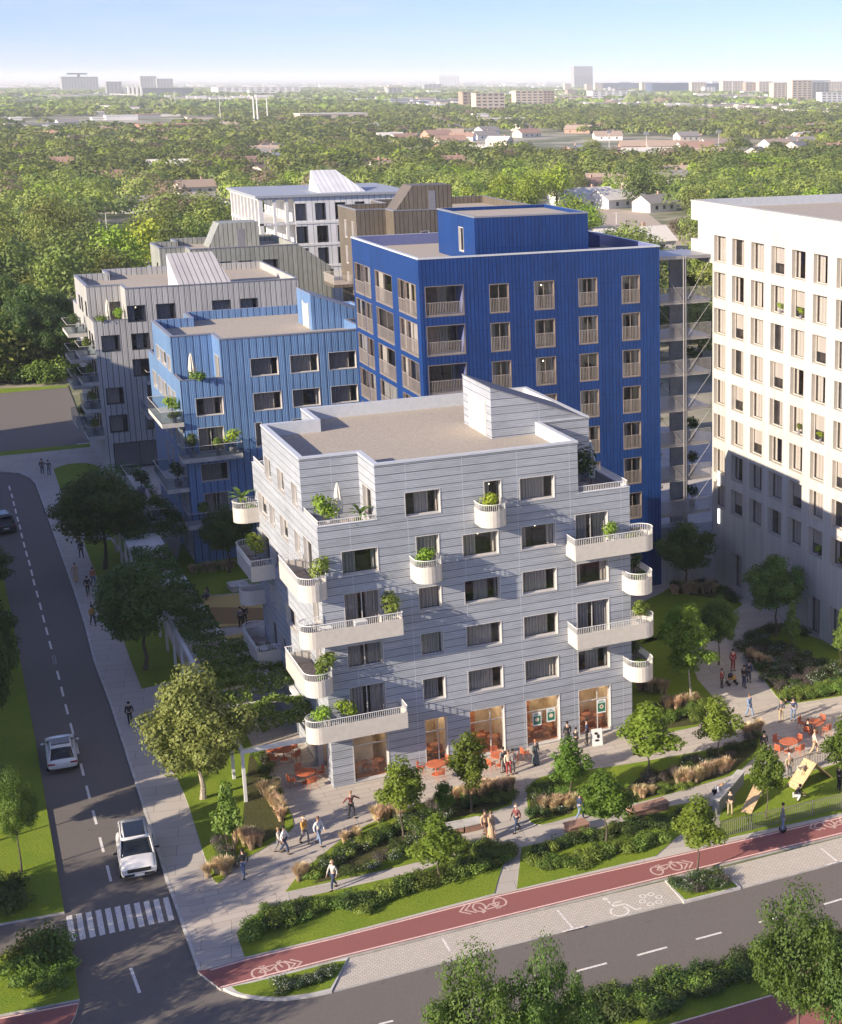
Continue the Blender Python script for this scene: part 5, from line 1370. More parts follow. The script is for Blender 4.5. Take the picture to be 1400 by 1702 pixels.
def along(px, n, jit=3.0):
    P = [Vector(at(u, v)[:2]) for u, v in px]; L = [0]
    for i in range(len(P) - 1): L.append(L[-1] + (P[i + 1] - P[i]).length)
    out = []
    for k in range(n):
        s_ = L[-1] * (k + .5) / n
        for i in range(len(P) - 1):
            if L[i] <= s_ <= L[i + 1] + 1e-6:
                q = P[i].lerp(P[i + 1], (s_ - L[i]) / (L[i + 1] - L[i] + 1e-9)); break
        out.append((q.x + RND.uniform(-jit, jit) * .1, q.y + RND.uniform(-jit, jit) * .1))
    return out
def scatter(px, n, sp=0.0):
    poly = [tuple(at(u, v)[:2]) for u, v in px]; xs = [p[0] for p in poly]; ys = [p[1] for p in poly]; out = []; tries = 0
    while len(out) < n and tries < n * 60:
        tries += 1; x = RND.uniform(min(xs), max(xs)); y = RND.uniform(min(ys), max(ys)); ins = False
        for i in range(len(poly)):
            (x1, y1), (x2, y2) = poly[i], poly[(i + 1) % len(poly)]
            if (y1 > y) != (y2 > y) and x < (x2 - x1) * (y - y1) / (y2 - y1) + x1: ins = not ins
        if ins and all((x - a) ** 2 + (y - b) ** 2 > sp * sp for a, b in out): out.append((x, y))
    return out
def bed(pts, keys, w, h, name, label, group, cat='shrub'):
    for i, (x, y) in enumerate(pts):
        shrub(keys[i % len(keys)], x, y, RND.uniform(*w), RND.uniform(*h), name, label, group, cat=cat)
bed(along([(408, 1560), (470, 1535), (560, 1508), (600, 1512), (690, 1470), (740, 1462)], 30), ['g0', 'g1', 'g2', 'd0'], (1.1, 1.9), (.6, 1.1), 'hedge_shrub', 'rounded green shrub in the left bed along the cycle path', 'shrubs in the left bed along the cycle path')
bed(along([(430, 1522), (470, 1512), (510, 1505)], 6), ['g0', 'd1'], (.8, 1.2), (.4, .6), 'hedge_shrub', 'low shrub at the tip of the left lawn', 'low shrubs at the tip of the left lawn')
bed(along([(750, 1455), (790, 1448), (815, 1440)], 9), ['g0', 'g2', 'd0'], (1.2, 1.8), (.8, 1.3), 'hedge_shrub', 'full shrub left of the narrow footway', 'full shrubs left of the narrow footway')
bed(along([(745, 1420), (790, 1418), (838, 1424), (830, 1445)], 11), ['g1', 'g0'], (1.2, 1.8), (.8, 1.3), 'hedge_shrub', 'bright shrub above the narrow footway corner', 'bright shrubs above the narrow footway corner')
bed(along([(880, 1438), (940, 1442), (1000, 1420), (1050, 1412), (1095, 1398)], 22), ['g0', 'g1', 'g2'], (1.1, 1.7), (.6, 1.0), 'hedge_shrub', 'light green shrub in the right bed along the cycle path', 'shrubs in the right bed along the cycle path')
bed(along([(885, 1420), (930, 1408), (990, 1395), (1060, 1378), (1150, 1360)], 24), ['d0', 'd1', 'g0'], (1.0, 1.6), (.6, .9), 'hedge_shrub', 'dark shrub behind the light ones in the right bed', 'dark shrubs in the right bed')
bed(along([(455, 1648), (480, 1645), (505, 1638), (530, 1628), (548, 1615)], 12), ['w0', 'w1'], (.7, 1.2), (.35, .65), 'flowering_shrub', 'white-flowering shrub on the rounded kerb island', 'flowering shrubs on the rounded kerb island')
bed(scatter([(1122, 1472), (1190, 1452), (1215, 1472), (1145, 1490)], 22, .5), ['w0', 'p0', 'd0'], (.8, 1.1), (.5, .7), 'flowering_shrub', 'low flowering shrub around the tree on the parking island', 'flowering shrubs on the parking island')
bed(along([(510, 1470), (545, 1440), (590, 1412), (640, 1388), (690, 1372), (705, 1395)], 26), ['g0', 'd0', 'g2', 'w0'], (1.0, 1.6), (.5, .9), 'bed_shrub', 'shrub in the wedge-shaped bed at the plaza', 'shrubs in the wedge-shaped bed')
bed(scatter([(560, 1465), (640, 1420), (700, 1385), (720, 1400), (700, 1415), (620, 1450)], 16, .8), ['p0', 'w1', 'd1'], (.9, 1.3), (.5, .9), 'bed_shrub', 'dusky shrub at the back of the wedge-shaped bed', 'dusky shrubs in the wedge-shaped bed')
bed(scatter([(690, 1360), (745, 1332), (765, 1345), (760, 1362), (720, 1385)], 14, .8), ['d0', 'p1', 'w0'], (.9, 1.3), (.6, 1.0), 'bed_shrub', 'smoky shrub by the stone bench', 'smoky shrubs by the stone bench')
bed(along([(770, 1338), (810, 1334), (845, 1328)], 9), ['g0', 'd0'], (1.0, 1.5), (.5, .8), 'bed_shrub', 'green shrub below the tan grass in front of the cafe', 'green shrubs in front of the cafe')
bed(scatter([(884, 1362), (884, 1318), (920, 1300), (945, 1335), (930, 1358)], 16, .7), ['d0', 'w0', 'g0'], (.9, 1.3), (.5, .9), 'bed_shrub', 'shrub in the left tip of the middle bed', 'shrubs in the left tip of the middle bed')
bed(scatter([(1062, 1295), (1110, 1282), (1230, 1240), (1262, 1224), (1255, 1245), (1150, 1285), (1080, 1305)], 34, .8), ['d0', 'p0', 'd1', 'w1', 'p1'], (.9, 1.4), (.5, .9), 'bed_shrub', 'dusky shrub in the long middle bed', 'dusky shrubs in the long middle bed')
bed(along([(1066, 1322), (1110, 1312), (1150, 1300)], 8), ['g0', 'g1'], (.8, 1.2), (.4, .6), 'bed_shrub', 'low green shrub at the lower edge of the long middle bed', 'low green shrubs of the long middle bed')
bed(scatter([(1100, 1205), (1085, 1195), (1160, 1175), (1188, 1172), (1160, 1200)], 18, .7), ['g0', 'g1', 'g2'], (1.0, 1.4), (.6, 1.0), 'bed_shrub', 'bright shrub at the corner of the lilac block', 'bright shrubs at the corner of the lilac block')
bed(scatter([(1232, 1075), (1260, 1062), (1400, 1115), (1400, 1145), (1320, 1155), (1290, 1145)], 60, .8), ['w0', 'w1', 'p0', 'd0'], (1.0, 1.6), (.5, .9), 'bed_shrub', 'white-flowering shrub in the shaded bed before the cream tower', 'flowering shrubs before the cream tower')
bed(along([(1305, 1168), (1350, 1160), (1400, 1148)], 13), ['g0', 'g1'], (1.2, 1.6), (.8, 1.2), 'bed_shrub', 'bright sunlit shrub at the lower edge of the bed before the cream tower', 'sunlit shrubs before the cream tower')
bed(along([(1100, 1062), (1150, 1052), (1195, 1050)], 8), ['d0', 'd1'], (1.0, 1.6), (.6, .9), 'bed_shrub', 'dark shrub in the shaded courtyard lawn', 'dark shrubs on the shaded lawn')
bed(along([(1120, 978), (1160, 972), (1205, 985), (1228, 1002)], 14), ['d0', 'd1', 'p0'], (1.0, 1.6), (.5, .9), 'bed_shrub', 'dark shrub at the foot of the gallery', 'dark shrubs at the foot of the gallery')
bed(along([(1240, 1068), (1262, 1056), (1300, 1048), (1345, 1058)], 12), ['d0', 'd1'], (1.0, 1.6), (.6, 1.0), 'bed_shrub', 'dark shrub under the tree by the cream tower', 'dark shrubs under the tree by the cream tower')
bed(scatter([(28, 1600), (60, 1572), (100, 1590), (112, 1640), (60, 1655), (20, 1640)], 22, .8), ['g0', 'g1', 'g2'], (1.1, 1.8), (.6, 1.1), 'verge_shrub', 'bright shrub on the lower left verge', 'shrubs on the lower left verge')
for (x, y) in scatter([(48, 1600), (78, 1585), (95, 1600), (70, 1615)], 5, .6): shrub('g0', x, y, 2.4, 1.9, 'verge_shrub', 'tallest bright shrub on the lower left verge', 'tallest shrubs on the lower left verge')
bed(scatter([(-30, 1480), (15, 1470), (50, 1500), (20, 1525), (-30, 1530)], 14, .8), ['d0', 'd1', 'g0'], (1.2, 1.8), (.8, 1.4), 'verge_shrub', 'dark shrub on the left verge above the side path', 'dark shrubs on the left verge')
bed(along([(355, 1395), (375, 1425), (395, 1435), (372, 1440)], 9), ['d0', 'p0'], (.9, 1.3), (.5, .8), 'bed_shrub', 'dark shrub at the foot of the slender tree', 'dark shrubs at the slender tree')
bed(along([(425, 1255), (445, 1300), (462, 1330)], 7), ['g0', 'd0'], (.9, 1.3), (.5, .8), 'bed_shrub', 'shrub between the tan grasses at the plaza edge', 'shrubs between the tan grasses')
bed(along([(960, 1690), (1040, 1668), (1110, 1650), (1180, 1632), (1260, 1610), (1330, 1590), (1420, 1568)], 44, 5), ['g0', 'd0', 'g2', 'd1', 'g1'], (1.2, 2.2), (.7, 1.35), 'roadside_bush', 'tall bush in the hedge at the bottom edge of the road', 'bushes along the bottom edge of the road')
bed(along([(900, 1712), (1000, 1692), (1090, 1672), (1180, 1648)], 20, 6), ['d0', 'g0', 'd1'], (1.2, 2.0), (.6, 1.1), 'roadside_bush', 'bush in the second row at the bottom edge', 'second row of bushes at the bottom edge')
# ---- ornamental grasses
TG = 'tan ornamental grasses'
for px, n, w, h, lab in [([(350, 1455), (378, 1452)], 9, (1.1, 1.5), (.8, 1.1), 'tan grass clump at the corner of the plaza and the street'), ([(395, 1405), (420, 1400), (428, 1412)], 12, (1.1, 1.6), (.9, 1.2), 'tan grass clump beside the slender tree'),
        ([(440, 1315), (452, 1325), (462, 1350), (475, 1362)], 14, (1.1, 1.5), (.8, 1.2), 'tan grass clump at the left edge of the plaza'), ([(490, 1466), (508, 1458)], 6, (1.0, 1.4), (.7, 1.0), 'tan grass clump at the tip of the wedge-shaped bed'),
        ([(575, 1400), (600, 1390)], 6, (.9, 1.2), (.5, .8), 'tan grass clump on the plaza side of the wedge-shaped bed'), ([(622, 1368), (655, 1356), (668, 1362)], 12, (1.1, 1.5), (.8, 1.1), 'tan grass clump at the foot of the leftmost maple'),
        ([(755, 1330), (790, 1322), (830, 1316), (850, 1312)], 18, (1.1, 1.5), (.7, 1.0), 'tan grass clump in the bed before the cafe window'), ([(905, 1348), (930, 1345), (962, 1342)], 14, (1.0, 1.4), (.7, 1.0), 'orange-tan grass clump in the middle of the beds'),
        ([(1050, 1326), (1085, 1322)], 6, (.8, 1.1), (.5, .7), 'small tan grass clump above the right brick bench'), ([(1125, 1308), (1160, 1298), (1208, 1282)], 20, (1.1, 1.6), (.8, 1.1), 'pale tan grass clump in the long middle bed'),
        ([(1235, 1222), (1262, 1216)], 8, (1.0, 1.3), (.6, .9), 'tan grass clump at the right tip of the long lawn'), ([(1060, 1150), (1085, 1148), (1110, 1155)], 10, (1.2, 1.6), (.8, 1.1), 'grey-tan grass clump in the shade beside the lilac block'),
        ([(1100, 1185), (1130, 1178), (1160, 1172)], 16, (1.1, 1.6), (.8, 1.2), 'pale tan grass clump in the sun beside the lilac block'), ([(1120, 990), (1160, 985), (1195, 985)], 12, (1.2, 1.6), (.8, 1.1), 'tan grass clump at the foot of the gallery'),
        ([(322, 955), (360, 950), (395, 945)], 12, (1.2, 1.6), (.8, 1.1), 'tan grass clump in the courtyard'), ([(1245, 1098), (1280, 1110)], 8, (1.2, 1.5), (.7, 1.0), 'grey-tan grass clump in the shaded bed before the cream tower')]:
    bed(along(px, n), ['t0', 't1'], w, h, 'ornamental_grass', lab, lab + 's', cat='ornamental grass')
shrub('g0', *at(425, 795)[:2], 1.4, 1.0, 'potted_shrub', 'shrub at the courtyard corner', None)
o_ = bpy.data.objects['potted_shrub']; bpy.data.objects.remove(o_)

# ---- climbers on the pergola (one mass of leaves nobody could count)
rng = np.random.default_rng(5)
def climber(boxes, dens, name, lab):
    Ps = []
    for (x0, x1, y0, y1, z0, z1) in boxes:
        n = int((x1 - x0) * (y1 - y0) * dens); P = np.stack([rng.uniform(x0, x1, n), rng.uniform(y0, y1, n), rng.uniform(z0, z1, n)], 1)
        P[:, 2] += 0.22 * np.sin(P[:, 0] * 2.1) * np.cos(P[:, 1] * 1.3) + 0.15 * np.sin(P[:, 1] * 3.1)
        keep = (np.sin(P[:, 0] * 1.7 + P[:, 1] * .9) + np.cos(P[:, 1] * 1.1 - P[:, 0] * .7) + rng.normal(size=n) * .35) > -1.25
        Ps.append(P[keep])
    P = np.concatenate(Ps); n = len(P); nn = unit(rng, n) * .8 + np.array([0, 0, .8]); nn /= np.linalg.norm(nn, axis=1)[:, None]
    o = mkobj(name, quads_mesh(name, leaf_quads(rng, P, nn, .24), [M['leafS'] if 'near' in lab else M['leafB']])); tag(o, lab, 'climber'); o['kind'] = 'stuff'
climber([(15.2, 18.2, 118, 124, 3.45, 3.9), (15.0, 18.1, 126, 135, 3.45, 4.0), (15.1, 20.6, 139, 149, 3.4, 4.3), (15.4, 18.2, 109.5, 118, 3.45, 4.0)], 150, 'climbing_plants', 'dark climbers covering the far pergola')
climber([(15.6, 20.6, 98.5, 108.5, 3.45, 4.1), (16.5, 20.5, 92.5, 97, 3.4, 3.8), (15.3, 17.5, 97, 104, 3.45, 4.0)], 150, 'climbing_plants', 'climbers covering the near end of the pergola')
climber([(15.4, 20.6, 150.5, 170, 2.4, 3.5)], 50, 'climbing_plants', 'climbers before the warm grey block')
mb = MB(); mb.ell((18.6, 133.5, .35), .6, 1.6, .5, 10, 6); 

bed(scatter([(-20, 640), (108, 634), (108, 618), (-20, 622)], 26, 1.6), ['d0', 'g0', 'g1', 'd1'], (4.0, 6.5), (2.2, 4.5), 'woodland_shrub', 'tall shrub at the edge of the wood beyond the dark yard', 'tall shrubs at the wood edge beyond the dark yard')
for i, (u_, v_, t_) in enumerate([(10, 632, 520), (45, 628, 500), (85, 626, 515), (112, 618, 520), (60, 600, 470), (20, 596, 455), (100, 590, 480)]):
    px_tree('dark' if i % 2 else 'dark2', u_, v_, t_, 88, 'edge_tree', ['dark', 'tall dark', 'rounded dark', 'slender', 'broad', 'leftmost tall', 'inner'][i] + ' tree at the wood edge beyond the dark yard', 'trees at the wood edge beyond the dark yard')
# ================================================================== the suburb behind
FARH = []      # occupied circles (x, y, r)
roofs = [flat('roof_tan_shingle', (0.36, 0.27, 0.21), 0.9, var=.1), flat('roof_grey_shingle', (0.24, 0.22, 0.21), 0.9, var=.1), flat('roof_terracotta', (0.36, 0.22, 0.165), 0.9, var=.1), flat('roof_pale', (0.62, 0.58, 0.52), 0.8, var=.05)]
wallsm = [flat('wall_cream_stucco', (0.62, 0.56, 0.47), 0.9, var=.05), flat('wall_white_stucco', (0.74, 0.71, 0.66), 0.9, var=.04), flat('wall_brick_far', (0.40, 0.26, 0.19), 0.9, var=.08)]
darkp = flat('dark_window_far', (0.04, 0.045, 0.05), 0.3)
def house(x, y, w, d, h, rz, ri, wi, label, group='houses of the suburb'):
    e = empty('house', (x, y, -.14), label, 'house', group, rz)
    mb = MB(); mb.box(-w / 2, w / 2, -d / 2, d / 2, 0, h); mb.poly([(-w / 2, -d / 2, h), (-w / 2, 0, h + d * .26), (-w / 2, d / 2, h)]); mb.poly([(w / 2, d / 2, h), (w / 2, 0, h + d * .26), (w / 2, -d / 2, h)])
    mkobj('wall', mb.mesh('wall', wallsm[wi]), e)
    r_ = MB(); o = .5; hz = h - .1; rz_ = h + d * .26 + .08
    for s in (-1, 1):
        r_.quad((-w / 2 - o, s * (d / 2 + o), hz - .1), (w / 2 + o, s * (d / 2 + o), hz - .1), (w / 2 + o, 0, rz_), (-w / 2 - o, 0, rz_))
    ro = mkobj('roof', r_.mesh('roof', roofs[ri]), e)
    c = MB(); c.box(w * .2, w * .2 + .8, .6, 1.3, h, h + d * .26 + 1.0); mkobj('chimney', c.mesh('chimney', wallsm[2]), ro)
    for k in range(3):
        m_ = MB(); xx = -w / 2 + w * (.2 + .28 * k); m_.box(xx, xx + 1.2, -d / 2 - .05, -d / 2, .9, 2.2); mkobj('window', m_.mesh('window', darkp), e)
    FARH.append((x, y, max(w, d) * .62))
hs = [(770, 292, 15, 10, 2, 1, 'terracotta-roofed house behind the white colonnade block'), (752, 276, 14, 9, 2, 0, 'smaller terracotta-roofed house behind the colonnade block'), (640, 286, 14, 9, 0, 1, 'tan-roofed house among trees above the colonnade block'),
      (690, 262, 16, 10, 0, 0, 'tan-roofed house at the middle of the wood'), (425, 278, 16, 10, 2, 0, 'red-roofed house in the wood above the sage block'), (440, 262, 13, 9, 1, 1, 'grey-roofed house in the wood above the sage block'), (173, 305, 16, 10, 2, 0, 'red-roofed house between the trees at the left'),
      (345, 345, 16, 9, 1, 1, 'grey-roofed house left of the colonnade block'), (225, 352, 14, 9, 1, 1, 'grey-roofed house at the end of the pale lane'), (325, 322, 14, 9, 0, 0, 'tan-roofed house above the grey-roofed one at the left'),
      (1025, 343, 17, 11, 3, 1, 'white house with pale gable roof beside the big dark tree'), (968, 343, 22, 13, 3, 1, 'low building with a wide white roof behind the cobalt tower'), (975, 320, 15, 10, 2, 2, 'brown gabled house above the white roof'), (1008, 312, 16, 11, 0, 0, 'tan-roofed house left of the big dark tree'),
      (1112, 305, 15, 10, 1, 1, 'white house with grey roof right of the big dark tree'), (1122, 296, 15, 10, 0, 0, 'tan-roofed house behind the white one right of the dark tree'), (1048, 418, 20, 12, 3, 1, 'white-roofed shed on the sandy yard'), (1088, 350, 12, 9, 1, 1, 'grey shed at the yard edge'),
      (1062, 250, 24, 12, 0, 2, 'long low tan-roofed house near the playing field'), (1110, 250, 26, 12, 0, 0, 'long low house beside the floodlight mast'), (1155, 252, 22, 12, 2, 0, 'terracotta-roofed low house by the second floodlight'), (1190, 246, 24, 12, 0, 1, 'low house right of the second floodlight'),
      (1290, 247, 20, 12, 0, 1, 'tan house at the right behind the bright trees'), (1330, 243, 20, 12, 1, 1, 'grey-roofed house at the far right'), (1385, 255, 18, 12, 2, 0, 'terracotta-roofed house at the right edge'), (1010, 232, 20, 12, 0, 1, 'tan-roofed house above the playing field')]
for (u, v, w, d, ri, wi, lab) in hs:
    p = at(u, v); house(p[0], p[1], w, d, 3.2, RND.uniform(-.35, .35), ri, wi, lab)
for i in range(60):
    u = RND.uniform(20, 1390); v = RND.choice([RND.uniform(215, 250), RND.uniform(235, 300)]) if i % 3 else RND.uniform(205, 225); p = at(u, v); house(p[0], p[1], RND.uniform(14, 22), RND.uniform(9, 13), 3.4, RND.uniform(-.8, .8), RND.randrange(4), RND.randrange(3), 'small gabled house half hidden in the far wood', 'small houses in the far wood')
sheet('sandy_yard', G([(935, 352), (1010, 345), (1075, 352), (1100, 372), (1150, 372), (1190, 400), (1200, 440), (1050, 440), (960, 395)]), -.12, M['sand'])
sheet('lane', G([(150, 452), (176, 452), (192, 405), (200, 380), (188, 378), (170, 410)]), -.12, M['slab'])
sheet('playing_field', G([(1095, 268), (1150, 268), (1158, 258), (1105, 258)]), -.12, M['lawn'])

for q_ in ((183, 440), (190, 412), (196, 386)): p = at(*q_); FARH.append((p[0], p[1], 7))
# far tree masters
def far_tree(key, seed, lm, R_=5.5, H=8.5, z0=1.4, n=2300, leaf=.50, nl=30):
    rng = np.random.default_rng(seed); lb = tree_lobes(rng, R_, H, z0 + H / 2, nl, rl=.34)
    V = lobed_cloud(rng, lb, n, leaf, .55, .45); cm = quads_mesh('crown', V, [M[lm]]); mb = MB(); mb.tube((0, 0, 0), (.1, 0, z0 + 1.5), .32, .22, 6, caps=False)
    for i in range(3): mb.tube((.1, 0, z0 + 1.2), lb[i][0], .14, .05, 5, caps=False)
    TREES[key] = (cm, mb.mesh('trunk', M['bark']), z0 + H, R_)
for i, (s_, lm) in enumerate([(101, 'leafF'), (102, 'leafF'), (103, 'leafFd'), (104, 'leafFd'), (105, 'leafF'), (106, 'leafFy'), (107, 'leafF'), (108, 'leafBr')]): far_tree('far%d' % i, s_, lm)
LX = lambda Y: Y * 0.021 * (1 if True else 1)
block_rects = [(12, 46, 140, 206), (28, 58, 205, 228), (44, 84, 226, 256), (46, 78, 180, 205), (34, 60, 110, 140), (58, 95, 60, 125), (-32, -12, 88, 200)]
ponds = []
def inside(px, x, y):
    poly = px; ins = False
    for i in range(len(poly)):
        (x1, y1), (x2, y2) = poly[i], poly[(i + 1) % len(poly)]
        if (y1 > y) != (y2 > y) and x < (x2 - x1) * (y - y1) / (y2 - y1) + x1: ins = not ins
    return ins
clear = [G([(940, 356), (1010, 350), (1075, 358), (1140, 372), (1180, 400), (1190, 430), (1050, 432), (970, 398)]), G([(145, 455), (182, 455), (198, 405), (205, 378), (186, 376), (165, 410)]), G([(1095, 270), (1150, 270), (1158, 256), (1105, 256)]), G([(640, 440), (1190, 440), (1190, 460), (640, 460)])]
def hides(x, y):
    d = math.hypot(x, y)
    for a, b, r in FARH:
        D_ = math.hypot(a, b)
        if D_ < d - 4 or D_ - d > (70 if b < 900 else 45): continue
        lat = abs(x * b - y * a) / D_
        if lat < r * 1.0 and (int(x * 7 + y * 3) % 7): return True
    return False
def wooded(x, y):
    v = math.sin(x * .021 + 1.3) * math.cos(y * .013) + .6 * math.sin(x * .05 + y * .031) + .4 * math.cos(x * .013 - y * .04)
    return v > (-.95 if y < 330 else -.75)
FOLD = random.Random(21)
pts = []
y = 214.0
while y < 640:
    st = 10.6 if y < 420 else 11.4
    x = -30 - y * .13
    while x < y * .62 + 60:
        xx = x + FOLD.uniform(-3.2, 3.2); yy = y + FOLD.uniform(-3.2, 3.2); x += st
        u, v, k = proj((xx, yy, 6))
        if u < -560 or u > 1500: continue
        if u < -60 and FOLD.random() < .25: continue
        if xx < 30 and (yy < 243 or (xx < -12 and yy < 262)): continue
        if any(a - 3 < xx < b + 3 and c - 3 < yy < d + 3 for a, b, c, d in block_rects): continue
        if any((xx - a) ** 2 + (yy - b) ** 2 < (r + 3) ** 2 for a, b, r in FARH) or hides(xx, yy): continue
        if any(inside(c, xx, yy) for c in clear) or not wooded(xx, yy): continue
        if proj((xx, yy, 10))[1] > 700: continue
        pts.append((xx, yy))
    y += st
pts.sort(key=lambda p: p[0] ** 2 + p[1] ** 2)
vis = [p for p in pts if proj((p[0], p[1], 6))[0] > -50] + [p for p in pts if proj((p[0], p[1], 6))[0] <= -50]
labs = {'far0': 'green broadleaf tree in the wood behind the apartment blocks', 'far2': 'dark green tree in the wood behind the apartment blocks', 'far5': 'bright yellow-green tree in the wood behind the apartment blocks', 'far7': 'russet grey-brown tree in the wood behind the apartment blocks'}
NI = 285
for i, (x, y) in enumerate(vis[:NI]):
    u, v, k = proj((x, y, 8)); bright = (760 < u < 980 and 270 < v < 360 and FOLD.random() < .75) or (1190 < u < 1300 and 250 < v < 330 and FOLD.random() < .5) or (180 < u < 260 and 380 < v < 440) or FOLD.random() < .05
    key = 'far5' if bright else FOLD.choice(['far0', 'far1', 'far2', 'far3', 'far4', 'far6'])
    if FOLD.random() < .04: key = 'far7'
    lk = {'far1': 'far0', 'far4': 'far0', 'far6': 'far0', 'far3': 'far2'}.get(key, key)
    wh = 'left of the warm grey block' if u < 120 else 'behind the warm grey block' if u < 390 else 'above the white colonnade block' if u < 620 else 'above the brown tower' if u < 780 else 'behind the cobalt tower' if u < 1000 else 'above the open gallery' if u < 1150 else 'above the cream tower'
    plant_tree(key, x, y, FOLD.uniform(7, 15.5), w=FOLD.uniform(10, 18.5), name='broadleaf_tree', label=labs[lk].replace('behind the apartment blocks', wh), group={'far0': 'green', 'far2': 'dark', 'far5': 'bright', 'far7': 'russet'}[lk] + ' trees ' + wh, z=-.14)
p = at(1062, 345); plant_tree('far3', p[0], p[1], 17, w=17, name='broadleaf_tree', label='big round dark tree standing at the sandy yard', z=-.14)
p = at(985, 268); plant_tree('far0', p[0], p[1], 13, w=13, name='broadleaf_tree', label='tree beside the brown gabled house', z=-.14)

for (u_, v_, t_, w_, k_, lab) in [(840, 348, 285, 52, 'far5', 'bright green tree just above the cobalt roof house'), (882, 352, 280, 62, 'far5', 'broad bright yellow-green tree above the cobalt tower'), (926, 348, 268, 70, 'far5', 'tallest bright yellow-green tree left of the white roof'), (800, 335, 292, 50, 'far0', 'green tree above the left end of the cobalt tower'), (962, 322, 284, 42, 'far1', 'mid green tree behind the white-roofed low building'),
        (1215, 305, 250, 80, 'far0', 'broad green tree behind the left end of the cream tower roof'), (1262, 300, 252, 80, 'far5', 'bright yellow-green tree behind the cream tower roof'), (1330, 300, 262, 84, 'far0', 'green tree behind the middle of the cream tower roof'), (1385, 292, 262, 70, 'far2', 'dark tree behind the right end of the cream tower roof'), (1112, 335, 305, 46, 'far6', 'low tree at the upper edge of the sandy yard'), (1160, 362, 305, 64, 'far3', 'dark bushy tree right of the sandy yard'), (1195, 395, 318, 60, 'far0', 'green tree touching the corner of the cream tower'), (1130, 400, 362, 50, 'far7', 'russet thin tree at the bank of the sandy yard'),
        (202, 418, 372, 46, 'far5', 'bright tree standing by the pale lane'), (215, 452, 410, 60, 'far5', 'bright round tree right behind the warm grey block')]:
    px_tree(k_, u_, v_, t_, w_, 'broadleaf_tree', lab)
def woodmass(name, P, nq, leaf, R_, H, label, seed, z0=-.14, mats=('leafF', 'leafFd', 'leafFy', 'leafBr')):
    rng = np.random.default_rng(seed); P = np.array(P); n = len(P)
    s = rng.uniform(.7, 1.25, n); base = np.zeros((n, 3)); base[:, :2] = P; base[:, 2] = z0
    d = unit(rng, n * nq).reshape(n, nq, 3); d[:, :, 2] = np.abs(d[:, :, 2]) * 1.0 - .25
    lob = 1 + .28 * np.sin(d[:, :, :1] * 6 + rng.uniform(0, 6, (n, 1, 1))) * np.cos(d[:, :, 1:2] * 5 + rng.uniform(0, 6, (n, 1, 1)))
    r = rng.uniform(.82, 1, (n, nq, 1)) * lob
    C = base[:, None, :] + np.array([0, 0, H * .5]) * s[:, None, None] + d * r * np.array([R_, R_, H * .5]) * s[:, None, None]
    Nn = d * 1.1 + unit(rng, n * nq).reshape(n, nq, 3) * .45 + np.array([0, 0, .4]); Nn /= np.linalg.norm(Nn, axis=2)[:, :, None]
    V = leaf_quads(rng, C.reshape(-1, 3), Nn.reshape(-1, 3), leaf, aspect=.8)
    fm = np.repeat(rng.choice(len(mats), n, p=[.58, .30, .08, .04][:len(mats)]), nq)
    o = mkobj(name, quads_mesh(name, V, [M[m_] for m_ in mats], fm)); tag(o, label, 'woodland'); o['kind'] = 'stuff'; return o
rest = vis[NI:]
woodmass('woodland', rest, 480, .85, 6.3, 10.5, 'canopy of the wood in the middle distance', 31)
def farpts(d0, d1, cell, thr):
    out = []; d = d0
    while d < d1:
        step = cell * (1 + (d - d0) / d0 * .35); n = int(d * .88 / step)
        for i in range(n):
            f = (i + FOLD.random()) / n; u = -560 + 2100 * f
            dr = ray(u, YH + 20); dr = dr / math.hypot(dr[0], dr[1]); dd = d + FOLD.uniform(0, step); x, y = dr[0] * dd, dr[1] * dd
            w = math.sin(x * .006 + y * .0021) + .7 * math.sin(x * .017 - y * .0043 + 2) + .6 * math.cos(y * .009 + x * .002) + FOLD.uniform(-.5, .5)
            if w > thr and not any((x - a) ** 2 + (y - b) ** 2 < (r + 2) ** 2 for a, b, r in FARH) and not (d < 1000 and hides(x, y)): out.append((x, y))
        d += step * (.95 if d < 2500 else 1.5)
    return out
far_anchor = farpts
# ---- buildings of the skyline, each by its base row and extents in the photo
def fb(name, u0, u1, vt, vb, wall, label, roofm=None, depth=None, windows=0, cat='building', group=None, extra=None):
    p = at((u0 + u1) / 2, vb); k = proj(p)[2]; w = (u1 - u0) * k / F_PX
    top = onY((u0 + u1) / 2, vt, p[1])[2]; dpt = depth or max(18, w * .4)
    a = math.atan2(-p[0], p[1]) * .0
    x0 = at(u0, vb)[0]; x1 = onY(u1, vb, p[1])[0]; x0 = onY(u0, vb, p[1])[0]
    b = Bld(name, ((x0 + x1) / 2, p[1], -.14), label, cat, group)
    mb = MB(); mb.box(x0, x1, p[1], p[1] + dpt, -.14, top); b.part(mb, 'wall', wall)
    mb = MB(); mb.box(x0 - .4, x1 + .4, p[1] - .4, p[1] + dpt + .4, top + .01, top + max(.6, (top) * .03)); b.part(mb, 'roof', roofm or wall)
    if windows:
        nf = max(2, int(top / 3.6)); hh = top / nf
        for i in range(min(nf, 14)):
            mb = MB(); n = max(3, int((x1 - x0) / windows))
            for j in range(n):
                c = x0 + (x1 - x0) * (j + .5) / n; q = (x1 - x0) / n * .3
                mb.box(c - q, c + q, p[1] - .12, p[1] - .01, hh * (i + .35), hh * (i + .75))
            b.part(mb, 'window_row', darkp)
    FARH.append(((x0 + x1) / 2, p[1] + dpt / 2, max(x1 - x0, dpt) * .55))
    return b, x0, x1, p[1], top
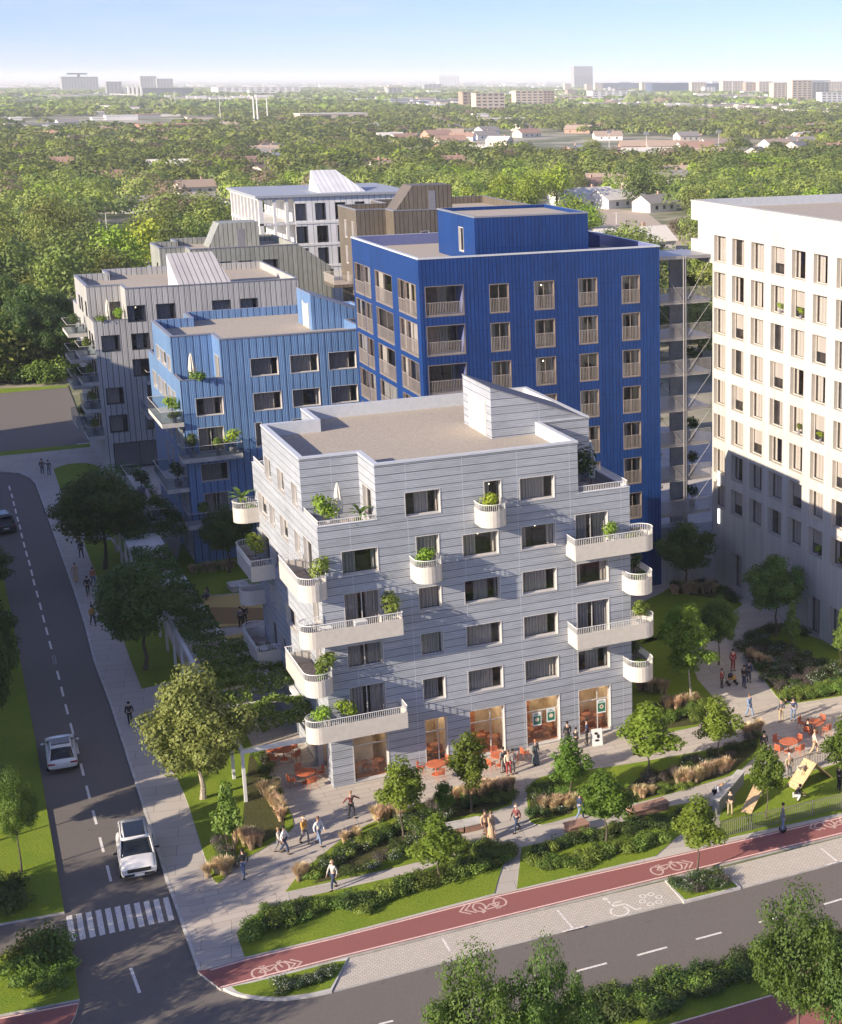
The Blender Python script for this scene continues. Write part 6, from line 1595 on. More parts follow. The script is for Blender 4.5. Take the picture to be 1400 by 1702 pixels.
cgrey = flat('far_grey_panel', (0.30, 0.30, 0.31), 0.7); cdark = flat('far_dark_glass', (0.09, 0.10, 0.12), 0.4); cbeige = flat('far_beige_stone', (0.55, 0.45, 0.36), 0.8); cwhite = flat('far_white_panel', (0.68, 0.66, 0.64), 0.7); cnavy = flat('far_navy_glass', (0.06, 0.09, 0.16), 0.35); cred = flat('far_red_roof', (0.38, 0.20, 0.15), 0.8); cbrown = flat('far_brown_stone', (0.38, 0.28, 0.22), 0.8)
b_, x0, x1, yb_, tp = fb('campus_building', 104, 165, 128, 153, cgrey, 'grey stadium-like building with a raised flat canopy at the far left', cdark, windows=9)
mb = MB(); w_ = x1 - x0; mb.box(x0 + w_ * .45, x0 + w_ * .52, yb_ + 5, yb_ + 15, tp, tp + 10); mb.box(x0 + w_ * .18, x0 + w_ * .72, yb_, yb_ + 30, tp + 8, tp + 13); b_.part(mb, 'raised_canopy', cdark)
fb('tower_pair', 178, 204, 136, 158, cgrey, 'grey twin block right of the canopy building', windows=8)
fb('office_block', 235, 262, 127, 152, cgrey, 'grey office block with stepped top at the left', windows=9); fb('office_block', 262, 289, 131, 152, cgrey, 'lower grey wing right of the stepped office block', windows=9)
fb('long_hall', 212, 322, 146, 160, cdark, 'long dark flat-roofed hall at the left', cgrey)
for i, u in enumerate((214, 221, 228, 235)): fb('concrete_pier', u, u + 3.2, 144, 165, cwhite, 'pale pier in the row by the dark hall', depth=8, group='pale piers by the dark hall', cat='pier')
fb('white_hall', 362, 500, 145, 157, cwhite, 'long white low hall left of the middle', windows=20); fb('white_hall', 415, 460, 150, 160, cwhite, 'white hall with dark openings before the longer one', windows=14)
fb('beige_tower', 770, 798, 153, 184, cbrown, 'brownish apartment tower left of its beige twin', windows=9); fb('beige_tower', 792, 840, 155, 188, cbeige, 'beige apartment tower with vertical bays', windows=7)
fb('beige_block', 858, 904, 151, 178, cbeige, 'beige square block right of the twin towers', windows=8); fb('beige_block', 904, 922, 151, 176, cbrown, 'brown end wing of the beige square block', windows=8)
fb('skyline_tower', 955, 986, 111, 148, cgrey, 'grey skyscraper rising above the horizon', windows=12); fb('skyline_tower', 730, 764, 125, 140, cwhite, 'distant white block on the horizon', windows=20)
fb('white_block', 985, 1043, 151, 165, cwhite, 'white block with arched roof right of the skyscraper', windows=14); fb('low_block', 925, 985, 160, 168, cbeige, 'low beige block before the skyscraper', windows=14)
fb('navy_block', 996, 1068, 138, 150, cnavy, 'long navy glass block on the skyline'); fb('navy_block', 1085, 1150, 138, 155, cnavy, 'navy glass block between beige slabs'); fb('navy_block', 1175, 1205, 139, 155, cnavy, 'short navy glass block')
for (u0, u1, vt, vb, m_, lab) in [(1067, 1086, 137, 154, cbeige, 'narrow beige slab between navy blocks'), (1150, 1174, 137, 156, cbeige, 'beige slab at the middle right skyline'), (1202, 1236, 135, 156, cbeige, 'wide beige slab on the right skyline'), (1240, 1262, 137, 158, cbrown, 'brown slab on the right skyline'), (1262, 1283, 136, 158, cbeige, 'bright beige slab on the right skyline'),
        (1286, 1312, 138, 165, cbeige, 'beige slab with vertical piers on the right'), (1317, 1350, 134, 172, cbeige, 'tall beige slab nearest on the right'), (1350, 1378, 137, 170, cgrey, 'grey-blue slab beside the tall beige one'), (1366, 1400, 154, 174, cwhite, 'white low block at the right edge'), (1378, 1400, 136, 155, cbeige, 'beige slab at the right edge')]:
    fb('apartment_slab', u0, u1, vt, vb, m_, lab, windows=9, cat='apartment slab')
fb('red_roof_hall', 232, 345, 207, 220, cred, 'long red-roofed hall in the left wood', cred, windows=14); fb('red_roof_hall', 240, 290, 214, 226, cred, 'lower red-roofed wing before the long one', cred)
fb('grey_hall', 10, 110, 206, 219, wallsm[1], 'white hall with grey roof at the left edge', roofs[1], windows=14); fb('grey_hall', 40, 100, 214, 224, cred, 'red-walled hall at the left edge', roofs[1])
fb('tan_hall', 500, 612, 189, 205, cbeige, 'tan flat hall at the middle', roofs[3], windows=16); fb('tan_hall', 532, 612, 205, 216, roofs[2], 'red-brown roofed hall before the tan one', roofs[2]); fb('white_hall', 385, 470, 209, 218, cwhite, 'low white hall by the masts')
fb('pale_hall', 806, 905, 197, 206, roofs[3], 'pale flat-roofed hall before the beige towers', roofs[3])
for i in range(26):
    u = 1160 + i * 9.4 + RND.uniform(-2, 2); v = 188 + RND.uniform(-5, 6); fb('row_house', u, u + 8, v - 7, v, wallsm[1], 'white gabled row house at the far right', roofs[3 if i % 2 else 1], cat='house', group='white row houses at the far right')
ra = random.Random(9)
for i in range(48):
    u = ra.uniform(640, 1395); v = ra.uniform(145, 160); w_ = ra.uniform(10, 30); h_ = ra.uniform(5, 13)
    if 760 < u < 925: continue
    fb('apartment_slab', u, u + w_, v - h_, v, ra.choice([cbeige, cwhite, cbeige, cgrey, cnavy, cbrown]), 'mid-rise slab in the crowd of the right skyline', windows=14, cat='apartment slab', group='mid-rise slabs on the right skyline')
for i in range(296):
    u = ra.uniform(-10, 1400); v = ra.choice([ra.uniform(136, 146), ra.uniform(138, 156), ra.uniform(145, 172), ra.uniform(165, 200)]); sc = (v - 130) / 30
    if 330 < u < 640 and v < 143: continue
    w = ra.uniform(8, 34) * (.5 + sc * .5); h = ra.uniform(1.5, 4.5) * (.6 + sc * .5)
    fb('distant_building', u, u + w, v - h, v, ra.choice([cwhite, cbeige, cwhite, cgrey, cbrown, wallsm[1]]), 'small pale building in the distant town', ra.choice([cwhite, roofs[3], roofs[1], roofs[2]]), group='small pale buildings of the distant town')
# the rest of the town as one mass: past three hundred small buildings
mb = MB()
for i in range(1500):
    u = ra.uniform(-20, 1420); v = 133.5 + 42 * ra.random() ** 1.7; sc = (v - 130) / 30
    if 380 < u < 620 and v < 140: continue
    p = at(u, v); k = proj(p)[2]; w = ra.uniform(5, 20) * (.4 + sc * .7) * k / F_PX; h = min(28, ra.uniform(1.0, 3.2) * (.5 + sc * .6) * k / F_PX); d = w * ra.uniform(.4, .9)
    mb.box(p[0] - w / 2, p[0] + w / 2, p[1], p[1] + d, -.14, h, ra.choice([0, 0, 1, 2, 3, 4]))
o = mb.build('distant_town', [cwhite, cbeige, cgrey, roofs[3], cbrown]); tag(o, 'pale mass of small buildings between the far trees', 'town', kind='stuff')
# viaducts
def viaduct(px, label, h=7):
    P = [at(u, v, h) for u, v in px]; e = Bld('viaduct', (P[0][0], P[0][1], 0), label, 'viaduct'); mb = MB()
    for i in range(len(P) - 1):
        a, b = P[i], P[i + 1]; d = (b - a)[:2]; L = np.linalg.norm(d); d = d / L; n = np.array([-d[1], d[0]]) * 6
        mb.add([(*(a[:2] - n), h - 1.6), (*(b[:2] - n), h - 1.6), (*(b[:2] + n), h - 1.6), (*(a[:2] + n), h - 1.6), (*(a[:2] - n), h), (*(b[:2] - n), h), (*(b[:2] + n), h), (*(a[:2] + n), h)], [(0, 1, 5, 4), (3, 2, 6, 7)[::-1], (4, 5, 6, 7)])
    e.part(mb, 'deck', M['conc'])
    for i in range(len(P) - 1):
        a, b = P[i], P[i + 1]; n = max(1, int(np.linalg.norm(b - a) / 45))
        for k in range(n):
            q = a + (b - a) * k / n; m_ = MB(); m_.box(q[0] - 1, q[0] + 1, q[1] - 1, q[1] + 1, -.14, h - 1.61); e.part(m_, 'pier', M['conc'])
viaduct([(-20, 168), (40, 166), (90, 163), (130, 158), (180, 155), (232, 157)], 'pale curved motorway viaduct at the far left', 9)
viaduct([(-20, 176), (60, 172), (130, 173), (200, 176)], 'second pale motorway viaduct at the far left', 6); viaduct([(455, 171), (560, 167), (720, 164)], 'long pale viaduct in the middle distance', 7)
viaduct([(640, 170), (770, 164)], 'short pale viaduct by the beige towers', 6)
# masts
def mast(name, u, vb, vt, label, r=.5, cross=0, cat='mast', group=None, heads=0):
    p = at(u, vb); top = onY(u, vt, p[1])[2]; e = empty(name, (p[0], p[1], -.14), label, cat, group)
    mb = MB(); mb.tube((0, 0, 0), (0, 0, top), r, r * .6, 6); mkobj('pole', mb.mesh('pole', cwhite), e)
    for k in range(cross): m_ = MB(); z = top * (.95 - .12 * k); m_.box(-r * 9, r * 9, -r * .4, r * .4, z, z + r * .8); mkobj('cross_arm', m_.mesh('cross_arm', cwhite), e)
    if heads:
        m_ = MB(); m_.box(-1.6, 1.6, -.2, .2, top - .2, top + 1.6); mkobj('lamp_bank', m_.mesh('lamp_bank', cgrey), e)
mast('chimney_mast', 424, 212, 160, 'leftmost of the three tall white masts', .9); mast('chimney_mast', 430, 213, 158, 'middle one of the three tall white masts', .9); mast('chimney_mast', 446, 208, 162, 'rightmost of the three tall white masts', .7)
for u, vb, vt, l in ((367, 200, 157, 'lattice pylon left of the white masts'), (292, 176, 150, 'thin pylon by the dark hall'), (475, 170, 152, 'thin pylon above the tan hall'), (1390, 172, 146, 'thin pylon at the right edge')): mast('power_pylon', u, vb, vt, l, .35, 3, 'pylon')
for u, vb, vt, l in ((1075, 256, 223, 'floodlight mast left of the playing field'), (1195, 250, 220, 'floodlight mast right of the playing field'), (1013, 245, 220, 'floodlight mast behind the field')): mast('floodlight_mast', u, vb, vt, l, .18, 0, 'floodlight', heads=1)
for u, vb, vt, l in ((1025, 386, 352, 'street lamp on the sandy yard'), (45, 445, 405, 'street lamp at the left wood edge'), (178, 385, 352, 'street lamp by the pale lane')): mast('street_lamp', u, vb, vt, l, .12, 1, 'street lamp')
mast('radio_mast', 1218, 160, 72, 'very thin radio mast above the right skyline', .5)
# ---- wooded land up to the horizon
A1 = farpts(640, 1000, 10.0, -1.0); woodmass('woodland', A1, 170, 1.4, 6.0, 9.5, 'canopy of the farther wood', 32)
A2 = farpts(1000, 2100, 13.0, -.65); woodmass('woodland', A2, 60, 2.8, 7.5, 8.5, 'distant wooded land', 33)
A3 = farpts(2100, 7000, 27.0, .1); woodmass('woodland', A3, 16, 10.0, 16, 8.5, 'wooded land near the horizon', 34)
print('far', len(vis), len(A1), len(A2), len(A3))
# ---- air
mb = MB(); mb.box(-6000, 14000, -600, 22000, -1.2, 95)
hm, t, out = nodes_of('haze')
pv = t.nodes.new('ShaderNodeVolumePrincipled'); pv.inputs['Color'].default_value = (0.93, 0.97, 1.0, 1); pv.inputs['Density'].default_value = 0.00010; pv.inputs['Anisotropy'].default_value = 0.0
t.links.new(pv.outputs[0], out.inputs['Volume'])
hz = mb.build('haze', hm); hz['kind'] = 'stuff'; hz['label'] = 'pale haze over the distant town'
# ================================================================== people
def skin_mesh(name, V, E, Rr, mat, sub=1):
    me = bpy.data.meshes.new(name + '_src'); me.from_pydata(V, E, []); o = bpy.data.objects.new(name + '_src', me); COL.objects.link(o)
    sm = o.modifiers.new('s', 'SKIN'); sm.use_smooth_shade = True
    for i, sv in enumerate(me.skin_vertices[0].data): sv.radius = (Rr[i], Rr[i] * .85); sv.use_root = (i == 0)
    if sub: ss = o.modifiers.new('u', 'SUBSURF'); ss.levels = sub; ss.render_levels = sub
    dg = bpy.context.evaluated_depsgraph_get(); dg.update(); r_ = bpy.data.meshes.new_from_object(o.evaluated_get(dg)); r_.name = name
    bpy.data.objects.remove(o); bpy.data.meshes.remove(me)
    r_.materials.clear(); r_.materials.append(mat); return r_
skinm = flat('skin', (0.52, 0.33, 0.24), 0.6, var=.03); skind = flat('dark_skin', (0.20, 0.11, 0.07), 0.6, var=.03)
def pose(kind):
    """joint positions, facing -Y, feet near the origin"""
    J = dict(pel=(0, 0, .95), sp=(0, 0, 1.14), ch=(0, 0, 1.34), nk=(0, 0, 1.49), h0=(0, -.01, 1.57), h1=(0, -.02, 1.65), h2=(0, -.01, 1.73))
    def limb(s, hip, knee, ank, toe): J.update({s + 'hp': hip, s + 'kn': knee, s + 'an': ank, s + 'to': toe})
    def arm(s, el, wr, ha): sg = 1 if s == 'r' else -1; J.update({s + 'sh': (sg * .18, 0, 1.41), s + 'el': el, s + 'wr': wr, s + 'ha': ha})
    if kind in ('walk', 'walk2'):
        g = 1 if kind == 'walk' else -1
        for s, sg in (('r', 1), ('l', -1)):
            f = g * sg
            limb(s, (sg * .09, 0, .90), (sg * .10, -.06 - .14 * f, .50), (sg * .09, -.22 * f + (.10 if f < 0 else 0), .10 if f > 0 else .14), (sg * .10, -.22 * f - .13 + (.10 if f < 0 else 0), .03))
            arm(s, (sg * .24, .10 * f, 1.15), (sg * .25, .12 * f - .08, .92), (sg * .24, .12 * f - .13, .82))
    elif kind == 'stand':
        for s, sg in (('r', 1), ('l', -1)):
            limb(s, (sg * .09, 0, .90), (sg * .11, -.02, .50), (sg * .12, .02, .09), (sg * .14, -.12, .03)); arm(s, (sg * .25, .03, 1.15), (sg * .25, -.06, .92), (sg * .23, -.10, .83))
    elif kind == 'arms':
        for s, sg in (('r', 1), ('l', -1)):
            f = sg; limb(s, (sg * .09, 0, .90), (sg * .13, -.10 * (f > 0), .50), (sg * .14, -.12 * f + .02, .09), (sg * .15, -.12 * f - .12, .03)); arm(s, (sg * .38, 0, 1.24), (sg * .56, -.06, 1.14), (sg * .65, -.08, 1.10))
    elif kind == 'point':
        for s, sg in (('r', 1), ('l', -1)): limb(s, (sg * .09, 0, .90), (sg * .11, -.02, .50), (sg * .12, .02, .09), (sg * .14, -.12, .03))
        arm('r', (.34, -.16, 1.30), (.48, -.34, 1.36), (.54, -.42, 1.38)); arm('l', (-.25, .03, 1.15), (-.25, -.06, .92), (-.23, -.10, .83))
    elif kind == 'sit':
        dz = -.42
        for k in list(J): J[k] = (J[k][0], J[k][1] + .0, J[k][2] + dz)
        for s, sg in (('r', 1), ('l', -1)):
            limb(s, (sg * .10, 0, .50), (sg * .12, -.42, .50), (sg * .12, -.42, .09), (sg * .13, -.56, .03)); arm(s, (sg * .25, -.08, 1.15 + dz), (sg * .18, -.28, 1.04 + dz), (sg * .14, -.36, 1.03 + dz))
            J[s + 'sh'] = (sg * .18, 0, 1.41 + dz)
    elif kind == 'crouch':
        J = dict(pel=(0, .12, .38), sp=(0, .02, .55), ch=(0, -.10, .72), nk=(0, -.17, .85), h0=(0, -.21, .92), h1=(0, -.24, 1.0), h2=(0, -.24, 1.07))
        for s, sg in (('r', 1), ('l', -1)):
            limb(s, (sg * .10, .10, .36), (sg * .15, -.26, .44), (sg * .13, -.06, .09), (sg * .14, -.20, .03)); arm(s, (sg * .24, -.26, .62), (sg * .17, -.42, .48), (sg * .14, -.50, .44)); J[s + 'sh'] = (sg * .17, -.12, .79)
    elif kind == 'bend':
        J = dict(pel=(0, .10, .92), sp=(0, -.02, 1.06), ch=(0, -.20, 1.18), nk=(0, -.32, 1.25), h0=(0, -.38, 1.29), h1=(0, -.44, 1.33), h2=(0, -.48, 1.38))
        for s, sg in (('r', 1), ('l', -1)):
            limb(s, (sg * .09, .08, .88), (sg * .11, 0, .50), (sg * .12, .04, .09), (sg * .14, -.10, .03)); arm(s, (sg * .24, -.28, .98), (sg * .22, -.36, .78), (sg * .20, -.38, .68)); J[s + 'sh'] = (sg * .18, -.22, 1.22)
    return J
POSES = {}
def limbs_mesh(name, J, chains, rad, mat, sub=1):
    V = []; E = []; Rr = []; ix = {}
    for ch in chains:
        for k in ch:
            if k not in ix: ix[k] = len(V); V.append(J[k]); Rr.append(rad[k])
        for a, b in zip(ch, ch[1:]): E.append((ix[a], ix[b]))
    return skin_mesh(name, V, E, Rr, mat, sub)
BR = dict(pel=.115, sp=.10, ch=.125, nk=.05, h0=.068, h1=.094, h2=.07, hp=.085, kn=.06, an=.042, to=.035, sh=.058, el=.042, wr=.030, ha=.032)
def RAD(k, f=1.0, add=0.0):
    b = k[1:] if k[0] in 'rl' and k[1:] in BR else k
    return BR[b] * f + add
def make_pose(kind):
    J = pose(kind)
    legs = lambda s: ['pel', s + 'hp', s + 'kn', s + 'an', s + 'to']
    arms = lambda s: ['ch', s + 'sh', s + 'el', s + 'wr', s + 'ha']
    ch = [['pel', 'sp', 'ch', 'nk', 'h0', 'h1', 'h2'], legs('r'), legs('l'), arms('r'), arms('l')]
    body = limbs_mesh('person_body', J, ch, {k: RAD(k) for k in J}, skinm)
    # fingers, thumb and nose joined into the body mesh
    vs = [tuple(v.co) for v in body.vertices]; fs = [tuple(p.vertices) for p in body.polygons]
    mb = MB(); mb.v = vs; mb.f = fs; mb.m = [0] * len(fs)
    for s, sg in (('r', 1), ('l', -1)):
        h = Vector(J[s + 'ha']); w = Vector(J[s + 'wr']); d = (h - w).normalized(); q = Vector((0, 1, 0)).cross(d)
        q = d.cross(Vector((sg, 0, 0))).normalized() if d.cross(Vector((sg, 0, 0))).length > .1 else Vector((0, 1, 0))
        for i in range(4): st = h + q * (.027 * (i - 1.5)); mb.tube(st, st + d * (.085 - .01 * abs(i - 1.3)) + q * .003, .0095, .006, 5)
        mb.tube(w + d * .03 + q * .03, w + d * .07 + q * .065, .011, .008, 5)
    hh = Vector(J['h0']) + Vector((0, -.085, .04)); mb.ell(tuple(hh), .014, .02, .02, 5, 4)
    for sg in (1, -1): e_ = Vector(J['h0']) + Vector((sg * .082, .0, .055)); mb.ell(tuple(e_), .012, .02, .028, 5, 4)
    body2 = mb.mesh('person_body', skinm, smooth=True)
    top = limbs_mesh('jacket', J, [['pel', 'sp', 'ch'], ['ch', 'rsh', 'rel', 'rwr'], ['ch', 'lsh', 'lel', 'lwr']], {k: RAD(k, 1.0, .022) for k in J}, skinm)
    tro = limbs_mesh('trousers', J, [['pel', 'rhp', 'rkn', 'ran'], ['pel', 'lhp', 'lkn', 'lan']], {k: RAD(k, 1.0, .018) for k in J}, skinm)
    m2 = MB()
    for s in 'rl':
        a, t_ = Vector(J[s + 'an']), Vector(J[s + 'to']); m2.ell(tuple((a + t_) / 2 - Vector((0, 0, .02))), .055, .14, .05, 8, 5)
    shoe = m2.mesh('shoes', skinm, smooth=True)
    m3 = MB(); c = Vector(J['h1']) + Vector((0, .018, .035)); m3.ell(tuple(c), .102, .108, .10, 10, 7); hair = m3.mesh('hair', skinm, smooth=True)
    m4 = MB(); m4.ell(tuple(c + Vector((0, .0, .0))), .104, .11, .085, 10, 7); b0 = c + Vector((0, -.12, -.01)); m4.ell(tuple(b0), .07, .06, .012, 8, 4); cap = m4.mesh('cap', skinm, smooth=True)
    m5 = MB(); z0, z1 = J['an' if False else 'ran'][2] + .05, J['pel'][2] + .1; cx_ = (J['rhp'][0] + J['lhp'][0]) / 2
    n = 12
    for k in range(3):
        za, zb_ = z0 + (z1 - z0) * k / 3, z0 + (z1 - z0) * (k + 1) / 3; ra_, rb_ = .27 - .045 * k, .27 - .045 * (k + 1)
        m5.tube((0, 0, za), (0, 0, zb_), ra_, rb_, n, caps=False)
    skirt = m5.mesh('skirt', skinm, smooth=True)
    POSES[kind] = dict(body=body2, top=top, tro=tro, shoe=shoe, hair=hair, cap=cap, skirt=skirt)
for k in ('walk', 'walk2', 'stand', 'arms', 'point', 'sit', 'crouch', 'bend'): make_pose(k)
CLO = dict(black=(.02, .02, .022), navy=(.03, .045, .09), grey=(.16, .16, .17), white=(.72, .70, .67), jeans=(.09, .13, .22), denim=(.16, .22, .33), red=(.30, .04, .04), maroon=(.17, .05, .05), ochre=(.50, .27, .06), tan=(.46, .32, .20), khaki=(.36, .29, .19), blue=(.16, .24, .38), brown=(.14, .08, .05), rust=(.36, .12, .05), fair=(.30, .18, .09), dark=(.015, .012, .01), silver=(.42, .40, .38), floral=(.10, .12, .12), teal=(.05, .10, .11), cream=(.62, .52, .40))
CM = {k: flat('cloth_' + k, v, 0.85, var=.06, scale=12) for k, v in CLO.items()}
def person(u, v, kind, face, top, bottom, hair, label, cap=None, skirt=False, s=1.0, shoes='dark', z=0.0, skin=None, group=None, xy=None):
    """face: direction the person looks, degrees from -Y counter-clockwise"""
    P = POSES[kind]; p = xy if xy is not None else at(u, v, z)
    o = mkobj('person', P['body'], None, (p[0], p[1], z), R(face)); o.scale = (s, s, s)
    tag(o, label, 'person', group)
    def put(nm, me, m_):
        c = mkobj(nm, me, o); c.material_slots[0].link = 'OBJECT'; c.material_slots[0].material = CM[m_]
    if skin: o.material_slots[0].link = 'OBJECT'; o.material_slots[0].material = skin
    put('jacket', P['top'], top); put('skirt' if skirt else 'trousers', P['skirt'] if skirt else P['tro'], bottom); put('shoes', P['shoe'], shoes)
    put('hair', P['hair'], hair)
    if cap: put('cap', P['cap'], cap)
    return o
PE = [
 (217, 1206, 'walk', 170, 'black', 'black', 'dark', 'man in a black suit walking on the shaded pavement by the street', {}),
 (71, 787.7, 'stand', 180, 'black', 'navy', 'dark', 'left one of the two people standing at the street bend, in dark clothes', {}),
 (82, 789.7, 'point', 170, 'teal', 'jeans', 'dark', 'right one of the two people at the street bend, one arm out, in jeans', {}),
 (136, 927.5, 'walk', 190, 'teal', 'navy', 'dark', 'person in a dark teal jacket, the uppermost walker on the shaded pavement', {}),
 (126.7, 967, 'walk2', 190, 'tan', 'tan', 'brown', 'woman in a tan dress walking near the kerb on the shaded pavement', dict(skirt=True)),
 (156, 975, 'walk', 10, 'rust', 'jeans', 'dark', 'person in a rust brown jacket and jeans beside the grass strip', {}),
 (147, 990, 'walk2', 0, 'black', 'black', 'dark', 'person in black walking behind the one in the rust jacket', {}),
 (155, 1039.7, 'walk', 15, 'ochre', 'navy', 'dark', 'person in an ochre top and dark jeans on the shaded pavement', {}),
 (406, 1459, 'walk2', 190, 'black', 'jeans', 'dark', 'man in a black jacket and jeans seen from behind at the plaza corner', {}),
 (464.5, 1415.5, 'walk', 60, 'silver', 'grey', 'fair', 'child in grey holding beside the man in the white shirt', dict(s=.86)),
 (474, 1419, 'walk2', 60, 'white', 'navy', 'dark', 'man in a white shirt and dark trousers walking with a child', {}),
 (507, 1402.5, 'walk', 30, 'ochre', 'grey', 'fair', 'person in a yellow top with a cap, left of the tall man', dict(cap='white')),
 (531, 1405, 'walk2', 30, 'white', 'denim', 'brown', 'tall man in a white shirt and grey jeans in the middle of the plaza', dict(s=1.04)),
 (585, 1359.5, 'arms', 10, 'maroon', 'black', 'fair', 'person in a maroon jacket with arms spread before the lilac block', {}),
 (555, 1478, 'walk', -60, 'silver', 'navy', 'fair', 'person with a pale vest and hat on the lower footpath', dict(cap='cream')),
 (807.5, 1391, 'walk2', 20, 'tan', 'brown', 'dark', 'man in tan and brown by the stone bench', {}),
 (817.5, 1394.5, 'walk', 20, 'tan', 'tan', 'brown', 'woman in a long tan coat by the stone bench', dict(skirt=True)),
 (859.5, 1382.5, 'walk', -70, 'maroon', 'navy', 'fair', 'person in a maroon vest and white cap on the crossing footpath', dict(cap='white')),
 (837.5, 1284, 'stand', 200, 'grey', 'grey', 'dark', 'rear one of the group of three before the cafe, in grey', {}),
 (846, 1288.8, 'stand', 0, 'cream', 'red', 'brown', 'person in a cream top and red trousers, front of the group of three', {}),
 (853, 1287, 'stand', 10, 'silver', 'grey', 'dark', 'person in pale grey at the right of the group of three', {}),
 (891, 1271, 'stand', 20, 'floral', 'floral', 'rust', 'woman in a dark floral dress before the shop door', dict(skirt=True)),
 (943.7, 1240, 'stand', 180, 'black', 'black', 'dark', 'person in a long black robe at the facade right of the shop door', dict(skirt=True)),
 (958, 1246, 'stand', 100, 'black', 'black', 'dark', 'person in black behind the maple by the shop door', dict(s=.9)),
 (976, 1236, 'stand', 250, 'navy', 'black', 'dark', 'person in navy beside the folding board at the facade', {}),
 (964.5, 1363, 'walk', 80, 'navy', 'denim', 'dark', 'person in blue half hidden behind the maple by the brick bench', {}),
 (1200, 1143, 'stand', 40, 'red', 'black', 'brown', 'child in a red jacket on the round plaza, left', dict(s=.85)),
 (1218.5, 1115, 'stand', 0, 'red', 'red', 'dark', 'person all in red beside the shaded lawn', {}),
 (1237, 1143, 'stand', 100, 'black', 'navy', 'dark', 'person in black with the stroller', {}),
 (1245, 1135, 'stand', 120, 'navy', 'navy', 'dark', 'taller person in navy behind the stroller pusher', {}),
 (1246, 1193, 'walk', 20, 'blue', 'denim', 'brown', 'man in a blue shirt and pale blue trousers walking on the sunny path', {}),
 (1298.6, 1200, 'stand', 180, 'grey', 'khaki', 'dark', 'person in a grey jacket and khaki trousers, facing the building', {}),
 (1318.6, 1198.6, 'point', 150, 'navy', 'denim', 'dark', 'person in a dark jacket and pale jeans with one arm raised', {}),
 (1354, 1254, 'walk', 60, 'cream', 'tan', 'fair', 'woman in cream walking between the tables and the railing', {}),
 (1270, 1256, 'stand', 180, 'black', 'black', 'dark', 'person in a long black coat at the tip of the long bed', dict(skirt=True)),
 (1312, 1294, 'stand', 0, 'khaki', 'grey', 'silver', 'elderly person in khaki behind the railing in the dog run', {}),
 (1190, 1335.7, 'bend', 40, 'white', 'black', 'fair', 'person in a white shirt leaning over the low wall', {}),
 (1214, 1355.7, 'stand', 150, 'black', 'khaki', 'dark', 'person in a black jacket beside the inclined plank', {}),
 (1324, 1331, 'crouch', 60, 'black', 'white', 'brown', 'person crouching on the grass of the dog run', {}),
 (1395, 1314, 'stand', 90, 'black', 'black', 'dark', 'person in black at the right edge of the dog run', {}),
 (341, 998, 'crouch', 90, 'grey', 'navy', 'dark', 'crouching adult on the ochre courtyard surface', {}),
 (347, 994, 'stand', 270, 'navy', 'navy', 'dark', 'small child beside the crouching adult in the courtyard', dict(s=.62)),
 (401, 1042.5, 'stand', 200, 'grey', 'black', 'dark', 'left person of the pair standing under the courtyard balcony', {}),
 (408, 1038, 'stand', 160, 'black', 'black', 'dark', 'right person of the pair standing under the courtyard balcony', {}),
]
for (u, v, k, f, t_, b_, h_, lab, kw) in PE: person(u, v, k, f, t_, b_, h_, lab, **kw)
# person on a self-balancing wheel
pw = at(1301.4, 1384); person(0, 0, 'stand', 60, 'grey', 'denim', 'dark', 'rider in grey and pale jeans standing on a single wheel on the cycle path', xy=(pw[0], pw[1]), z=.16)
e = empty('electric_unicycle', (pw[0], pw[1], 0), 'black single-wheel scooter under the rider on the cycle path', 'electric unicycle', rz=R(60))
mb = MB(); mb.tube((-.05, 0, .24), (.05, 0, .24), .23, .23, 18); mkobj('wheel', mb.mesh('wheel', M['rubber']), e)
mb = MB(); mb.box(-.09, .09, -.16, .16, .24, .46); mb.tube((-.10, 0, .3), (.10, 0, .3), .16, .16, 12); mkobj('case', mb.mesh('case', CM['grey']), e)
mb = MB(); mb.box(-.22, -.09, -.1, .1, .14, .16); mkobj('pedal', mb.mesh('pedal', M['black']), e); mb = MB(); mb.box(.09, .22, -.1, .1, .14, .16); mkobj('pedal', mb.mesh('pedal', M['black']), e)

# dogs
def dog(x, y, z, rz, mat, label, s=1.0):
    V = [(0, .28, .44), (0, .05, .45), (0, -.20, .46), (0, -.34, .58), (0, -.43, .66), (0, -.56, .63), (0, .42, .50), (0, .55, .60)]; Rr = [.09, .085, .11, .06, .07, .03, .03, .012]
    E = [(0, 1), (1, 2), (2, 3), (3, 4), (4, 5), (0, 6), (6, 7)]
    for sx in (-1, 1):
        b = len(V); V += [(sx * .07, .28, .38), (sx * .08, .22, .25), (sx * .08, .33, .15), (sx * .08, .30, .02)]; Rr += [.06, .04, .025, .025]; E += [(0, b), (b, b + 1), (b + 1, b + 2), (b + 2, b + 3)]
        b = len(V); V += [(sx * .07, -.22, .36), (sx * .08, -.20, .2), (sx * .08, -.22, .02)]; Rr += [.05, .03, .025]; E += [(2, b), (b, b + 1), (b + 1, b + 2)]
    me = skin_mesh('dog_body', V, E, Rr, mat); o = mkobj('dog', me, None, (x, y, z), rz); o.scale = (s,) * 3; tag(o, label, 'dog')
    for sx in (-1, 1): mb = MB(); mb.add([(sx * .03, -.41, .70), (sx * .08, -.40, .69), (sx * .06, -.41, .79), (sx * .055, -.385, .72)], [(0, 1, 2), (1, 3, 2), (3, 0, 2), (0, 3, 1)]); mkobj('ear', mb.mesh('ear', mat), o)
p = at(1251, 1330); 
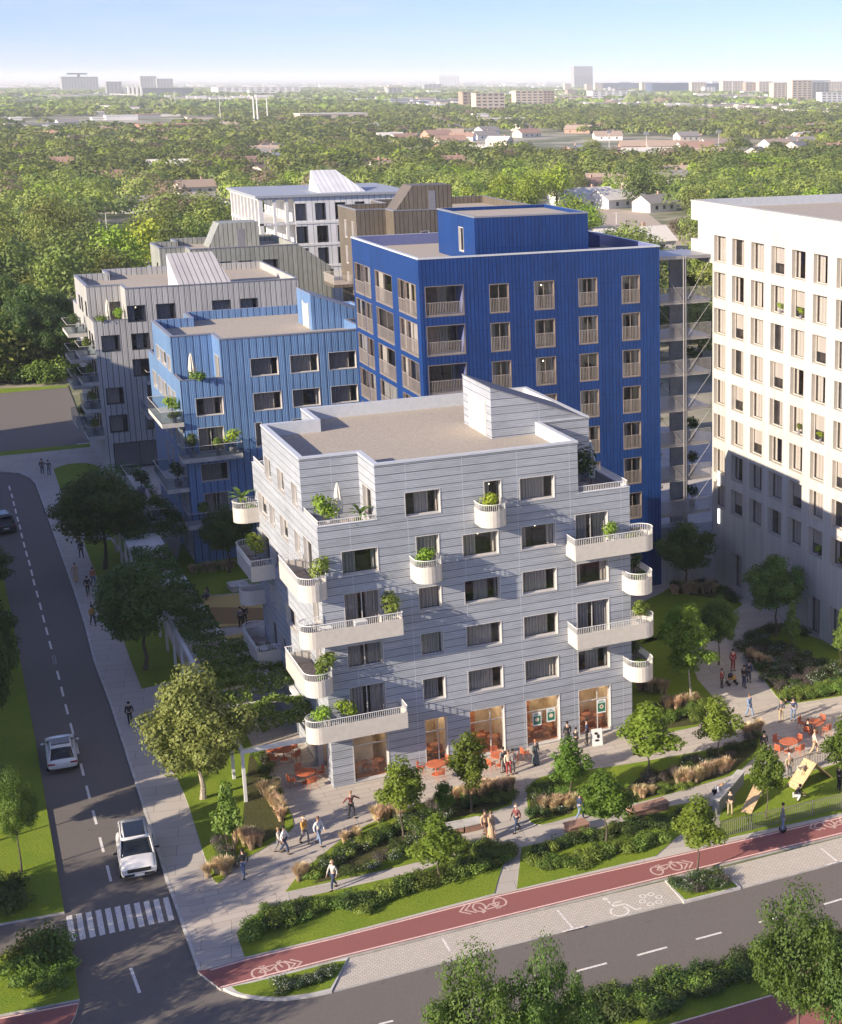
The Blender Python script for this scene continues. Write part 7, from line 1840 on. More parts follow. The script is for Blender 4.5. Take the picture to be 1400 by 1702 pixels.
# ------------------------------------------------ dog run: ramp, A-frame, railings
plankA = at(1240, 1352); plankB = at(1262, 1325)
e = empty('inclined_plank', (plankA[0], plankA[1], .035), 'wooden inclined plank for dogs beside the lower railing', 'dog ramp')
dx, dy = plankB[0] - plankA[0], plankB[1] - plankA[1]; L = math.hypot(dx, dy); a = math.atan2(dy, dx); e.rotation_euler = (0, 0, a)
mb = MB(); mb.add([(0, -.35, 0), (L, -.35, .75), (L, .35, .75), (0, .35, 0), (0, -.35, -.03), (L, -.35, .70), (L, .35, .70), (0, .35, -.03)], [(0, 1, 2, 3), (7, 6, 5, 4), (0, 4, 5, 1), (2, 6, 7, 3), (1, 5, 6, 2)]); mkobj('plank', mb.mesh('plank', M['wood']), e)
for yy_ in (-.3, .3): mb = MB(); mb.box(L - .1, L - .02, yy_ - .04, yy_ + .04, 0, .70); mkobj('leg', mb.mesh('leg', M['wood']), e)
dog(plankB[0] - dx * .1, plankB[1] - dy * .1, .68, a + math.pi / 2, CM['black'], 'black dog standing at the top of the inclined plank')
af = at(1347, 1300); e = empty('dog_ramp', (af[0], af[1], .035), 'wooden A-shaped climbing frame with slatted sides in the dog run', 'climbing frame', rz=R(12))
Wd, Hh, Ll = 1.1, 1.45, 1.5
for sg, nm in ((-1, 'slatted_ramp'), (1, 'slatted_ramp')):
    mb = MB(); t_ = .06
    n = 9
    for i in range(n):
        f0, f1 = i / n, (i + .86) / n
        mb.add([(sg * Ll * (1 - f0), -Wd / 2, Hh * f0), (sg * Ll * (1 - f1), -Wd / 2, Hh * f1), (sg * Ll * (1 - f1), Wd / 2, Hh * f1), (sg * Ll * (1 - f0), Wd / 2, Hh * f0),
                (sg * Ll * (1 - f0), -Wd / 2, Hh * f0 - t_), (sg * Ll * (1 - f1), -Wd / 2, Hh * f1 - t_), (sg * Ll * (1 - f1), Wd / 2, Hh * f1 - t_), (sg * Ll * (1 - f0), Wd / 2, Hh * f0 - t_)], [(0, 1, 2, 3), (7, 6, 5, 4), (0, 4, 5, 1), (1, 5, 6, 2), (2, 6, 7, 3), (3, 7, 4, 0)])
    mkobj(nm, mb.mesh(nm, M['wood']), e)
for yy_ in (-Wd / 2 + .05, Wd / 2 - .05):
    for sg in (-1, 1): mb = MB(); mb.tube((sg * Ll, yy_, .0), (0, yy_, Hh - .08), .05, .05, 4); mkobj('leg', mb.mesh('leg', M['wood']), e)
dog(af[0] - .8, af[1] - .2, .035 + .78, R(-60), CM['cream'], 'cream dog climbing the A-shaped frame', .95)
def railing_fence(px, label, h=1.0):
    P = [at(u, v)[:2] for u, v in px]; e = Bld('railing', (P[0][0], P[0][1], 0), label, 'railing')
    fm_ = flat('grey_green_steel', (0.17, 0.17, 0.145), 0.5, var=.05)
    for i in range(len(P) - 1):
        a, b = P[i], P[i + 1]; L = np.linalg.norm(b - a); n = max(1, int(round(L / 2.2)))
        for k in range(n):
            s0 = a + (b - a) * k / n; s1 = a + (b - a) * (k + 1) / n
            m_ = MB(); m_.box(s0[0] - .03, s0[0] + .03, s0[1] - .03, s0[1] + .03, 0, h + .08); e.part(m_, 'post', fm_)
            m_ = MB(); nb = max(4, int(np.linalg.norm(s1 - s0) / .13))
            for q in range(1, nb): c = s0 + (s1 - s0) * q / nb; m_.box(c[0] - .013, c[0] + .013, c[1] - .013, c[1] + .013, .08, h)
            m_.tube((*s0, h), (*s1, h), .022, .022, 4); m_.tube((*s0, .08), (*s1, .08), .018, .018, 4); e.part(m_, 'bar_panel', fm_)
railing_fence([(1190, 1371), (1197, 1393), (1400, 1345), (1500, 1321)], 'low steel railing between the dog run and the cycle path')
railing_fence([(1297, 1293), (1345, 1278), (1400, 1262), (1480, 1240)], 'upper steel railing between the tables and the dog run')

# ------------------------------------------------ benches
def bench(px, d, h, mat, label, name='bench', cat='bench', slats=False):
    a = at(*px[0])[:2]; b = at(*px[1])[:2]; L = np.linalg.norm(b - a); rz = math.atan2(b[1] - a[1], b[0] - a[0]); e = empty(name, (a[0], a[1], 0), label, cat, rz=rz)
    mb = MB(); mb.box(0.05, L - .05, .05, d - .05, 0, h - .08); mkobj('base', mb.mesh('base', mat), e)
    mb = MB(); mb.box(0, L, 0, d, h - .08, h); mkobj('seat', mb.mesh('seat', M['conc'] if slats else mat), e)
    if slats:
        for k in range(int(L / .12)): pass
bench([(742, 1392), (773, 1386)], .9, .5, M['brick'], 'left half of the low stone and timber bench beside the couple', slats=True); bench([(774, 1386), (804, 1379)], .9, .5, M['brick'], 'right half of the low stone and timber bench beside the couple', slats=True)
bench([(947, 1392), (981, 1383)], .9, .55, M['brick'], 'short brick bench at the middle of the footpath edge'); bench([(1052, 1365), (1114, 1347)], .8, .55, M['brick'], 'long brick bench at the right of the footpath edge')
a = at(1190, 1352)[:2]; b = at(1232, 1303)[:2]; rz = math.atan2(b[1] - a[1], b[0] - a[0]); L = float(np.linalg.norm(b - a)); e = empty('low_wall', (a[0], a[1], 0), 'dark low concrete wall with a sloping top beside the dog run', 'low wall', rz=rz)
mb = MB(); mb.box(0, L, -.2, .2, 0, .85); mkobj('wall_body', mb.mesh('wall_body', M['trimdark']), e); mb = MB(); mb.box(-.04, L + .04, -.26, .26, .85, .93); mkobj('coping', mb.mesh('coping', M['conc']), e)
bench([(385, 986), (415, 981)], 1.6, .55, M['conc'], 'white table-like bench in the courtyard', 'stone_table', 'stone table')

# ------------------------------------------------ cafe tables and chairs
def cafe_table():
    e = empty('cafe_table', (0, 0, 0)); mb = MB(); mb.tube((0, 0, .71), (0, 0, .745), .62, .62, 22); mkobj('table_top', mb.mesh('table_top', M['orange']), e)
    mb = MB(); mb.tube((0, 0, .02), (0, 0, .71), .04, .04, 8); mkobj('pedestal', mb.mesh('pedestal', M['orange']), e)
    mb = MB(); mb.tube((0, 0, 0), (0, 0, .025), .3, .28, 14); mkobj('foot_plate', mb.mesh('foot_plate', M['orange']), e); return e
def cafe_chair():
    e = empty('cafe_chair', (0, 0, 0)); mb = MB(); mb.box(-.23, .23, -.22, .22, .44, .47); mkobj('seat', mb.mesh('seat', M['orange']), e)
    for sx in (-1, 1):
        for sy in (-1, 1): mb = MB(); mb.tube((sx * .20, sy * .19, .44), (sx * .24, sy * .24, 0), .016, .014, 5); mkobj('leg', mb.mesh('leg', M['orange']), e)
    mb = MB()
    for i in range(7): x = -.2 + .4 * i / 6; mb.box(x - .02, x + .02, .21 + .03 * (1 - abs(i - 3) / 3), .235 + .03 * (1 - abs(i - 3) / 3), .47, .86)
    mb.box(-.23, .23, .215, .25, .82, .88); mkobj('backrest', mb.mesh('backrest', M['orange']), e)
    for sx in (-1, 1): mb = MB(); mb.box(sx * .235 - .02, sx * .235 + .02, -.18, .22, .64, .67); mb.box(sx * .235 - .015, sx * .235 + .015, -.18, -.15, .47, .64); mkobj('armrest', mb.mesh('armrest', M['orange']), e)
    return e
T0 = cafe_table(); C0 = cafe_chair(); usedT = [False]
sets = [(472.5, 1262, 'at the pergola end', [40, 130, 220, 310]), (509, 1301, 'nearest the lilac corner', [10, 100, 190, 280]), (725, 1287, 'at the narrow cafe window', [0, 120, 240]), (832, 1272, 'beside the group of three', [60, 180, 300]), (1311, 1249, 'nearer to the upper railing', [20, 110, 200, 290]), (1354, 1217, 'at the right, farther from the railing', [30, 120, 210, 300])]
TB = []
for i, (u, v, wh, angs) in enumerate(sets):
    c = at(u, v); t_ = T0 if i == 0 else copy_tree(T0); t_.location = (c[0], c[1], 0); tag(t_, 'round orange cafe table ' + wh, 'cafe table', 'round orange cafe tables'); TB.append(c)
    for j, a in enumerate(angs):
        ch = C0 if (i == 0 and j == 0) else copy_tree(C0); r_ = .95; x, y = c[0] + r_ * math.sin(R(a)), c[1] - r_ * math.cos(R(a)) 
        ch.location = (x, y, 0); ch.rotation_euler = (0, 0, R(a) + math.pi)
        side = ['nearest', 'right-hand', 'far-side', 'left-hand'][int(((a + 45) % 360) // 90)]
        tag(ch, side + ' orange armchair at the table ' + wh, 'chair', 'orange chairs around the cafe tables')
# seated person at the last table
c = TB[5]; a = R(300); person(0, 0, 'sit', 300 + 180, 'black', 'black', 'dark', 'person in black seated at the table farther from the railing', xy=(c[0] + .95 * math.sin(a), c[1] - .95 * math.cos(a)))
ch = copy_tree(C0); p = at(873, 1262); ch.location = (p[0], p[1], 0); ch.rotation_euler = (0, 0, R(100)); tag(ch, 'lone orange armchair right of the group of three', 'chair', 'orange chairs around the cafe tables')
# folding board with an abstract black figure
p = at(992, 1237); e = empty('folding_board', (p[0], p[1], 0), 'white folding pavement board with black blobs by the right cafe window', 'pavement sign', rz=R(-8))
for sg in (-1, 1):
    mb = MB(); y0 = sg * .28; y1 = sg * .03
    mb.add([(-.36, y0, 0), (.36, y0, 0), (.36, y1, 1.1), (-.36, y1, 1.1), (-.36, y0 + .03, 0), (.36, y0 + .03, 0), (.36, y1 + .03, 1.1), (-.36, y1 + .03, 1.1)], [(0, 1, 2, 3), (7, 6, 5, 4), (0, 4, 5, 1), (1, 5, 6, 2), (2, 6, 7, 3), (3, 7, 4, 0)]); mkobj('board', mb.mesh('board', M['white']), e)
mb = MB()
for (x, z, rx, rz_) in ((-.05, .82, .13, .09), (.08, .62, .10, .14), (-.02, .36, .16, .08)):
    yb = -.28 + .25 * z / 1.1 - .012; mb.add([(x + rx * math.cos(q), yb + .02 * 0 + (.25 / 1.1) * rz_ * math.sin(q) - .004, z + rz_ * math.sin(q)) for q in [2 * math.pi * k / 10 for k in range(10)]], [tuple(range(10))])
mkobj('figure_print', mb.mesh('figure_print', M['black']), e)
# stroller on the round plaza
p = at(1217, 1138); e = empty('stroller', (p[0], p[1], 0), 'small yellow and black pushchair on the round plaza', 'stroller', rz=R(80))
mb = MB(); mb.ell((0, 0, .55), .2, .34, .2, 10, 6); mkobj('seat_shell', mb.mesh('seat_shell', CM['ochre'], True), e)
mb = MB(); mb.ell((0, .12, .72), .21, .22, .22, 10, 6); mkobj('hood', mb.mesh('hood', M['black'], True), e)
for x in (-.24, .24):
    for y in (-.3, .3): mb = MB(); mb.tube((x - .02, y, .13), (x + .02, y, .13), .13, .13, 12); mkobj('wheel', mb.mesh('wheel', M['rubber']), e)
mb = MB(); mb.tube((-.22, .3, .15), (-.2, .62, 1.0), .015, .015, 5); mb.tube((.22, .3, .15), (.2, .62, 1.0), .015, .015, 5); mb.tube((-.2, .62, 1.0), (.2, .62, 1.0), .02, .02, 5); mb.tube((-.22, .3, .15), (-.22, -.3, .45), .015, .015, 5); mb.tube((.22, .3, .15), (.22, -.3, .45), .015, .015, 5); mkobj('frame', mb.mesh('frame', M['black']), e)

# ------------------------------------------------ closed parasols and potted plants on terraces and balconies
def parasol(x, y, z, h, mat, label):
    e = empty('closed_parasol', (x, y, z), label, 'parasol', 'closed parasols on the terraces'); mb = MB(); mb.tube((0, 0, .08), (0, 0, h), .03, .03, 8); mkobj('pole', mb.mesh('pole', M['black']), e)
    mb = MB(); n = 16; rings_ = [(1.0, .24), (h * .55, .30), (h * .85, .18), (h, .03)]
    vs = []; 
    for z_, r_ in rings_:
        for i in range(n): q = 2 * math.pi * i / n; rr = r_ * (1 if i % 2 else .72); vs.append((rr * math.cos(q), rr * math.sin(q), z_))
    fs = [(k * n + i, k * n + (i + 1) % n, (k + 1) * n + (i + 1) % n, (k + 1) * n + i) for k in range(3) for i in range(n)]; mb.add(vs, fs); mkobj('folded_canopy', mb.mesh('folded_canopy', mat), e)
    mb = MB(); mb.box(-.3, .3, -.3, .3, 0, .08); mkobj('foot', mb.mesh('foot', M['trimdark']), e)
cnv = flat('ivory_canvas', (0.68, 0.62, 0.52), 0.9, var=.05); cng = flat('grey_canvas', (0.33, 0.36, 0.38), 0.9, var=.05)
parasol(AX + 1.75, AY + 1.6, 16.21, 3.0, cnv, 'folded ivory parasol on the front left terrace of the lilac block'); parasol(AX + 19.0, AY + 2.6, 16.21, 3.6, cng, 'folded grey parasol on the right terrace of the lilac block')
parasol(BX + 1.3, BY + 1.4, 16.21, 3.0, cnv, 'folded ivory parasol on the terrace of the sky blue block'); parasol(CX0 + 1.9, CY0 + 2.0, 16.21, 2.9, cnv, 'folded pale parasol on the terrace of the warm grey block')
rngp = np.random.default_rng(77); PLM = {}
def plant_kind(key, lmat, n=420, leaf=.13, lobes=None, h=1.0, palm=False):
    if palm:
        V = []
        for i in range(16):
            q = i * 2.4; el = .3 + .9 * (i % 4) / 4; L = .8
            d = np.array([math.cos(q) * math.cos(el), math.sin(q) * math.cos(el), math.sin(el)]); s_ = np.array([-math.sin(q), math.cos(q), 0]) * .09
            p0 = np.array([0, 0, .75]); p1 = p0 + d * L * .5; p2 = p0 + d * L + np.array([0, 0, -.22])
            V.append([p0 - s_ * .2, p0 + s_ * .2, p1 + s_, p1 - s_]); V.append([p1 - s_, p1 + s_, p2 + s_ * .1, p2 - s_ * .1])
        me = quads_mesh('foliage', np.array(V), [M[lmat]])
    else: me = quads_mesh('foliage', lobed_cloud(rngp, lobes or [((0, 0, 1.0), (.42, .42, .36)), ((.2, .1, .8), (.3, .3, .25)), ((-.2, -.1, 1.15), (.28, .28, .25))], n, leaf, .4), [M[lmat]])
    mb = MB(); mb.tube((0, 0, .3), (.03, 0, .9), .022, .015, 5); mb.tube((0, 0, .3), (-.08, .05, .85), .015, .01, 5); st = mb.mesh('stem', M['bark'])
    mb = MB(); mb.tube((0, 0, 0), (0, 0, .38), .17, .22, 12, caps=False); mb.tube((0, 0, .30), (0, 0, .34), .2, .2, 12); po = mb.mesh('pot', M['trimdark']); PLM[key] = (me, st, po)
plant_kind('bush', 'leafS'); plant_kind('yel', 'leafFy'); plant_kind('drk', 'leafD'); plant_kind('palm', 'leafS', palm=True)
plant_kind('low', 'leafS', 300, .11, [((0, 0, .5), (.5, .3, .25)), ((.35, 0, .5), (.3, .25, .22))])
def pot(key, x, y, z, s, label, group='potted plants of the balconies and terraces'):
    f, st, po = PLM[key]; e = empty('potted_plant', (x, y, z), label, 'potted plant', group, RND.uniform(0, 6)); e.scale = (s, s, s)
    mkobj('foliage', f, e); mkobj('stem', st, e); mkobj('pot', po, e)
PO = [('yel', AX + .75, AY + 1.2, 16.22, 1.45, 'round yellow-green potted tree on the front left terrace, left of the folded parasol'), ('palm', AX + 2.9, AY + .9, 16.22, 1.1, 'potted palm on the front left terrace of the lilac block'), ('low', AX + 2.6, AY + .5, 16.22, 1.0, 'low planter behind the front left terrace railing'),
 ('drk', AX + 17.9, AY + 2.2, 16.22, 2.1, 'big dark potted bush on the right terrace against the wall'), ('drk', AX + 17.7, AY + 3.9, 16.22, 1.9, 'second dark potted bush behind the big one on the right terrace'),
 ('yel', 31.2, AY - .75, FL[5] + .02, 1.1, 'potted bush on the topmost small round balcony'), ('yel', 26.9, AY - .75, FL[4] + .02, 1.1, 'potted bush on the small round balcony one floor lower'),
 ('bush', AX - .15, AY - .6, FL[4] + .02, 1.25, 'full potted bush at the round end of the upper left-face balcony'), ('bush', AX - .15, AY - .6, FL[2] + .02, 1.25, 'full potted bush at the round end of the lower left-face balcony'), ('low', AX - .3, AY - .3, FL[2] + .02, 1.2, 'low plant under the full bush on the lower left-face balcony'),
 ('bush', AX + 4.0, AY - .8, FL[3] + .02, 1.35, 'potted tree at the right end of the middle corner balcony'), ('yel', AX - .6, AY - .75, FL[1] + .02, 1.15, 'potted tree at the round end of the lowest corner balcony'), ('yel', AX + .9, AY - .7, FL[1] + .02, 1.2, 'potted bush left of the door on the lowest corner balcony'),
 ('yel', AX - .7, AY + 15.8, FL[3] + .02, 1.4, 'wide potted bush on the far left-face balcony'), ('palm', AX - .9, AY + 18.2, FL[4] + .02, 1.4, 'large-leaved potted plant on the rear corner balcony'), ('low', AX - .4, AY + 18.1, FL[4] + .02, 1.0, 'low planter under the large-leaved plant on the rear corner balcony'),
 ('yel', AX + 18.9, AY - .6, FL[4] + .02, 1.05, 'round yellow-green bush on the upper right corner balcony'), ('low', AX + 20.6, AY - .7, FL[4] + .02, 1.1, 'low planter at the round end of the upper right corner balcony'), ('bush', AX + 21.1, AY - .5, FL[2] + .02, 1.25, 'slim potted tree at the round end of the lower right corner balcony'),
 ('drk', AX + 21.2, AY + .8, FL[3] + .02, 1.1, 'dark bush on the upper right-face balcony'), ('low', AX + 21.2, AY - .1, FL[3] + .02, 1.0, 'low plant at the round end of the upper right-face balcony'), ('drk', AX + 21.2, AY + 1.0, FL[1] + .02, 1.1, 'dark bush on the lower right-face balcony'), ('low', AX + 21.2, AY - .1, FL[1] + .02, 1.0, 'low plant at the round end of the lower right-face balcony'),
 ('low', BX + 1.5, BY + .6, 16.22, 1.9, 'full low planting on the terrace of the sky blue block'), ('low', BX + 3.0, BY + .5, 16.22, 1.0, 'small planter at the right of the sky blue terrace'),
 ('yel', BX - .7, BY + 1.2, FL[3] + 3.02, 1.5, 'yellow-green tree on the sunlit left balcony of the sky blue block'), ('low', BX - .8, BY + .3, FL[3] + 3.02, 1.3, 'low plant at the end of the sunlit left balcony of the sky blue block'),
 ('drk', BX + .4, BY - 1.0, FL[3] + .02, 1.4, 'dark tree at the left of the sky blue front balcony'), ('bush', BX + 2.6, BY - 1.3, FL[3] + .02, 1.1, 'bush in the middle of the sky blue front balcony'), ('yel', BX + 3.9, BY - 1.2, FL[3] + .02, 1.5, 'yellow-green bush at the right of the sky blue front balcony'),
 ('drk', BX - .8, BY + .8, FL[2] + .02, 1.5, 'dark bush on the lower left balcony of the sky blue block'), ('bush', BX + .9, BY - 1.0, FL[1] + .02, 1.3, 'bush on the lowest front balcony of the sky blue block'), ('drk', BX - 2.6, BY + 12, FL[1] + .02, 1.6, 'dark bush on the long low balcony of the sky blue block'), ('bush', BX - 2.6, BY + 3, FL[1] + .02, 1.4, 'green bush at the near end of the long low balcony'),
 ('low', CX0 + .9, CY0 + .8, 16.22, 1.7, 'planting behind the terrace edge of the warm grey block'), ('yel', CX0 + 2.9, CY0 + 1.4, 16.22, 1.3, 'potted tree before the terrace door of the warm grey block')]
for zf, nm in ((FL[4], 'top'), (FL[3], 'second'), (FL[2], 'third'), (FL[1], 'lowest')):
    PO.append(('bush', CX0 - .8, CY0 + .6, zf + .02, 1.3, nm + ' near balcony plant on the left face of the warm grey block')); PO.append(('drk', CX0 - 1.2, CY0 + 8.0, zf + (1.52 if zf > 7 else .02), 1.5, nm + ' far balcony plant on the left face of the warm grey block'))
for (k_, x, y, z, s_, lab) in PO: pot(k_, x, y, z, s_ * (1.22 if x > AX - 3 and y < AY + 20 else 1.1), lab)
for i, z in enumerate(kz):
    pot('drk', KX0 + 1.0, KY0 + 2.8, z + .01, 1.5, 'dark plant at the left of gallery floor %s from the top' % ['one', 'two', 'three', 'four', 'five', 'six', 'seven'][i])
    if i % 2 == 0 or i > 3: pot('drk', KX1 - 1.0, KY0 + 1.6, z + .01, 1.4, 'dark plant at the right of gallery floor %s from the top' % ['one', 'two', 'three', 'four', 'five', 'six', 'seven'][i])
ordw = ['first', 'second', 'third', 'fourth', 'fifth', 'sixth', 'seventh', 'eighth', 'ninth', 'tenth']
nseen = 0
for j, (a, c) in enumerate(hc[:7]):
    for i, zb in enumerate(hr):
        if (j * 7 + i * 5) % 11 in (0, 4) and j >= 3 and zb > 4 and nseen < 14:
            nseen += 1; pot('yel' if nseen % 3 else 'bush', HX + .25, (a + c) / 2, zb + .02, .62, 'plant in the cream tower window, column %s from the left, row %s from the top' % (ordw[j], ordw[i]), 'plants in the windows of the cream tower')
# wall lights of the cream tower corner (lit)
# hanging chair on the shaded balcony
e = empty('wire_chair', (AX - .8, AY + 14.8, FL[1] + .03), 'white wire lounge chair on the shaded rounded balcony', 'lounge chair', rz=.6); mb = MB()
for i in range(9): q = R(-80 + 20 * i); mb.tube((0, 0, .35), (.42 * math.sin(q), .25, .45 + .42 * math.cos(q)), .012, .012, 4)
mkobj('wire_back', mb.mesh('wire_back', M['white']), e); mb = MB(); mb.tube((0, 0, .33), (0, 0, .37), .3, .3, 12); mkobj('seat', mb.mesh('seat', M['white']), e)
for q in (0.5, 2.1, 3.6, 5.2): mb = MB(); mb.tube((.2 * math.cos(q), .2 * math.sin(q), .33), (.3 * math.cos(q), .3 * math.sin(q), 0), .014, .014, 4); mkobj('leg', mb.mesh('leg', M['white']), e)
# sunbed-like pale table on the middle corner balcony
e = empty('balcony_table', (AX - .1, AY - .8, FL[3] + .01), 'pale metal table on the middle corner balcony', 'table'); mb = MB(); mb.box(-.4, .4, -.3, .3, .68, .72); mkobj('table_top', mb.mesh('table_top', M['white']), e)
for x in (-.35, .35):
    for y in (-.25, .25): mb = MB(); mb.box(x - .02, x + .02, y - .02, y + .02, 0, .68); mkobj('leg', mb.mesh('leg', M['white']), e)
e = empty('balcony_box', (AX + 2.0, AY - 1.1, FL[3] + .01), 'white box seat at the railing of the middle corner balcony', 'box seat'); mb = MB(); mb.box(-.35, .35, -.25, .25, 0, .85); mkobj('box_body', mb.mesh('box_body', M['white']), e); mb = MB(); mb.box(-.37, .37, -.27, .27, .85, .9); mkobj('lid', mb.mesh('lid', M['white']), e)
# ================================================================== cars (x across, -y is the nose, z up)
def loft(mb, secs, mi=0, close=True):
    """secs: list of rings with the same number of points"""
    n = len(secs[0]); b = len(mb.v); vs = [p for s_ in secs for p in s_]
    fs = [(k * n + i, k * n + (i + 1) % n, (k + 1) * n + (i + 1) % n, (k + 1) * n + i) for k in range(len(secs) - 1) for i in range(n)]
    fs += [tuple(range(n - 1, -1, -1)), tuple((len(secs) - 1) * n + i for i in range(n))] if close else []
    mb.add(vs, fs, mi)
def bevel_sub(o, lv=2):
    m_ = o.modifiers.new('round', 'SUBSURF'); m_.levels = lv; m_.render_levels = lv
def ringb(y, w, zb, zt, crown=.03, tum=.93):
    return [(-w * .90, y, zb), (-w, y, zb + .18), (-w * 1.0, y, zb + (zt - zb) * .62), (-w * tum, y, zt - .02), (-w * .5, y, zt + crown), (w * .5, y, zt + crown), (w * tum, y, zt - .02), (w, y, zb + (zt - zb) * .62), (w, y, zb + .18), (w * .90, y, zb)]
paint = flat('white_car_paint', (0.70, 0.69, 0.67), 0.25, 0.0, .01, coat=.6); paintd = flat('dark_car_paint', (0.05, 0.055, 0.065), 0.25, 0.0, .02, coat=.6)
cglass = flat('car_glass', (0.012, 0.016, 0.020), 0.06, 0, .02); chrome = flat('dark_chrome', (0.10, 0.10, 0.10), 0.25, .9, .02); hl = flat('headlight_lens', (0.55, 0.57, 0.60), 0.1, .2, .02); tl = flat('tail_light_red', (0.30, 0.01, 0.012), 0.15, 0, .02); rim = flat('alloy_rim', (0.40, 0.40, 0.41), 0.3, .8, .03)
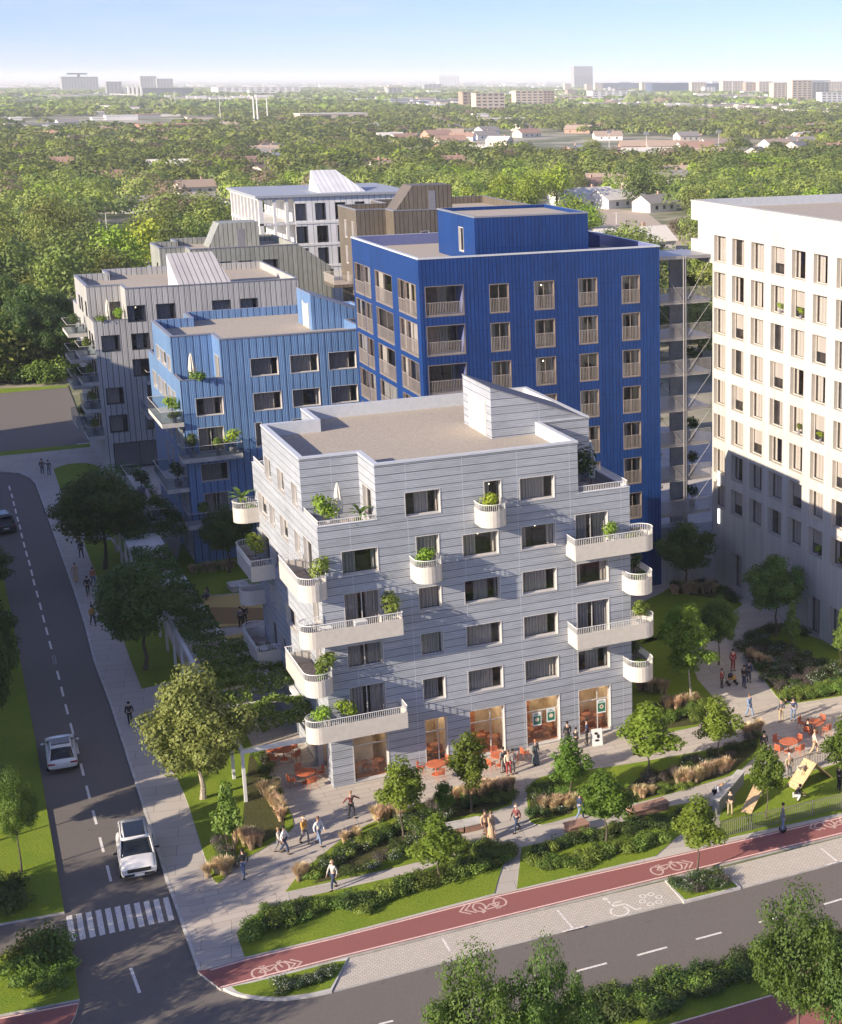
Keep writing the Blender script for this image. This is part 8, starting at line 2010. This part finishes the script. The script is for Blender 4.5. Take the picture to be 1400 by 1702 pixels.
def car(x, y, z, rz, label, kind='suv', pm=paint, s=1.0):
    e = empty('car', (x, y, z), label, 'car', rz=rz); e.scale = (s, s, s)
    suv = kind == 'suv'; L = 2.45 if suv else 2.4; W_ = 1.0 if suv else .95; bt = 1.08 if suv else .92; rf = 1.80 if suv else 1.43; zb = .30 if suv else .22
    st = [(-L, .84 * W_, zb + .05, bt - .22), (-L + .03, .90 * W_, zb + .02, bt - .19), (-L + .12, .94 * W_, zb, bt - .15), (-L + .45, .98 * W_, zb, bt - .07), (-1.2, W_, zb, bt + .0), (0, W_, zb, bt + .01), (1.3, W_, zb, bt + .02), (L - .4, .98 * W_, zb, bt + .02), (L - .08, .92 * W_, zb + .05, bt - .03), (L, .72 * W_, zb + .18, bt - .2)]
    mb = MB(); loft(mb, [ringb(yy_, w, a, b) for yy_, w, a, b in st]); o = mkobj('body', mb.mesh('body', pm, True), e); bevel_sub(o)
    # greenhouse: dark glass body, then roof and pillars
    if suv: gs = [(-1.25, .86, bt), (-.45, .74, rf - .05), (.2, .74, rf - .02), (1.75, .72, rf - .07), (2.25, .80, bt)]
    else: gs = [(-1.05, .80, bt), (-.20, .64, rf - .05), (.4, .64, rf - .02), (1.2, .62, rf - .14), (2.15, .72, bt + .02)]
    mb = MB(); secs = []
    for yy_, w, zt_ in gs:
        secs.append([(-w * (.86 / .86) if zt_ <= bt + .05 else -w - .12, yy_ if True else 0, bt - .06), (-w, yy_, max(zt_ - .02, bt - .02)), (-w * .5, yy_, zt_ + .015), (w * .5, yy_, zt_ + .015), (w, yy_, max(zt_ - .02, bt - .02)), (w + (.12 if zt_ > bt + .05 else 0), yy_, bt - .06)])
    loft(mb, secs); o = mkobj('windows', mb.mesh('windows', cglass, True), e)
    # roof skin
    g1, g2, g3 = gs[1], gs[2], gs[3]; mb = MB(); rw = g1[1] + .015
    secs = [[(-w - .03, yy_, zt_ - .05), (-w - .03, yy_, zt_ + .045), (-w * .5, yy_, zt_ + .07), (w * .5, yy_, zt_ + .07), (w + .03, yy_, zt_ + .045), (w + .03, yy_, zt_ - .05)] for yy_, w, zt_ in ((g1[0] - .08, g1[1], g1[2] - .02), (g2[0], g2[1], g2[2]), (g3[0] + (.25 if suv else -.05), g3[1], g3[2] + .01))]
    loft(mb, secs); mkobj('roof', mb.mesh('roof', pm, True), e)
    mb = MB(); mb.box(-.56, .56, g1[0] + .06, g3[0] - .30, g2[2] + .02, g2[2] + .072); so_ = mkobj('sunroof', mb.mesh('sunroof', cglass), e); so_.location.z = .012
    for sx in (-1, 1):
        # pillars
        for (ya, za, wa, yb2, zb2, wb) in ((gs[0][0] - .02, bt - .02, gs[0][1] + .03, g1[0] - .05, g1[2], g1[1] + .02), (gs[4][0] + .0, bt, gs[4][1] + .03, g3[0] + .1, g3[2], g3[1] + .02)):
            mb = MB(); mb.tube((sx * wa, ya, za), (sx * wb, yb2, zb2), .045, .04, 6); mkobj('pillar', mb.mesh('pillar', pm, True), e)
        mb = MB(); mb.ell((sx * (W_ + .12), -.85 if suv else -.6, bt + .08), .12, .07, .08, 8, 6); mkobj('mirror', mb.mesh('mirror', M['black'] if suv else pm, True), e)
        mb = MB(); mb.box(sx * .60, sx * .90, -L - .025, -L + .25, bt - .38, bt - .26); mkobj('headlight', mb.mesh('headlight', hl), e)
        mb = MB(); mb.box(sx * .45, sx * .88, L - .10, L - .0, bt - .25, bt - .15); mkobj('tail_light', mb.mesh('tail_light', tl), e)
        if suv: mb = MB(); mb.tube((sx * .70, g1[0] + .1, rf + .03), (sx * .68, g3[0], rf - .0), .02, .02, 5); mkobj('roof_rail', mb.mesh('roof_rail', chrome), e)
        for yy_ in (-1.48, 1.48):
            r_ = .38 if suv else .34; xo = sx * (W_ - .10)
            mb = MB(); mb.tube((xo - .12, yy_, r_), (xo + .12, yy_, r_), r_, r_, 22); wo = mkobj('wheel', mb.mesh('wheel', M['rubber']), e)
            mb = MB(); mb.tube((xo + sx * .115, yy_, r_), (xo + sx * .135, yy_, r_), r_ * .68, r_ * .6, 16); mkobj('rim', mb.mesh('rim', rim), wo)
            mb = MB()
            for k in range(9):
                q0 = math.pi * k / 9; q1 = math.pi * (k + 1) / 9; ra_, rb_ = r_ + .03, r_ + .09
                mb.quad((sx * (W_ + .012), yy_ + ra_ * math.cos(q0), r_ + ra_ * math.sin(q0)), (sx * (W_ + .012), yy_ + rb_ * math.cos(q0), r_ + rb_ * math.sin(q0)), (sx * (W_ + .012), yy_ + rb_ * math.cos(q1), r_ + rb_ * math.sin(q1)), (sx * (W_ + .012), yy_ + ra_ * math.cos(q1), r_ + ra_ * math.sin(q1)))
            mkobj('wheel_arch', mb.mesh('wheel_arch', M['black']), e)
    mb = MB(); mb.box(-.62, .62, -L - .03, -L + .1, bt - .44, bt - .24)
    mkobj('grille', mb.mesh('grille', M['black']), e)
    mb = MB(); mb.box(-.80, .80, -L - .02, -L + .2, zb + .10, zb + .24); mkobj('lower_grille', mb.mesh('lower_grille', M['black']), e)
    mb = MB(); mb.box(-.26, .26, -L - .05, -L - .02, zb + .12, zb + .23); mkobj('number_plate', mb.mesh('number_plate', M['white']), e)
    mb = MB(); mb.box(-.26, .26, L + .0, L + .02, zb + .30, zb + .42); mkobj('number_plate', mb.mesh('number_plate', M['white']), e)
    mb = MB(); mb.box(-.85, .85, L - .12, L - .02, zb + .02, zb + .16); mkobj('rear_bumper', mb.mesh('rear_bumper', M['black']), e)
    return e
# survey of the street: middle of each car's footprint
def onroad(u, v): p = at(u, v, -.12); return p[0], p[1]
x, y = onroad(226, 1432); d = at(250, 1460)[:2] - at(230, 1390)[:2]
car(x + .05, y - .1, -.12, math.atan2(.08, 1) * .0 + R(-4), 'white large off-road car driving towards the zebra crossing', 'suv', s=1.0)
x, y = onroad(103, 1262)
car(x, y, -.12, math.pi - R(3), 'white coupe seen from behind on the shaded street', 'coupe')
x, y = onroad(3, 880); car(x, y, -.12, math.pi + R(8), 'dark car cut by the left edge on the shaded street', 'suv', paintd)
